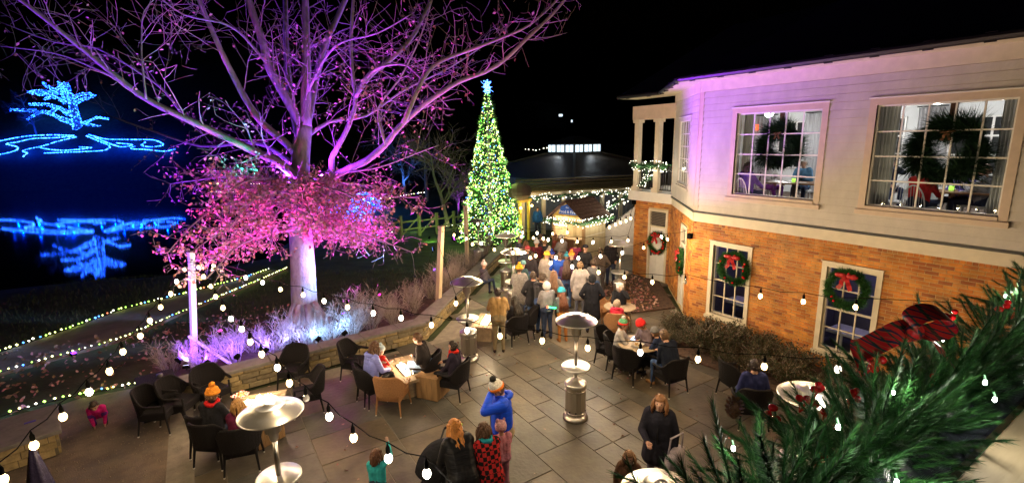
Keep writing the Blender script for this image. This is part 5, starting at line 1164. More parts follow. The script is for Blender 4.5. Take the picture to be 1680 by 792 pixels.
    nv = len(bm_.vertices); co = np.empty(nv*3); bm_.vertices.foreach_get('co', co); co = co.reshape(-1, 3)
    npoly = len(bm_.polygons); cen = np.empty(npoly*3); bm_.polygons.foreach_get('center', cen); cen = cen.reshape(-1, 3)
    best = np.full(npoly, 1e9); zone = np.zeros(npoly, int)
    for a, b, ra, rb, zn in segs:
        a, b = np.array(a), np.array(b); d = b-a; L2 = d@d+1e-9; tt = np.clip(((cen-a)@d)/L2, 0, 1); dist = np.linalg.norm(cen-a-tt[:,None]*d, axis=1)-(ra+(rb-ra)*tt)
        k = dist < best; best[k] = dist[k]; zone[k] = zn
    hcn = np.array(hc); dist = np.linalg.norm(cen-hcn, axis=1)-.09*hs; k = dist < best-.004; zone[k] = 0
    fs = [tuple(pl.vertices) for pl in bm_.polygons]; out = MB(); out.v = [tuple(v) for v in co]; out.f = fs; out.m = zone.tolist(); bpy.data.meshes.remove(bm_)
    out.cur = 4
    for wr_, hand, dv, s in hands:      # five fingers, thumb leaving the side of the palm
        side = dv.cross(Vector((0,0,1))); side = side.normalized() if side.length > .1 else Vector((s,0,0)); nm = side.cross(dv).normalized()
        for f in range(4):
            b0 = hand+side*(f-1.5)*.017+dv*.015; L = (.058,.068,.064,.05)[f]; out.tube([b0, b0+dv*L*.5-nm*.006, b0+dv*L*.85-nm*.025], [.0095,.009,.007], 6)
        th = wr_+dv*.03+side*s*-.028; out.tube([th, th+dv*.03-side*s*.02, th+dv*.055-side*s*.018-nm*.012], [.011,.010,.008], 6)
    out.cur = 5
    for s in (-1, 1):
        n0 = len(out.v); out.ball((s*.03,.083,.012), (.0125,.008,.008), 8, 6)
        for i in range(n0, len(out.v)): out.v[i] = tuple(Hd(*out.v[i]))
    out.cur = 6; n0 = len(out.v); out.ball((0,.083,-.055), (.02,.007,.006), 8, 6)
    for i in range(n0, len(out.v)): out.v[i] = tuple(Hd(*out.v[i]))
    sk_ = SKIN[skin]; gm = fabric(gloves) if gloves else sk_
    body = out.build('body', [sk_, fabric(top, kind), fabric(bottom), fabric(shoes), gm, m_eye, m_lip], t, True); body.scale = (S, S, S)
    def sub(name, mb2, m, smooth=True):
        for i, v in enumerate(mb2.v): mb2.v[i] = tuple(Vector(v))
        o2 = mb2.build(name, m, t, smooth); o2.scale = (S, S, S); return o2
    def headspace(mb2, n0=0):
        for i in range(n0, len(mb2.v)): mb2.v[i] = tuple(Hd(*mb2.v[i]))
    if hair:
        hk, hcx = hair; hb = MB(); hmat = mat('hair_%.2f_%.2f_%.2f' % hcx, hcx, .5, vary=.4, scale=40, bump=.6, bscale=60, stretch=(1,1,.2))
        def hf(d):
            facey = d[1] > .25 and d[2] < .42; return .80 if facey else 1.13 + .04*math.sin(d[0]*19)*math.cos(d[2]*17)
        hb.ball((0,-.006,.008), (.079,.097,.108), 18, 14, hf)
        for k in range(46):
            a = q.uniform(R(140), R(400)); e = q.uniform(-.3, 1.3); dd = Vector((math.cos(a)*math.cos(e), math.sin(a)*math.cos(e), math.sin(e)))
            r0 = Vector((dd.x*.086, dd.y*.105-.006, dd.z*.117+.008)); hb.tube([r0*.97, r0*1.07+Vector((q.uniform(-.02,.02), q.uniform(-.02,.02), -.01)), r0*1.03+Vector((q.uniform(-.03,.03), q.uniform(-.03,.01), -.045))], [.012,.011,.003], 4)
        headspace(hb)
        nstr = {'short': 0, 'bob': 46, 'long': 130}[hk]; ln = {'short': 0, 'bob': .16, 'long': .50}[hk]
        for k in range(nstr):
            a = q.uniform(R(150), R(390)); r0 = Hd(.085*math.cos(a), .098*math.sin(a)-.005, q.uniform(-.02,.06)); L = ln*q.uniform(.75, 1.1)*hs
            dn = Vector((0,0,-1)); ou = (hm @ Vector((math.cos(a), math.sin(a), 0)))
            bk_ = T(0,-.14,.3)-T(0,0,.3)
            pts = [r0, r0+dn*L*.35+ou*.02, r0+dn*L*.7+ou*.035+bk_*.95*(hk == 'long'), r0+dn*L+ou*(.05 if hk == 'long' else .015)+bk_*1.2*(hk == 'long')+Vector((q.uniform(-.04,.04), q.uniform(-.02,.02), 0))]; hb.tube(pts, [.018,.02,.017,.006], 5)
        sub('hair', hb, hmat)
    if hat:
        kd, c1 = hat[0], hat[1]; c2 = hat[2] if len(hat) > 2 else c1; hb = MB()
        if kd in ('beanie', 'pom'):
            hb.lathe([(.103,.025),(.113,.03),(.115,.06),(.108,.072),(.104,.085),(.088,.125),(.058,.148),(.005,.155)], 20); headspace(hb); o2 = sub('hat', hb, fabric(c1, 'fluffy'))
            bb = MB(); bb.lathe([(.104,.018),(.119,.024),(.121,.058),(.108,.07)], 20); headspace(bb); sub('hat_brim', bb, fabric(c2, 'fluffy'))
            if kd == 'pom': pb_ = MB(); c3 = hat[3] if len(hat) > 3 else c1; pb_.ball((0,0,.185), .047, 14, 10, lambda d: 1+.14*math.sin(d[0]*23+d[2]*31)*math.sin(d[1]*27)); headspace(pb_); sub('pompom', pb_, fabric(c3, 'fluffy'))
        elif kd == 'cap':
            hb.lathe([(.104,.03),(.108,.06),(.095,.105),(.06,.13),(.005,.138)], 20); hb.add([(-.07,.07,.038),(.07,.07,.038),(.055,.17,.022),(-.055,.17,.022),(-.07,.07,.03),(.07,.07,.03),(.055,.17,.016),(-.055,.17,.016)], [(0,1,2,3),(7,6,5,4),(2,6,7,3),(1,5,6,2),(0,3,7,4)]); headspace(hb); sub('cap', hb, fabric(c1))
        elif kd == 'hood':
            def hf2(d): return .86 if (d[1] > .42 and abs(d[0]) < .75 and d[2] < .6) else 1.0
            hb.ball((0,-.02,.0), (.115,.125,.14), 20, 14, hf2); headspace(hb); sub('hood', hb, fabric(c1, 'fluffy'))
        elif kd == 'ears':
            hb.lathe([(.108,-.04),(.115,.03),(.104,.085),(.08,.13),(.04,.15),(.005,.155)], 20)
            for s in (-1, 1): hb.ball((s*.075,-.01,.155), (.035,.02,.05), 10, 8)
            headspace(hb); sub('eared_hat', hb, fabric(c1, 'fluffy'))
    if (kind == 'puffy' or backhood) and not (hair and hair[0] == 'long'):      # folded hood and collar of the jacket
        ch_ = MB(); ctr = T(0,-.035,.49); ch_.tube([ctr+Vector((.10*math.cos(a), .095*math.sin(a), .02-.03*math.sin(a))) for a in [R(-200)+i*R(220)/10 for i in range(11)]], [.02,.028,.034,.04,.044,.046,.044,.04,.034,.028,.02], 8); sub('collar', ch_, fabric(top, kind))
    if pose == 'stand' and not coat:     # waistband and front zip
        hm_ = MB(); hm_.tube([T(.155*B*math.cos(a), .132*B*math.sin(a), -.03) for a in [i*math.pi/9 for i in range(19)]], .022, 6); sub('waistband', hm_, fabric(tuple(c_*.7 for c_ in top)))
    zp = MB(); zp.tube([T(0, .135*B, .05), T(0, .142*B, .25), T(0, .11*B, .45)], .006, 4); sub('zip', zp, m_rub)
    if scarf:
        sc_ = MB(); ctr = T(0,.01,.53); pts = [ctr+Vector((.088*math.cos(a), .085*math.sin(a), .015*math.sin(2*a))) for a in [i*math.pi/8 for i in range(17)]]; sc_.tube(pts, .038, 8); sc_.tube([T(.04,.1,.5), T(.05,.155,.36), T(.05,.16,.2)], [.035,.045,.04], 6); sub('scarf', sc_, fabric(scarf, 'fluffy'))
    return t
def P2(a): return (a[0], a[1])
BLK = (.018,.018,.022); NAVY = (.02,.03,.07); JEAN = (.05,.09,.2); TAN = (.36,.22,.09); GREY = (.25,.25,.27)
def seated(label, hp, look, kindc, chlab, hz=1.22, **kw):
    """hp: where the head is seen; look: what they face; kindc: chair kind under them or None"""
    rz = face(hp, look); person(label, P2(hp), rz, 'sit', **kw)
    if kindc: chair(kindc, P2(hp), rz, chlab)
FT_, FT2_, FT3_, RT1_, RT2_ = P2(FT), P2(FT2), P2(FT3), P2(RT1), P2(RT2)
# --- left fire table
seated('person in orange pompom hat and dark jacket sitting at the left fire table', (-0.23, 9.29, 1.22), (0.56, 10.24), 'd', 'dark wicker chair under the person in the orange pompom hat', top=BLK, hat=('pom', (.75,.26,.03)), scarf=(.55,.02,.02), arms=('front','lap'), lean=8, hair=('short',(.15,.08,.04)))
seated('child with blond bob and maroon coat sitting at the left fire table', (0.14, 8.86, 1.1), (0.7, 11.31), 'd', 'dark wicker chair under the blond child in maroon', h=1.45, child=True, top=(.09,.012,.035), bottom=(.10,.01,.012), hair=('bob',(.42,.22,.07)), arms=('table','lap'), lean=12, coat=.2)
chair('d', (-1.13, 11.08), face((-1.13, 11.08), (0.46, 10.31)), 'empty dark wicker chair on the gravel left of the orange hat')
chair('d', (-0.28, 9.62), face((-0.28, 9.62), (0.48, 10.57)), 'dark wicker chair nearest the camera at the left fire table')
chair('d', (-0.22, 11.39), face((-0.22, 11.39), (0.47, 9.92)), 'dark wicker chair behind the orange hat against the wall')
chair('d', (-0.78, 11.21), face((-0.78, 11.21), (0.51, 10.28)), 'dark wicker chair between the cabinet and the orange hat')
chair('d', (1.44, 10.14), face((1.44, 10.14), (0.56, 10.24)), 'dark wicker chair right of the left heater dome')
chair('d', (1.38, 11.44), face((1.38, 11.44), (0.56, 10.24)), 'dark wicker chair against the wall behind the left heater dome')
person('child in pink jacket crouching on the gravel yard', P2((-2.15, 11.94)), face((-2.15, 11.94), (-2.17, 10.9)), 'crouch', h=1.12, child=True, top=(.62,.02,.22), bottom=(.12,.03,.25), hair=('short',(.05,.03,.02)), arms=('ground','ground'), lean=42, nod=5)
# --- middle fire table
seated('person in periwinkle jacket with brown curls sitting at the long fire table', (2.66, 9.71, 1.2), FT_, 'd', 'dark wicker chair under the periwinkle jacket', top=(.22,.24,.62), kind='puffy', bottom=BLK, hair=('bob',(.10,.045,.02)), arms=('front','hold'), lean=10, nod=8)
person('small child in red vest standing against the periwinkle jacket', P2((2.93, 9.91, 1.0)), face((2.93, 9.91, 1.0), FT_)+.5, 'stand', h=1.08, child=True, top=(.75,.03,.02), kind='puffy', bottom=(.06,.07,.13), hat=('pom',(.55,.68,.8),(.8,.8,.8)), hair=None, arms=('front','down'))
chair('d', (2.66, 11.06), face((2.66, 11.06), FT_)+.25, 'empty dark wicker chair against the wall left of the periwinkle jacket'); chair('d', (2.67, 9.8), face((2.67, 9.8), FT_)-.1, 'empty dark wicker chair in front of the periwinkle jacket'); chair('h', (2.89, 9.14), face((2.89, 9.14), FT_)-.1, 'honey brown wicker armchair at the near end of the fire table')
seated('person in dark jacket and pale jeans sitting across the fire table', (3.81, 9.59, 1.22), FT_, 'd', 'dark wicker chair under the person in pale jeans', top=(.03,.025,.025), bottom=(.16,.24,.40), arms=('lap','hold'), lean=14, hair=('short',(.12,.06,.03)))
seated('child in dark coat with red scarf sitting right of the fire table', (4.18, 8.93, 1.18), FT_, 'd', 'dark wicker chair under the child with the red scarf', h=1.6, top=(.025,.02,.035), bottom=BLK, arms=('front','lap'), scarf=(.6,.03,.02), hair=('short',(.03,.02,.015)))
# --- foreground group
BM = P2((3.62, 6.01))
person('man in bright blue jacket and white pompom hat holding his face', BM, face(BM, (2.52, 6.57)), 'stand', h=1.80, bulk=1.28, top=(.008,.07,.75), kind='puffy', bottom=(.42,.33,.20), hat=('pom',(.55,.54,.52),(.75,.2,.03),(.02,.02,.02)), arms=('down','face'), nod=22, hair=('short',(.1,.05,.03)), turn=15, vox=.014)
PLD = P2((3.0, 5.34, 1.3))
person('person in red and black checked coat with teal scarf beside the blue jacket', PLD, face(PLD, (3.25, 7.18)), 'stand', h=1.55, top=(.4,.03,.03), kind='plaid', bottom=(.05,.09,.2), scarf=(.03,.35,.42), hair=('bob',(.12,.06,.03)), arms=('reach','front'), lean=16, nod=10, coat=.12, vox=.014)
PK = P2((3.47, 5.79, 1.25))
person('small child in pink eared hat between the checked coat and the blue jacket', PK, face(PK, (3.61, 7.42)), 'stand', h=1.22, child=True, top=(.62,.25,.32), bottom=(.45,.2,.28), hat=('ears',(.80,.42,.46)), hair=None, arms=('front','down'))
BLD = P2((2.61, 5.41, 1.45))
person('woman with long red blond hair and black puffy jacket leaning over a stroller', BLD, face(BLD, (2.94, 7.54)), 'stand', h=1.68, bulk=1.2, top=(.010,.010,.012), kind='puffy', bottom=(.02,.02,.03), hair=('long',(.56,.22,.04)), arms=('reach','front'), lean=26, nod=12, coat=.1, vox=.014)
TL = P2((1.71, 6.38, 0.98))
person('small child in teal coat raising a hand towards a hanging bulb', TL, face(TL, (2.85, 7.6)), 'stand', h=1.08, child=True, top=(.05,.50,.52), bottom=(.05,.06,.09), hair=('bob',(.14,.06,.03)), arms=('up','front'), vox=.014)
# --- blurred walkers on the right, built at rest
WK = P2((5.43, 4.45, 1.6))
person('woman with curly brown hair in dark coat walking on the right of the patio', WK, face(WK, (4.5, 3.8)), 'stand', h=1.70, top=(.02,.02,.03), bottom=(.10,.09,.12), hair=('bob',(.22,.10,.04)), arms=('front','down'), coat=.25, legs=(.15,-.18), vox=.014)
WK2 = P2((4.58, 4.23, 1.1))
person('child with light brown hair walking ahead of the dark coat woman', WK2, face(WK2, (3.89, 3.65)), 'stand', h=1.2, child=True, top=(.12,.06,.035), bottom=(.05,.05,.06), hair=('bob',(.24,.12,.05)), arms=('down','down'), legs=(.1,-.12), vox=.014)
t = thing('tote_bag', 'pale grey tote bag hanging beside the dark coat woman', 'bag', (WK[0]+.02, WK[1]-.3, .55)); c = MB(); c.bevbox((0,0,.18), (.42,.14,.38), .03, .3); c.build('pouch', fabric((.36,.32,.36)), t, True); c = MB(); c.tube([(-.15,0,.36),(-.13,-.02,.62),(.13,-.02,.62),(.15,0,.36)], .015, 6); c.build('strap', fabric((.36,.32,.36)), t)
# --- around the second fire table
TJ = P2((6.16, 10.31, 1.62)); person('man in tan jacket seen from behind at the far fire table', TJ, face(TJ, (10.59, 17.76)), 'stand', top=TAN, bottom=(.22,.17,.1), hair=('short',(.03,.02,.015)), arms=('front','front'), h=1.75, bulk=1.12)
seated('dark haired woman in black coat sitting behind the tan jacket man', (6.85, 10.57, 1.22), (6.96, 12.29), 'd', 'dark wicker chair under the dark haired woman by the far fire table', top=BLK, hair=('long',(.02,.015,.01)), arms=('front','hold'), nod=10)
chair('d', (7.31, 10.77), face((7.31, 10.77), FT2_), 'empty dark wicker chair nearest the camera by the far fire table')
GC = P2((7.96, 12.02, 1.62)); person('person in grey fluffy coat and mustard pompom hat', GC, face(GC, (14.7, 21.1)), 'stand', top=(.24,.22,.215), kind='fluffy', bottom=(.04,.06,.12), hat=('pom',(.62,.33,.03)), hair=('short',(.1,.05,.03)), coat=.3, arms=('front','front'), bulk=1.15)
JM = P2((7.81, 10.69)); person('man in dark puffy jacket cap and jeans standing mid patio', JM, face(JM, (9.32, 11.26)), 'stand', top=(.022,.022,.028), kind='puffy', bottom=(.045,.08,.19), hat=('cap',(.06,.045,.035)), arms=('hold','front'), nod=18, h=1.78, bulk=1.1)
WH = P2((7.7, 10.28, 1.55)); person('woman in white fur hat close behind the dark puffy jacket man', WH, face(WH, JM), 'stand', top=(.2,.19,.2), hat=('hood',(.5,.49,.48)), hair=None, h=1.66, arms=('front','hold'))
TH = P2((7.95, 9.9)); person('child in teal beanie and patchwork jacket standing mid patio', TH, face(TH, (8.63, 11.75)), 'stand', h=1.48, child=True, top=(.10,.12,.13), bottom=(.28,.11,.03), shoes=(.30,.11,.03), hat=('beanie',(.04,.36,.45)), hair=('long',(.14,.05,.025)), arms=('reach','front'), lean=10)
t = thing('glow_toy', 'green glowing toy wand held by the teal beanie child', 'toy', (TH[0]-.28, TH[1]+.12, 1.0)); c = MB(); c.tube([(-.12,.02,.03),(.12,-.02,-.03)], .022, 8); c.build('tube', bulb_mat('wand', (.05,1,.3), 5), t); c = MB(); c.ball((-.13,.02,.035), .035, 8, 6); c.build('tip', bulb_mat('wandtip', (1,.1,.05), 4), t)
BK = P2((9.03, 9.94)); person('person in long black hooded coat standing near the brown chairs', BK, face(BK, (15.16, 17.21)), 'stand', top=(.014,.014,.018), hat=('hood',(.02,.02,.022)), hair=None, coat=.42, arms=('pocket','pocket'), h=1.72, bulk=1.12)
WB_ = P2((9.74, 11.28, 1.5)); person('person in pale cream coat in the crowd before the hut', WB_, face(WB_, (16.25, 19.92)), 'stand', top=(.36,.32,.31), bottom=(.12,.12,.15), hair=('short',(.2,.12,.06)), coat=.3, arms=('pocket','down'))
DM = P2((12.67, 12.95, 1.62)); person('man in dark jacket standing before the archway', DM, face(DM, (8.45, 9.55)), 'stand', top=(.02,.018,.022), hair=('short',(.06,.04,.03)), arms=('front','pocket'), h=1.8, skin=0)
# --- round brown table
seated('woman in pale hood resting her cheek on her hand at the brown table', (9.96, 9.78, 1.2), RT1_, 'h', 'honey wicker chair under the woman in the pale hood', top=BLK, hat=('hood',(.66,.58,.55)), hair=None, arms=('table','face'))
seated('child in bright red coat with fur hood at the brown table', (9.19, 9.12, 1.02), (13.0, 12.63), 'h', 'honey wicker chair under the child in the red coat', h=1.35, child=True, top=(.72,.03,.07), kind='puffy', hat=('hood',(.45,.34,.24)), hair=None, arms=('table','table'))
chair('h', (9.73, 10.33), face((9.73, 10.33), RT1_), 'empty honey wicker chair left of the round brown table')
# --- seated group before the shrubs
seated('child in red and green elf hat and grey hoodie at the table', (8.03, 7.86, 1.15), RT2_, 'd', 'dark wicker chair under the elf hat child', h=1.5, child=True, top=(.40,.38,.38), hat=('pom',(.10,.30,.16),(.70,.05,.04),(.65,.6,.6)), hair=('short',(.1,.05,.03)), arms=('table','table'), lean=8)
seated('person in red beanie and checked coat at the table before the shrubs', (8.55, 7.43, 1.2), RT2_, 'd', 'dark wicker chair under the red beanie', top=(.16,.12,.14), hat=('beanie',(.68,.03,.03)), hair=('short',(.2,.1,.05)), arms=('table','hold'), lean=18, nod=20, bottom=NAVY)
seated('child in navy jacket and grey cap at the table before the shrubs', (8.47, 7.02, 1.1), RT2_, 'd', 'dark wicker chair under the child in the grey cap', h=1.4, child=True, top=(.02,.03,.07), hat=('beanie',(.16,.16,.17)), hair=('short',(.15,.08,.04)), arms=('table','table'), lean=15)
seated('man in dark navy jacket and jeans leaning on his knees at the table', (8.18, 6.46, 1.2), RT2_, 'd', 'dark wicker chair under the navy jacket man', top=(.012,.016,.03), bottom=JEAN, shoes=(.30,.16,.07), hair=('short',(.12,.07,.04)), arms=('phone','lap'), lean=22, nod=12, h=1.8, bulk=1.1)
chair('d', (8.05, 8.22), face((8.05, 8.22), RT2_), 'empty dark wicker chair left of the elf hat child'); chair('d', (7.81, 7.35), face((7.81, 7.35), RT2_), 'empty dark wicker chair nearest the camera at the shrub side table')
DR = (9.06, 5.49); chair('d', DR, face(DR, (10.15, 5.12)), 'dark wicker chair at the edge of the garland below the bed'); seated('person in dark blue coat sitting half hidden by the garland', (8.4, 4.75, 1.2), DR, 'd', 'dark wicker chair under the half hidden blue coat', top=(.025,.03,.10), hair=('short',(.03,.02,.02)))
# --- wall sitter, crowd by the hut
WS = P2((8.24, 14.69, 0.52)); person('child in pinkish white hat sitting on the stone wall', WS, face(WS, (9.82, 14.93)), 'sit', h=1.4, child=True, seat=.50, top=(.10,.09,.11), hat=('pom',(.66,.52,.55)), hair=None, arms=('lap','lap'))
crowd = [((9.32, 13.34, 1.6),1.72,(.03,.025,.03),('short',(.05,.03,.02)),None,'person in dark coat at the left of the crowd'),((10.66, 14.89, 1.6),1.7,(.12,.02,.03),None,('pom',(.5,.5,.52)),'person in maroon coat and grey pompom hat in the crowd'),((10.33, 15.14, 1.6),1.68,(.14,.08,.05),('long',(.16,.08,.04)),None,'long haired person in brown coat near the far heater'),
 ((9.64, 12.88, 1.6),1.75,(.28,.24,.22),None,('beanie',(.6,.35,.04)),'person in grey coat and mustard beanie in the crowd'),((10.22, 13.37, 1.6),1.6,(.02,.03,.12),None,('pom',(.02,.04,.25)),'person in dark blue pompom hat in the crowd'),((9.88, 12.48, 1.6),1.78,(.02,.07,.40),('short',(.06,.03,.02)),None,'person in royal blue jacket in the crowd'),
 ((10.42, 12.52, 1.6),1.7,(.05,.05,.06),None,('pom',(.75,.25,.04)),'person in orange hat at the hut counter'),((12.02, 15.05, 1.6),1.7,(.30,.27,.25),None,('beanie',(.7,.68,.66)),'person in white hat at the hut counter'),((11.83, 14.0, 1.6),1.65,(.35,.05,.12),('short',(.1,.06,.03)),None,'person in raspberry jacket beside the hut corner'),
 ((11.04, 14.89, 1.6),1.7,(.05,.05,.06),('short',(.2,.12,.06)),None,'person in black coat behind the royal blue jacket'),((11.58, 12.35, 1.6),1.72,(.08,.06,.05),('short',(.08,.05,.03)),None,'person in brown jacket by the pale hut wall'),((10.52, 15.89, 1.6),1.7,(.10,.10,.13),None,('beanie',(.1,.1,.1)),'person in slate coat beyond the grey fluffy coat'),((11.16, 13.68, 1.6),1.3,(.05,.25,.6),None,('pom',(.1,.5,.7)),'child in bright blue snow jacket before the hut'),
 ((7.87, 11.16, 1.6),1.72,(.02,.02,.025),('short',(.05,.03,.02)),None,'person in black jacket standing right of the mustard pompom hat'),((8.5, 11.02, 1.6),1.68,(.20,.17,.16),('long',(.2,.1,.05)),None,'long haired person in taupe coat behind the white fur hat'),
 ((9.77, 14.21, 1.6),1.7,(.04,.05,.07),None,('beanie',(.3,.05,.06)),'person in dark red beanie left of the hut crowd'),((11.5, 15.77, 1.6),1.72,(.08,.07,.06),('short',(.1,.06,.03)),None,'person in olive coat at the back of the crowd'),((12.11, 15.63, 1.6),1.66,(.3,.08,.05),('bob',(.2,.1,.05)),None,'person in rust coat at the back of the crowd'),((10.76, 14.25, 1.6),1.45,(.4,.3,.05),None,('pom',(.5,.45,.4)),'child in yellow coat in the middle of the crowd'),((11.42, 12.97, 1.6),1.74,(.03,.03,.035),None,('cap',(.03,.03,.04)),'person in black jacket and cap right of the cream coat'),((9.75, 11.95, 1.6),1.66,(.07,.03,.08),('long',(.06,.03,.02)),None,'long haired person in plum coat before the hut'),((10.33, 11.32, 1.6),1.7,(.12,.12,.13),('short',(.05,.03,.02)),None,'person in ash grey jacket near the archway'),((8.6, 12.8, 1.6),1.6,(.05,.09,.1),None,('beanie',(.1,.2,.22)),'person in dark teal jacket behind the far heater')]
crn = random.Random(77)
for (p, h, tp, hr_, ht, lab) in crowd:
    person(lab, P2(p), face(p, (14.3+crn.uniform(-2,2), 17.0+crn.uniform(-3,2))), 'stand', h=h, top=tp, bottom=crn.choice([JEAN, BLK, (.06,.05,.05)]), hair=hr_, hat=ht, child=h < 1.5, coat=crn.choice([0,.1,.3]), arms=crn.choice([('down','pocket'),('front','front'),('pocket','pocket'),('hold','down')]), group='people crowding before the hut', vox=.02)
SF = P2((16.21, 22.52)); person('person in blue coat standing by the rail beyond the conifer', SF, face(SF, (5, 5)), 'stand', top=(.02,.10,.35), group='people crowding before the hut', vox=.02)

# ================================================================ DINING ROOM BEHIND THE UPPER WINDOWS
FZ = 3.45; m_room = mat('room_wall', (.72,.72,.70), .8, vary=.03); m_ceil = mat('room_ceiling', (.78,.78,.77), .8, vary=0); m_carp = mat('room_floor', (.10,.07,.05), .7, vary=.3)
room = thing('dining_room', 'bright white dining room seen through the two upper windows', 'room', (12.3, 5, FZ)); RO = Vector((12.3, 5, FZ))
fp = [(12.22,-1.9),(18.2,-1.9),(18.2,13.2),(14.7,11.55),(12.22,8.75)]
c = MB(); c.prism([(x-RO.x, y-RO.y) for x, y in fp], -.08, -.03); c.build('floor', m_carp, room); c = MB(); c.prism([(x-RO.x, y-RO.y) for x, y in fp], 2.98, 3.05); c.build('ceiling', m_ceil, room)
c = MB(); c.box((5.95, .65, 1.45), (.1, 15.1, 2.96)); c.build('back_wall', m_room, room); c = MB(); c.box((3.0, -6.85, 1.45), (5.8, .1, 2.96)); c.build('side_wall', m_room, room)
for y in (8.2, 5.2, 2.0):
    c = MB(); c.box((3.4, y-RO.y, 2.86), (4.9, .22, .22)); c.build('ceiling_beam', m_ceil, room)
def inner_window(y0, y1, z0, z1):
    c = MB(); c.box((5.88, (y0+y1)/2-RO.y, (z0+z1)/2-FZ), (.03, y1-y0, z1-z0)); w = c.build('night_window', m_dark, room)
    for k in range(4): c = MB(); c.box((5.855, y0+(y1-y0)*k/3-RO.y, (z0+z1)/2-FZ), (.03,.05,z1-z0)); c.build('muntin', m_white, w)
    for k in range(4): c = MB(); c.box((5.853, (y0+y1)/2-RO.y, z0+(z1-z0)*k/3-FZ), (.03,y1-y0+.06,.05)); c.build('muntin', m_white, w)
inner_window(3.9, 5.2, 4.3, 5.85); inner_window(9.2, 10.1, 4.3, 5.9); inner_window(6.3, 7.3, 4.3, 5.9)
m_curt = mat('curtain_grey', (.34,.33,.33), .9, vary=.15, stretch=(4,4,.2)); m_curtd = mat('curtain_white', (.62,.62,.60), .9, vary=.1, stretch=(4,4,.2))
def curtain(label, x, y, w, m, z0=FZ+.02, z1=6.15, along='y'):
    t = thing('curtain', label, 'curtain', (x, y, z0)); n_ = 30; v = []
    for z in (0, z1-z0):
        for k in range(n_+1):
            s = (k/n_-.5)*w*(1 if z else .9); d = .045*math.sin(k*1.35); v.append((d, s, z) if along == 'y' else (s, d, z))
    v += [(a+.012, b2+.012, z) for a, b2, z in v]; N = 2*(n_+1); c = MB(); fs = []
    for k in range(n_): fs += [(k,k+1,n_+2+k,n_+1+k), (N+n_+1+k,N+n_+2+k,N+k+1,N+k)]
    c.add(v, fs); c.build('cloth', m, t, True); c = MB(); c.tube([(0,-w*.6,z1-z0+.03),(0,w*.6,z1-z0+.03)] if along == 'y' else [(-w*.6,0,z1-z0+.03),(w*.6,0,z1-z0+.03)], .018, 6); c.build('rod', m_lead, t)
curtain('white curtain at the left side of the nearer upper window', 12.42, 4.62, .42, m_curtd); curtain('white curtain at the right side of the nearer upper window', 12.42, 2.68, .36, m_curtd)
curtain('pale curtain at the left side of the farther upper window', 12.42, 7.72, .3, m_curtd); curtain('grey curtain on the dining room back wall behind the farther window, left', 18.0, 10.6, .8, m_curt); curtain('grey curtain on the dining room back wall behind the farther window, right', 18.0, 8.75, .8, m_curt); curtain('grey curtain beside the dark inner window', 18.0, 5.65, .6, m_curt)
m_pend = mat('pendant_glass', (1,.97,.9), .4, vary=0, emit=(1,.95,.88), estr=9)
def pendant(label, x, y, z, power):
    t = thing('pendant_lamp', label, 'lamp', (x, y, z)); c = MB(); c.ball((0,0,0), .13, 16, 10); c.build('globe', m_pend, t, True); c = MB(); c.tube([(0,0,.12),(0,0,6.4-z)], .01, 6); c.build('cord', m_wire, t); point('lamp_light', (0,0,-.22), power, (1,.93,.86), .12, t)
pendant('glowing globe lamp inside the farther upper window', 16.6, 9.0, 5.55, 95); pendant('glowing globe lamp left inside the nearer upper window', 16.4, 6.3, 5.6, 95); pendant('glowing globe lamp right inside the nearer upper window', 16.2, 3.6, 5.55, 120); pendant('globe lamp deep in the dining room by the angled bay', 14.8, 8.6, 6.1, 90); pendant('globe lamp near the glass of the nearer upper window', 13.6, 4.2, 6.15, 70)
t = thing('exit_sign', 'small red exit sign high on the dining room wall', 'sign', (17.9, 10.95, 5.75)); c = MB(); c.box((0,0,0), (.05,.34,.2)); c.build('case', bulb_mat('exit', (1,.10,.03), 2.5), t); text('EXIT', .13, m_white, t, (-.03,0,0), (R(90),0,R(-90)))
def dining_chair(label, p, rz):
    t = thing('spindle_chair', label, 'chair', (p[0], p[1], FZ-.03), rz, 'spindle chairs in the dining room'); c = MB(); c.bevbox((0,0,.45), (.44,.44,.04), .012); c.build('seat', m_room, t)
    for sx in (-1,1):
        for sy in (-1,1): c = MB(); c.tube([(sx*.18,sy*.18,.44),(sx*.21,sy*.21,0)], .017, 6); c.build('leg', m_room, t)
    bow = [(.21*math.cos(a)*1.05, -.2-.05*math.sin(a), .47+.46*math.sin(a)) for a in [math.pi*i/14 for i in range(15)]]; c = MB(); c.tube(bow, .014, 6); c.build('back_bow', m_room, t)
    for k in range(7): x = (k-3)*.052; c = MB(); c.tube([(x,-.2,.47),(x*1.1,-.245,.47+.46*math.sqrt(max(0,1-(x/.22)**2)))], .006, 4); c.build('spindle', m_room, t)
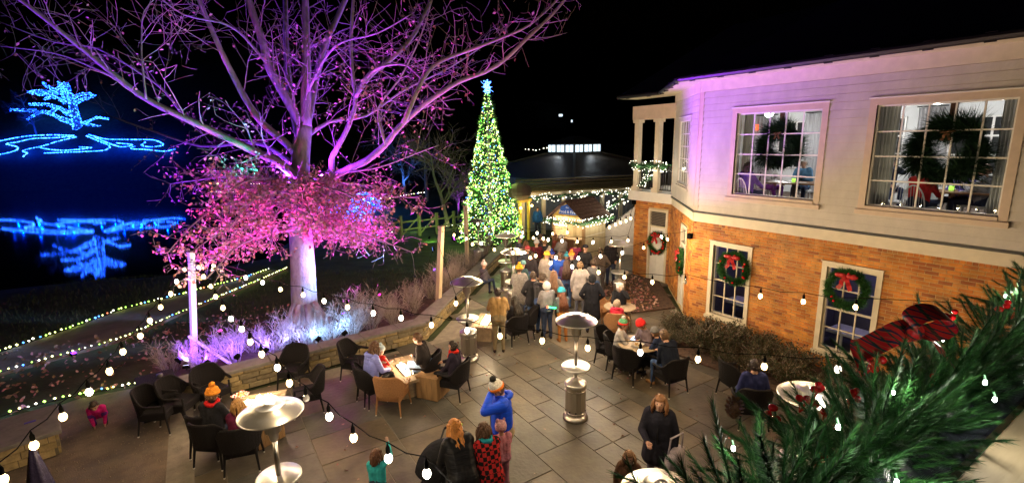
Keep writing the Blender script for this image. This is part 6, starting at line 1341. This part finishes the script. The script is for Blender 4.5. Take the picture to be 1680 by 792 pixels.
def dining_table(label, p, w=1.3, d=.8):
    t = thing('dining_table', label, 'table', (p[0], p[1], FZ-.03), .3); c = MB(); c.bevbox((0,0,.73), (d,w,.04), .01); c.build('tabletop', mat('walnut', (.24,.12,.05), .4, vary=.3), t); c = MB(); c.tube([(0,0,0),(0,0,.7)], .05, 8); c.build('pedestal', m_lead, t); c = MB(); c.lathe([(.01,0),(.28,0),(.28,.02),(.05,.05)], 20); c.build('foot', m_lead, t)
    for k, (x, y) in enumerate([(-.2,-.3),(.15,.25),(-.1,.45)]):
        pl = thing('plate', ['white plate on the near end of ','white plate on the middle of ','white plate on the far end of '][k] + label.split(' with')[0], 'plate', (p[0]+x, p[1]+y, FZ+.722)); c = MB(); c.lathe([(.01,0),(.07,0),(.12,.016),(.115,.02),(.07,.006)], 20); c.build('dish', m_white, pl, True)
    v = thing('votive', 'green votive glass on ' + label.split(' with')[0], 'candle', (p[0], p[1]+.02, FZ+.722)); c = MB(); c.lathe([(.03,0),(.045,.01),(.05,.1),(.04,.1)], 14); c.build('glass', bulb_mat('votive', (.5,.9,.1), 1.2), v, True); c = MB(); c.lathe([(.01,.0),(.035,.005),(.035,.05),(.004,.055)], 10, (0,0,.01)); c.build('wax', m_white, v)
DT1 = (13.85, 7.17, 4.15); DT2 = (14.08, 3.85, 4.15)
dining_table('wooden table in the farther upper window with plates', DT1); dining_table('wooden table in the nearer upper window with plates', DT2, 1.5, .9)
def diner(label, hp, look, **kw): rz = face(hp, look); person(label, P2(hp), rz, 'sit', z=FZ-.03, group='diners in the upper room', **kw); dining_chair('spindle chair of the ' + label.replace(' at the far right of', ' right in'), P2(hp), rz)
diner('diner in white sweater at the farther upper window', (14.22, 8.1, 4.64), P2(DT1), top=(.62,.6,.58), hair=('long',(.03,.02,.015)), arms=('table','table'), bottom=(.25,.05,.35))
diner('older diner in blue shirt at the farther upper window', (14.74, 7.41, 4.64), P2(DT1), top=(.10,.22,.36), hair=('short',(.5,.48,.45)), arms=('table','hold'))
diner('diner in purple at the left edge of the farther upper window', (12.29, 7.57, 4.6), P2(DT1), top=(.20,.10,.40), hair=('bob',(.04,.03,.02)), arms=('table','lap'))
diner('diner in dark coat at the left of the nearer upper window', (15.99, 5.75, 4.64), (13.7, 3.43, 4.64), top=(.03,.03,.06), hair=('short',(.06,.03,.02)), arms=('table','face'))
diner('blond diner in violet at the right of the nearer upper window', (14.34, 3.7, 4.64), P2(DT2), top=(.16,.12,.45), hair=('bob',(.4,.22,.1)), arms=('table','table'))
diner('diner in grey striped top at the far right of the nearer upper window', (14.04, 3.37, 4.64), P2(DT2), top=(.35,.35,.38), hair=('short',(.3,.16,.08)), arms=('table','phone'))
diner('diner in red sweater behind the wreath of the nearer window', (13.0, 4.07, 4.62), P2(DT2), top=(.55,.03,.03), hair=('short',(.05,.03,.02)), arms=('table','table'))
dining_chair('striped white spindle chair in front of the nearer upper window', P2((13.73, 4.66, 4.0)), R(-60)); dining_chair('white spindle chair low in the farther upper window', P2((13.61, 8.4, 4.0)), R(-60))
# dim store rooms behind the brick storey windows
for i, y in enumerate((7.7, 4.78)):
    t = thing('dim_room', ['dim room behind the brick storey window beside the angled bay','dim room behind the brick storey window behind the ribbon bow'][i], 'room', (12.25, y, 0)); c = MB(); m_dim = mat('dim_wall', (.10,.09,.12), .9)
    for cc, dd in (((2.0,0,1.5),(.05,2.4,3.0)), ((1.0,1.2,1.5),(2.0,.05,3.0)), ((1.0,-1.2,1.5),(2.0,.05,3.0)), ((1.0,0,.02),(2.0,2.4,.04)), ((1.0,0,2.98),(2.0,2.4,.04))): c.box(cc, dd)
    c.build('walls', m_dim, t); c = MB(); c.box((1.2,.1,.55), (.7,1.5,.06)); c.box((.9,.5,.3), (.05,.05,.5)); c.box((.9,-.5,.3), (.05,.05,.5)); c.build('white_table', m_white, t)
    c = MB(); c.box((1.93,-.3 if i else .2,1.7), (.04,.7,1.1)); c.build('wall_panel', mat('rust_panel', (.45,.14,.05), .7), t); c = MB(); c.tube([(1.0,-.5,2.85),(1.0,.4,2.85)], .03, 8); c.build('strip_lamp', bulb_mat('strip_violet', (.45,.15,1.0), 6 if i == 0 else 1.5), t)
    point('strip_light', (1.0, 0, 2.6), 26, (.62,.58,1.0), .1, t)

# ================================================================ WREATHS
m_needle = [mat('needle_0', (.012,.062,.014), .6, vary=.4, scale=30, spec=.25), mat('needle_1', (.022,.098,.018), .55, vary=.4, scale=30, spec=.3), mat('needle_2', (.05,.15,.03), .5, vary=.4, scale=30, spec=.3)]
m_ribr = mat('ribbon_red', (.42,.02,.02), .4, vary=.3, scale=20); m_ribb = mat('ribbon_brown', (.16,.07,.03), .6, vary=.3); m_berry = mat('berry', (.55,.01,.012), .15, vary=.1, coat=.6)
def ribbon(mb, pts, w, side):
    side = Vector(side).normalized(); v = []
    for p in pts: p = Vector(p); v += [p-side*w/2, p+side*w/2]
    mb.add(v, [(2*i,2*i+1,2*i+3,2*i+2) for i in range(len(pts)-1)]); mb.add([(Vector(x)+Vector((.002,.002,.002))) for x in v], [(2*i+2,2*i+3,2*i+1,2*i) for i in range(len(pts)-1)])
def bow(mb, s):
    for k in (-1, 1):
        mb.ball((k*.30*s, -.05, .10*s), (.29*s, .05+.08*s, .17*s), 12, 8, lambda d: .72+.4*abs(d[0]))
        ribbon(mb, [(k*.03*s,-.06,-.02*s), (k*.16*s,-.11,-.22*s), (k*.20*s,-.06,-.45*s), (k*.34*s,-.10,-.70*s)], .22*s, (1,.25,.45*k))
    mb.ball((0,-.05,.03*s), (.10*s,.07,.11*s), 10, 8)
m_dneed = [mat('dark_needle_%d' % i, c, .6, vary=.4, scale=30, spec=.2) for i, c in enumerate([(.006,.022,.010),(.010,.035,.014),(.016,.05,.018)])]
def wreath(label, p, ang, r, m_rb, red=10, hang=None, tube=.3, n=900, seed=1):
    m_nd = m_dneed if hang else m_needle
    q = random.Random(seed); t = thing('wreath', label, 'wreath', p, ang); c = MB(); core = MB()
    core.tube([(r*math.cos(a), 0, r*math.sin(a)) for a in [i*math.pi/16 for i in range(33)]], r*tube*.4, 8); core.build('ring', m_nd[0], t)
    for i in range(n):
        a = q.uniform(0, 6.283); b2 = q.uniform(0, 6.283); o = Vector((math.cos(a)*math.cos(b2), -abs(math.sin(b2))*1.0 if q.random() < .85 else .6, math.sin(a)*math.cos(b2))); tg = Vector((-math.sin(a), 0, math.cos(a)))
        base = Vector((r*math.cos(a), 0, r*math.sin(a)))+o*r*tube*.3; d = (o+tg*q.uniform(.2,1.1)).normalized(); w = d.orthogonal(); w = rot_about(w, d, q.uniform(0,6.28)); L = r*tube*q.uniform(.8,1.35)*(1+(.38*math.sin(3*a+seed)+.25*math.sin(7*a+2*seed) if hang else .12*math.sin(5*a+seed*2))); c.cur = q.randrange(3)
        for k in (-.5, 0, .5): c.add([base-w*.008, base+w*.008, base+(d+w*k).normalized()*L], [(0,1,2)])
    tag(c.build('needles', m_nd, t), kind='stuff'); bw = MB(); bow(bw, r*1.0); b_ = bw.build('bow', m_rb, t); b_.location = (0, -r*tube*.7, r*.75); b_.scale = (1,1,1) if not hang else (.45,.45,.45)
    if red:
        bb = MB()
        for i in range(red):
            a = q.uniform(0, 6.28); bb.ball((r*math.cos(a)*q.uniform(.85,1.15), -r*tube*.9, r*math.sin(a)*q.uniform(.85,1.15)), .028*r/.45+.006, 8, 6)
        bb.build('berries', m_berry, t, True)
    if hang: h = MB(); ribbon(h, [(0,-.02,r*.9),(0,-.02,r+hang)], .12, (1,0,0)); ribbon(h, [(.0,-.03,r+hang),(.12,-.06,r+hang+.07),(.2,-.05,r+hang-.02),(.0,-.03,r+hang-.06),(-.2,-.05,r+hang-.02),(-.12,-.06,r+hang+.07),(0,-.03,r+hang)], .16, (0,1,.4)); h.build('hanging_ribbon', m_rb, t)
    return t
AL = R(-90)     # faces -X
p = (11.93, 7.54, 1.95); wreath('green wreath with red bow on the brick storey window beside the bay', p, AL, .38, m_ribr, 14, seed=1)
p = (11.93, 4.79, 2.05); wreath('green wreath with checked red bow on the brick storey window behind the ribbon', p, AL, .38, m_ribr, 4, seed=2)
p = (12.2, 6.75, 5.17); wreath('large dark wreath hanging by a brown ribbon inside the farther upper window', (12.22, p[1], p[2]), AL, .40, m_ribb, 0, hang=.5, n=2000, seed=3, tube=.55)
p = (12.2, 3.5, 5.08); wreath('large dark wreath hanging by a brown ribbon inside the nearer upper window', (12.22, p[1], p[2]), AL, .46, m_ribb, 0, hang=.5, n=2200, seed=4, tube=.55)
chn = math.atan2(-2.96, 2.6); pc = HO + fr_ch.p((CHD[0]+CHD[1])/2, 1.55, .06); wreath('green wreath with red bow on the narrow door of the angled bay', tuple(pc), fr_ch.ang, .34, m_ribr, 8, seed=5)
pc = HO + fr_set.p((SED[0]+SED[1])/2+.05, 1.5, .06); wreath('dark red and green wreath on the white door by the porch corner', tuple(pc), fr_set.ang, .36, m_ribr, 40, seed=6)

# ================================================================ STROLLER
SP = (2.48, 6.04, 0.45); rzs = face(SP, (3.44, 6.4, 0.45))+math.pi
m_sblk = fabric((.012,.012,.014)); t = thing('stroller', 'black stroller with hood and looped handle before the red blond woman', 'stroller', (SP[0], SP[1], 0), rzs)
c = MB(); n_ = 10; v = []
for i in range(n_+1):
    a = R(10+115*i/n_)
    for k in range(9): b2 = -1+2*k/8; v.append((.25*b2, -.16+.42*math.cos(a)*(1-.15*b2*b2), .58+.46*math.sin(a)*(1-.22*b2*b2)))
fs = [(i*9+k,i*9+k+1,(i+1)*9+k+1,(i+1)*9+k) for i in range(n_) for k in range(8)]; c.add(v, fs); c.add([(x*.96,y,z-.02) for x,y,z in v], [f[::-1] for f in fs]); c.build('hood', m_sblk, t, True)
c = MB(); c.add([(-.2,-.25,.95),(.2,-.25,.95),(.2,-.05,.45),(-.2,-.05,.45),(-.2,.3,.42),(.2,.3,.42),(-.2,-.3,.93),(.2,-.3,.93),(.2,-.08,.38),(-.2,-.08,.38),(-.2,.32,.35),(.2,.32,.35)], [(0,1,2,3),(3,2,5,4),(7,6,9,8),(8,9,10,11),(0,3,9,6),(1,7,8,2),(3,4,10,9),(2,8,11,5),(4,5,11,10),(0,6,7,1)]); c.build('seat', m_sblk, t)
for s in (-1, 1):
    c = MB(); c.tube([(s*.25,-.45,1.02),(s*.25,-.2,.62),(s*.25,.32,.2)], .015, 8); c.build('frame_tube', m_rub, t, True); c = MB(); c.tube([(s*.25,-.05,.5),(s*.25,-.28,.16)], .014, 8); c.build('frame_tube', m_rub, t, True)
    for y, r in ((.34,.1),(-.3,.15)):
        c = MB(); c.tube([(s*.27+r*0, y+r*math.cos(a), r+r*.9*math.sin(a)) for a in [i*math.pi/9 for i in range(19)]], .02, 8); w = c.build('wheel', m_rub, t, True); c = MB(); c.tube([(s*.27-.02,y,r),(s*.27+.02,y,r)], .03, 8); c.build('hub', m_steel, w)
c = MB(); c.tube([(-.25,-.45,1.02),(-.22,-.53,1.06),(.22,-.53,1.06),(.25,-.45,1.02)], .018, 8); c.build('handle', m_rub, t, True)
c = MB(); c.bevbox((0,.0,.24), (.42,.45,.14), .02); c.build('basket', m_sblk, t)
bp_ = (3.0, 6.22, 1.05); t = thing('bottle', 'green capped pale bottle in the stroller cup holder', 'bottle', (bp_[0], bp_[1], .98)); c = MB(); c.lathe([(.025,0),(.032,.005),(.032,.1),(.02,.13),(.018,.14)], 14); c.build('body', m_white, t, True); c = MB(); c.lathe([(.022,.14),(.024,.145),(.024,.17),(.01,.175)], 14); c.build('cap', mat('cap_green', (.25,.6,.05), .4), t, True)

# ================================================================ YARD CORNER
pp_ = (-3.15, 11.61, 0.45); t = thing('stone_pier', 'low stone pier with grey slab top at the far left of the yard', 'pier', (pp_[0], pp_[1], 0), R(12)); c = MB(); c.box((0,0,.2), (.8,1.1,.42)); c.build('core', m_mort2, t); q = random.Random(6)
for sx, sy, L in ((1,0,1.1),(-1,0,1.1),(0,1,.8),(0,-1,.8)):
    for r in range(3):
        s = -L/2
        while s < L/2-.05:
            w = min(q.uniform(.2,.42), L/2-s); cc = s+w/2; c = MB(); c.box((sx*.41 if sx else cc, sy*.56 if sy else cc, .07+r*.135), (.05 if sx else w-.012, .05 if sy else w-.012, .122)); c.build('stone', q.choice(m_wst), t); s += w
c = MB(); c.bevbox((0,0,.45), (.98,1.3,.07), .012); c.build('cap_slab', m_cap, t); c = MB(); c.bevbox((.1,.1,.488), (.16,.05,.012), .002); c.build('name_plate', mat('violet_plate', (.06,.04,.35), .4), t)
pp_ = (-2.2, 8.25, 1.55); t = thing('covered_umbrella', 'dark covered umbrella standing at the lower left corner', 'umbrella', (pp_[0], pp_[1], 0)); c = MB(); c.lathe([(.03,0),(.03,.3)], 8); c.build('pole', m_steel, t); c = MB(); n_ = 24; v = []
for i in range(9):
    z = .28+1.3*i/8; 
    for k in range(n_): rr2 = (.20-.17*(i/8)**1.5)*(1+.14*math.sin(k*math.pi/2+i*.3)); v.append((rr2*math.cos(2*math.pi*k/n_), rr2*math.sin(2*math.pi*k/n_), z))
c.add(v, [(i*n_+k,i*n_+(k+1)%n_,(i+1)*n_+(k+1)%n_,(i+1)*n_+k) for i in range(8) for k in range(n_)]+[tuple(8*n_+k for k in range(n_))]); c.build('cover', mat('dark_vinyl', (.03,.025,.06), .25, vary=.2, bump=.5), t, True); c = MB(); c.lathe([(.01,0),(.25,0),(.25,.06),(.05,.09)], 20); c.build('foot', m_rub, t)
# grass blades near the strings of lights
gb = MB(); q = random.Random(8); mg = [mat('blade_0', (.05,.08,.02), .8, vary=.3), mat('blade_1', (.08,.08,.03), .8, vary=.3)]
for i in range(9000):
    u = q.uniform(13, 21); v_ = q.uniform(-19, -2); x, y = uv(u, v_)
    if poly_sd((x, y), far_edge+near_edge[::-1]) < .05 or y < 13.6: continue
    gb.cur = q.randrange(2); z0 = terrain_h(u, v_)-.04; a = q.uniform(0, 6.28); h = q.uniform(.05,.16); gb.add([(x-.008*math.cos(a),y-.008*math.sin(a),z0),(x+.008*math.cos(a),y+.008*math.sin(a),z0),(x+q.uniform(-.05,.05),y+q.uniform(-.05,.05),z0+h)], [(0,1,2)])
tag(gb.build('grass', mg), 'rough grass on the dark bank along the lit path', 'grass', kind='stuff')

# ================================================================ DECK RAIL AND GARLAND AT THE CAMERA
m_deck = mat('deck_wood', (.50,.38,.22), .6, vary=.25, scale=7, bump=.25, stretch=(.15,1,1)); m_capb = mat('rail_cap', (.02,.022,.03), .22, vary=.1, spec=.6)
dk = thing('deck_railing', 'pale wooden deck railing with dark glossy cap at lower right', 'railing', (0, .3, 3.4))
c = MB(); c.bevbox((3.2,-.02,1.015), (6.0,.15,.06), .006); c.build('top_board', m_deck, dk); c = MB(); c.bevbox((3.2,.135,1.03), (6.0,.13,.05), .006); c.build('glossy_cap', m_capb, dk); c = MB(); c.box((3.2,.02,.9), (6.0,.05,.16)); c.build('fascia', m_deck, dk)
for x in (.4, 1.9, 3.4, 4.9): c = MB(); c.box((x,-.02,.49), (.11,.11,.98)); c.build('post', m_deck, dk)
for k in range(38): c = MB(); c.box((.5+k*.14,.02,.45), (.035,.035,.76)); c.build('baluster', m_deck, dk)
c = MB(); c.prism([(-1.5,-3.5),(11.9,-3.5),(11.9,.55),(-1.5,.55)], 3.25, 3.4); tag(c.build('deck_floor', m_deck), kind='structure')
def sprig(seed, L):
    q = random.Random(seed); c = MB(); pts = [(0,0,0),(.004,.006,L*.5),(.0,.02,L)]; c.cur = 0; c.tube(pts, [.0035,.003,.0015], 4); n_ = int(L*1000)
    for i in range(n_):
        t_ = (i+q.random())/n_; p = Vector((0,.02*t_*t_,L*t_)); a = (0 if i % 2 else math.pi)+q.gauss(0, .75); o = Vector((math.cos(a), math.sin(a), 0)); d = (o*.9+Vector((0,0,.62+t_*t_*1.1))).normalized(); nl = q.uniform(.034,.05)*(1-.3*t_); w = d.cross(o).normalized()*.0012
        c.cur = q.choices((0,1,2), (3,4,2))[0]; tip = p+d*nl+Vector((0,0,.004)); c.add([p-w, p+w, tip], [(0,1,2)])
    return c.mesh('sprig', m_needle)
spr = [sprig(i, L) for i, L in enumerate((.14,.17,.2,.24,.18,.27))]
GO = Vector((.82, .60, 4.36)); fg = thing('evergreen_garland', 'thick evergreen garland with berries and bulbs along the deck rail', 'garland', tuple(GO)); q = random.Random(12)
core = MB(); core.tube([(x*.3, .02*math.sin(x*2), .02*math.sin(x*1.3)) for x in range(0, 17)], .055, 8); core.build('stem', m_needle[0], fg)
NS = 290; NB = 1700; bulkv = []; bulkf = []; bulkm = []; bulkn = 0
sprd = []
for me in spr:
    v = np.empty(len(me.vertices)*3); me.vertices.foreach_get('co', v); sprd.append((v.reshape(-1, 3), [tuple(p.vertices) for p in me.polygons], [p.material_index for p in me.polygons]))
for i in range(NS+NB):
    x = 4.8*(q.random()**1.35)-.02; a = q.uniform(R(-40), R(235)) if q.random() < .5 else q.uniform(R(120), R(262)); o = Vector((0, math.cos(a), math.sin(a))); d = (o*1.0 + Vector((q.uniform(-1.1,.9),0,0)) + Vector((0,0,.1))).normalized()
    if x < .25: d = (d + Vector((-.7,0,-.1))).normalized()
    base = Vector((x, 0, 0)) + o*q.uniform(.0,.13)
    if i >= NS:
        k = q.randrange(6); s = q.uniform(.75,1.1); Rm = np.array(d.to_track_quat('Z', 'Y').to_matrix())*s; bulkv.append(sprd[k][0] @ Rm.T + np.array(base)); bulkf += [tuple(j+bulkn for j in f) for f in sprd[k][1]]; bulkm += sprd[k][2]; bulkn += len(sprd[k][0]); continue
    ob = link('sprig', spr[q.randrange(6)], fg, base); ob.rotation_euler = d.to_track_quat('Z', 'Y').to_euler(); s = q.uniform(.8,1.15); ob.scale = (s,s,s)
gm_ = MB(); gm_.v = [tuple(v) for v in np.concatenate(bulkv)]; gm_.f = bulkf; gm_.m = bulkm; tag(gm_.build('inner_sprigs', m_needle, fg), kind='stuff')
for k, (p, s) in enumerate([((1.68, 0.72, 4.56),1.0),((1.69, 0.76, 4.5),1.1),((1.81, 0.7, 4.41),1.1),((1.58, 0.82, 4.47),1.0),((1.97, 0.64, 4.36),1.1),((1.91, 0.7, 4.47),.9),((1.78, 0.72, 4.46),.9),((2.56, 0.64, 4.68),1.0),((3.27, 0.62, 4.57),1.1),((3.51, 0.62, 4.49),1.0),((2.02, 0.7, 4.57),1.1),((2.27, 0.57, 4.5),.9),((1.57, 0.64, 4.4),.9)]):
    b = thing('berry_pick', 'glossy red berries in the deck garland, ' + ['just left of the heater dome','left of the lowest bulb','touching the lowest bulb','on the left side above the pine cone','right of the lowest bulb','below the heater dome edge','above the lowest bulb','high on the crest behind the bow','at the upper right crest','at the far upper right end','under the ribbon tail','in the middle of the greenery','low in the greenery'][k], 'berries', p, 0, 'red berries in the deck garland'); r_ = random.Random(k)
    for j in range(4): o = Vector((r_.uniform(-.03,.03), r_.uniform(-.02,.02), r_.uniform(-.025,.025))); c = MB(); c.ball(o, .0135*s*r_.uniform(.8,1.15), 14, 10); c.build('berry', m_berry, b, True); c = MB(); c.tube([o, (0,.02,-.05)], .002, 4); c.build('stalk', m_berry, b)
for k, (p, lab) in enumerate([((1.94, 0.38, 4.66),'upper'),((1.98, 0.36, 4.6),'lower'),((1.29, 0.5, 4.68),'leftmost')]):
    b = thing('garland_bulb', 'small white bulb glowing in the deck garland, ' + ['upper of the pair at right','lower of the pair at right','the one amid the berries'][k], 'bulb', p, 0, 'bulbs in the deck garland'); c = MB(); c.lathe([(.001,-.007),(.0045,-.005),(.005,.002),(.003,.008)], 10); c.build('glass', mat('led_white', (1,1,1), .3, vary=0, emit=(.95,1,.95), estr=60), b, True); c = MB(); c.tube([(0,0,.008),(0,.006,.024)], .003, 6); c.build('holder', mat('holder_green', (.02,.08,.03), .5), b)
    point('led_light', (-.015,-.03,.015), 1.1, (1,.97,.86), .008, b)
p = Vector((1.49, 0.9, 4.47)); t = thing('pine_cone', 'brown pine cone tucked in the left end of the garland', 'pine cone', tuple(p)); c = MB(); c.ball((0,0,0), (.018,.018,.036), 10, 8); c.build('core', m_ribb, t); c = MB()
for i in range(60): a = i*2.4; z = -.034+i*.00115; r = .022*math.sqrt(max(.05,1-(z/.038)**2)); o = Vector((math.cos(a),math.sin(a),0)); s = Vector((-o.y,o.x,0)); c.add([o*r*.5+s*.006+Vector((0,0,z)), o*r*.5-s*.006+Vector((0,0,z)), o*(r+.01)-s*.005+Vector((0,0,z+.009)), o*(r+.01)+s*.005+Vector((0,0,z+.009))], [(0,1,2,3)])
tag(c.build('scales', m_ribb, t), kind='stuff')
# tartan bow
mt = bpy.data.materials.new('tartan'); mt.use_nodes = True; n = mt.node_tree.nodes; l = mt.node_tree.links; tc = n.new('ShaderNodeTexCoord'); b_ = n['Principled BSDF']; b_.inputs['Roughness'].default_value = .38
prev = None
for (rot, sc_, thr, colr) in ((0, 11, .88, (.012,.02,.06,1)), (1.57, 11, .90, (.01,.04,.03,1)), (0, 23, .985, (.3,.2,.06,1))):
    mp = n.new('ShaderNodeMapping'); mp.inputs['Rotation'].default_value = (rot*.7, .4, rot); l.new(tc.outputs['Object'], mp.inputs[0]); wv = n.new('ShaderNodeTexWave'); wv.inputs['Scale'].default_value = sc_; l.new(mp.outputs[0], wv.inputs[0])
    gt = n.new('ShaderNodeMath'); gt.operation = 'GREATER_THAN'; gt.inputs[1].default_value = thr; l.new(wv.outputs['Fac'], gt.inputs[0]); mx = n.new('ShaderNodeMix'); mx.data_type = 'RGBA'; l.new(gt.outputs[0], mx.inputs[0])
    if prev: l.new(prev, mx.inputs[6])
    else: mx.inputs[6].default_value = (.50,.010,.014,1)
    mx.inputs[7].default_value = colr; prev = mx.outputs[2]
l.new(prev, b_.inputs['Base Color'])
A0 = Vector((2.19, 0.64, 4.68)); bw = thing('ribbon_bow', 'red tartan ribbon bow rising from the deck garland', 'ribbon', tuple(A0)); rs = Vector(VR + (0,)); up = Vector((0,0,1)); fw = Vector(UF + (0,))
def rp(x, z, y=0): return rs*x+up*z+fw*y
W_r = .085
c = MB(); ribbon(c, [rp(.05+.075*math.cos(a), .035+.042*math.sin(a), .0) for a in [i*math.pi/10-.6 for i in range(21)]], W_r, fw*.85+up*.35); c.build('loop', mt, bw, True)
tail = [Vector(x)-A0 for x in ((2.24, 0.66, 4.67), (2.15, 0.68, 4.67), (2.13, 0.72, 4.63), (2.08, 0.76, 4.59), (2.05, 0.77, 4.59), (2.03, 0.76, 4.56), (2.02, 0.74, 4.54))]
c = MB(); ribbon(c, smooth_path(tail, 4), W_r, fw*.7+up*.75); c.build('tail', mt, bw, True)
c = MB(); ribbon(c, smooth_path([rp(.02,0), rp(.10,-.05,.02), rp(.14,-.12,.0)], 4), W_r, fw*.8+up*.3); c.build('tail', mt, bw, True)
c = MB(); c.ball((0,0,0), (.03,.03,.035), 12, 8); c.build('knot', mt, bw, True)
# more small bulbs, not seen, added to light the deck garland and rail
hid = ['near the left tip','left of the pine cone','behind the heater dome berries','low before the rail cap','in the middle crest','under the ribbon tail','right below the bow','behind the bow','on the crest right of the bow','above the rail cap','low right above the cap','at the right frame edge']
for k in range(12):
    x = .35+k*.33; a = R((60, 150, 100, 195, 80, 160, 120, 70, 150, 185, 110, 140)[k]); p = GO + Vector((x, math.cos(a)*.2, math.sin(a)*.2+.02)); b = thing('garland_bulb', 'small added bulb lighting the deck garland, ' + hid[k], 'bulb', tuple(p), 0, 'bulbs in the deck garland')
    c = MB(); c.lathe([(.001,-.007),(.0045,-.005),(.005,.002),(.003,.008)], 10); c.build('glass', MATS['led_white'], b, True); c = MB(); c.tube([(0,0,.008),(0,.006,.024)], .003, 6); c.build('holder', MATS['holder_green'], b)
    point('led_light', (-.02,-.03,.03), 1.0, (1,.95,.8), .006, b)
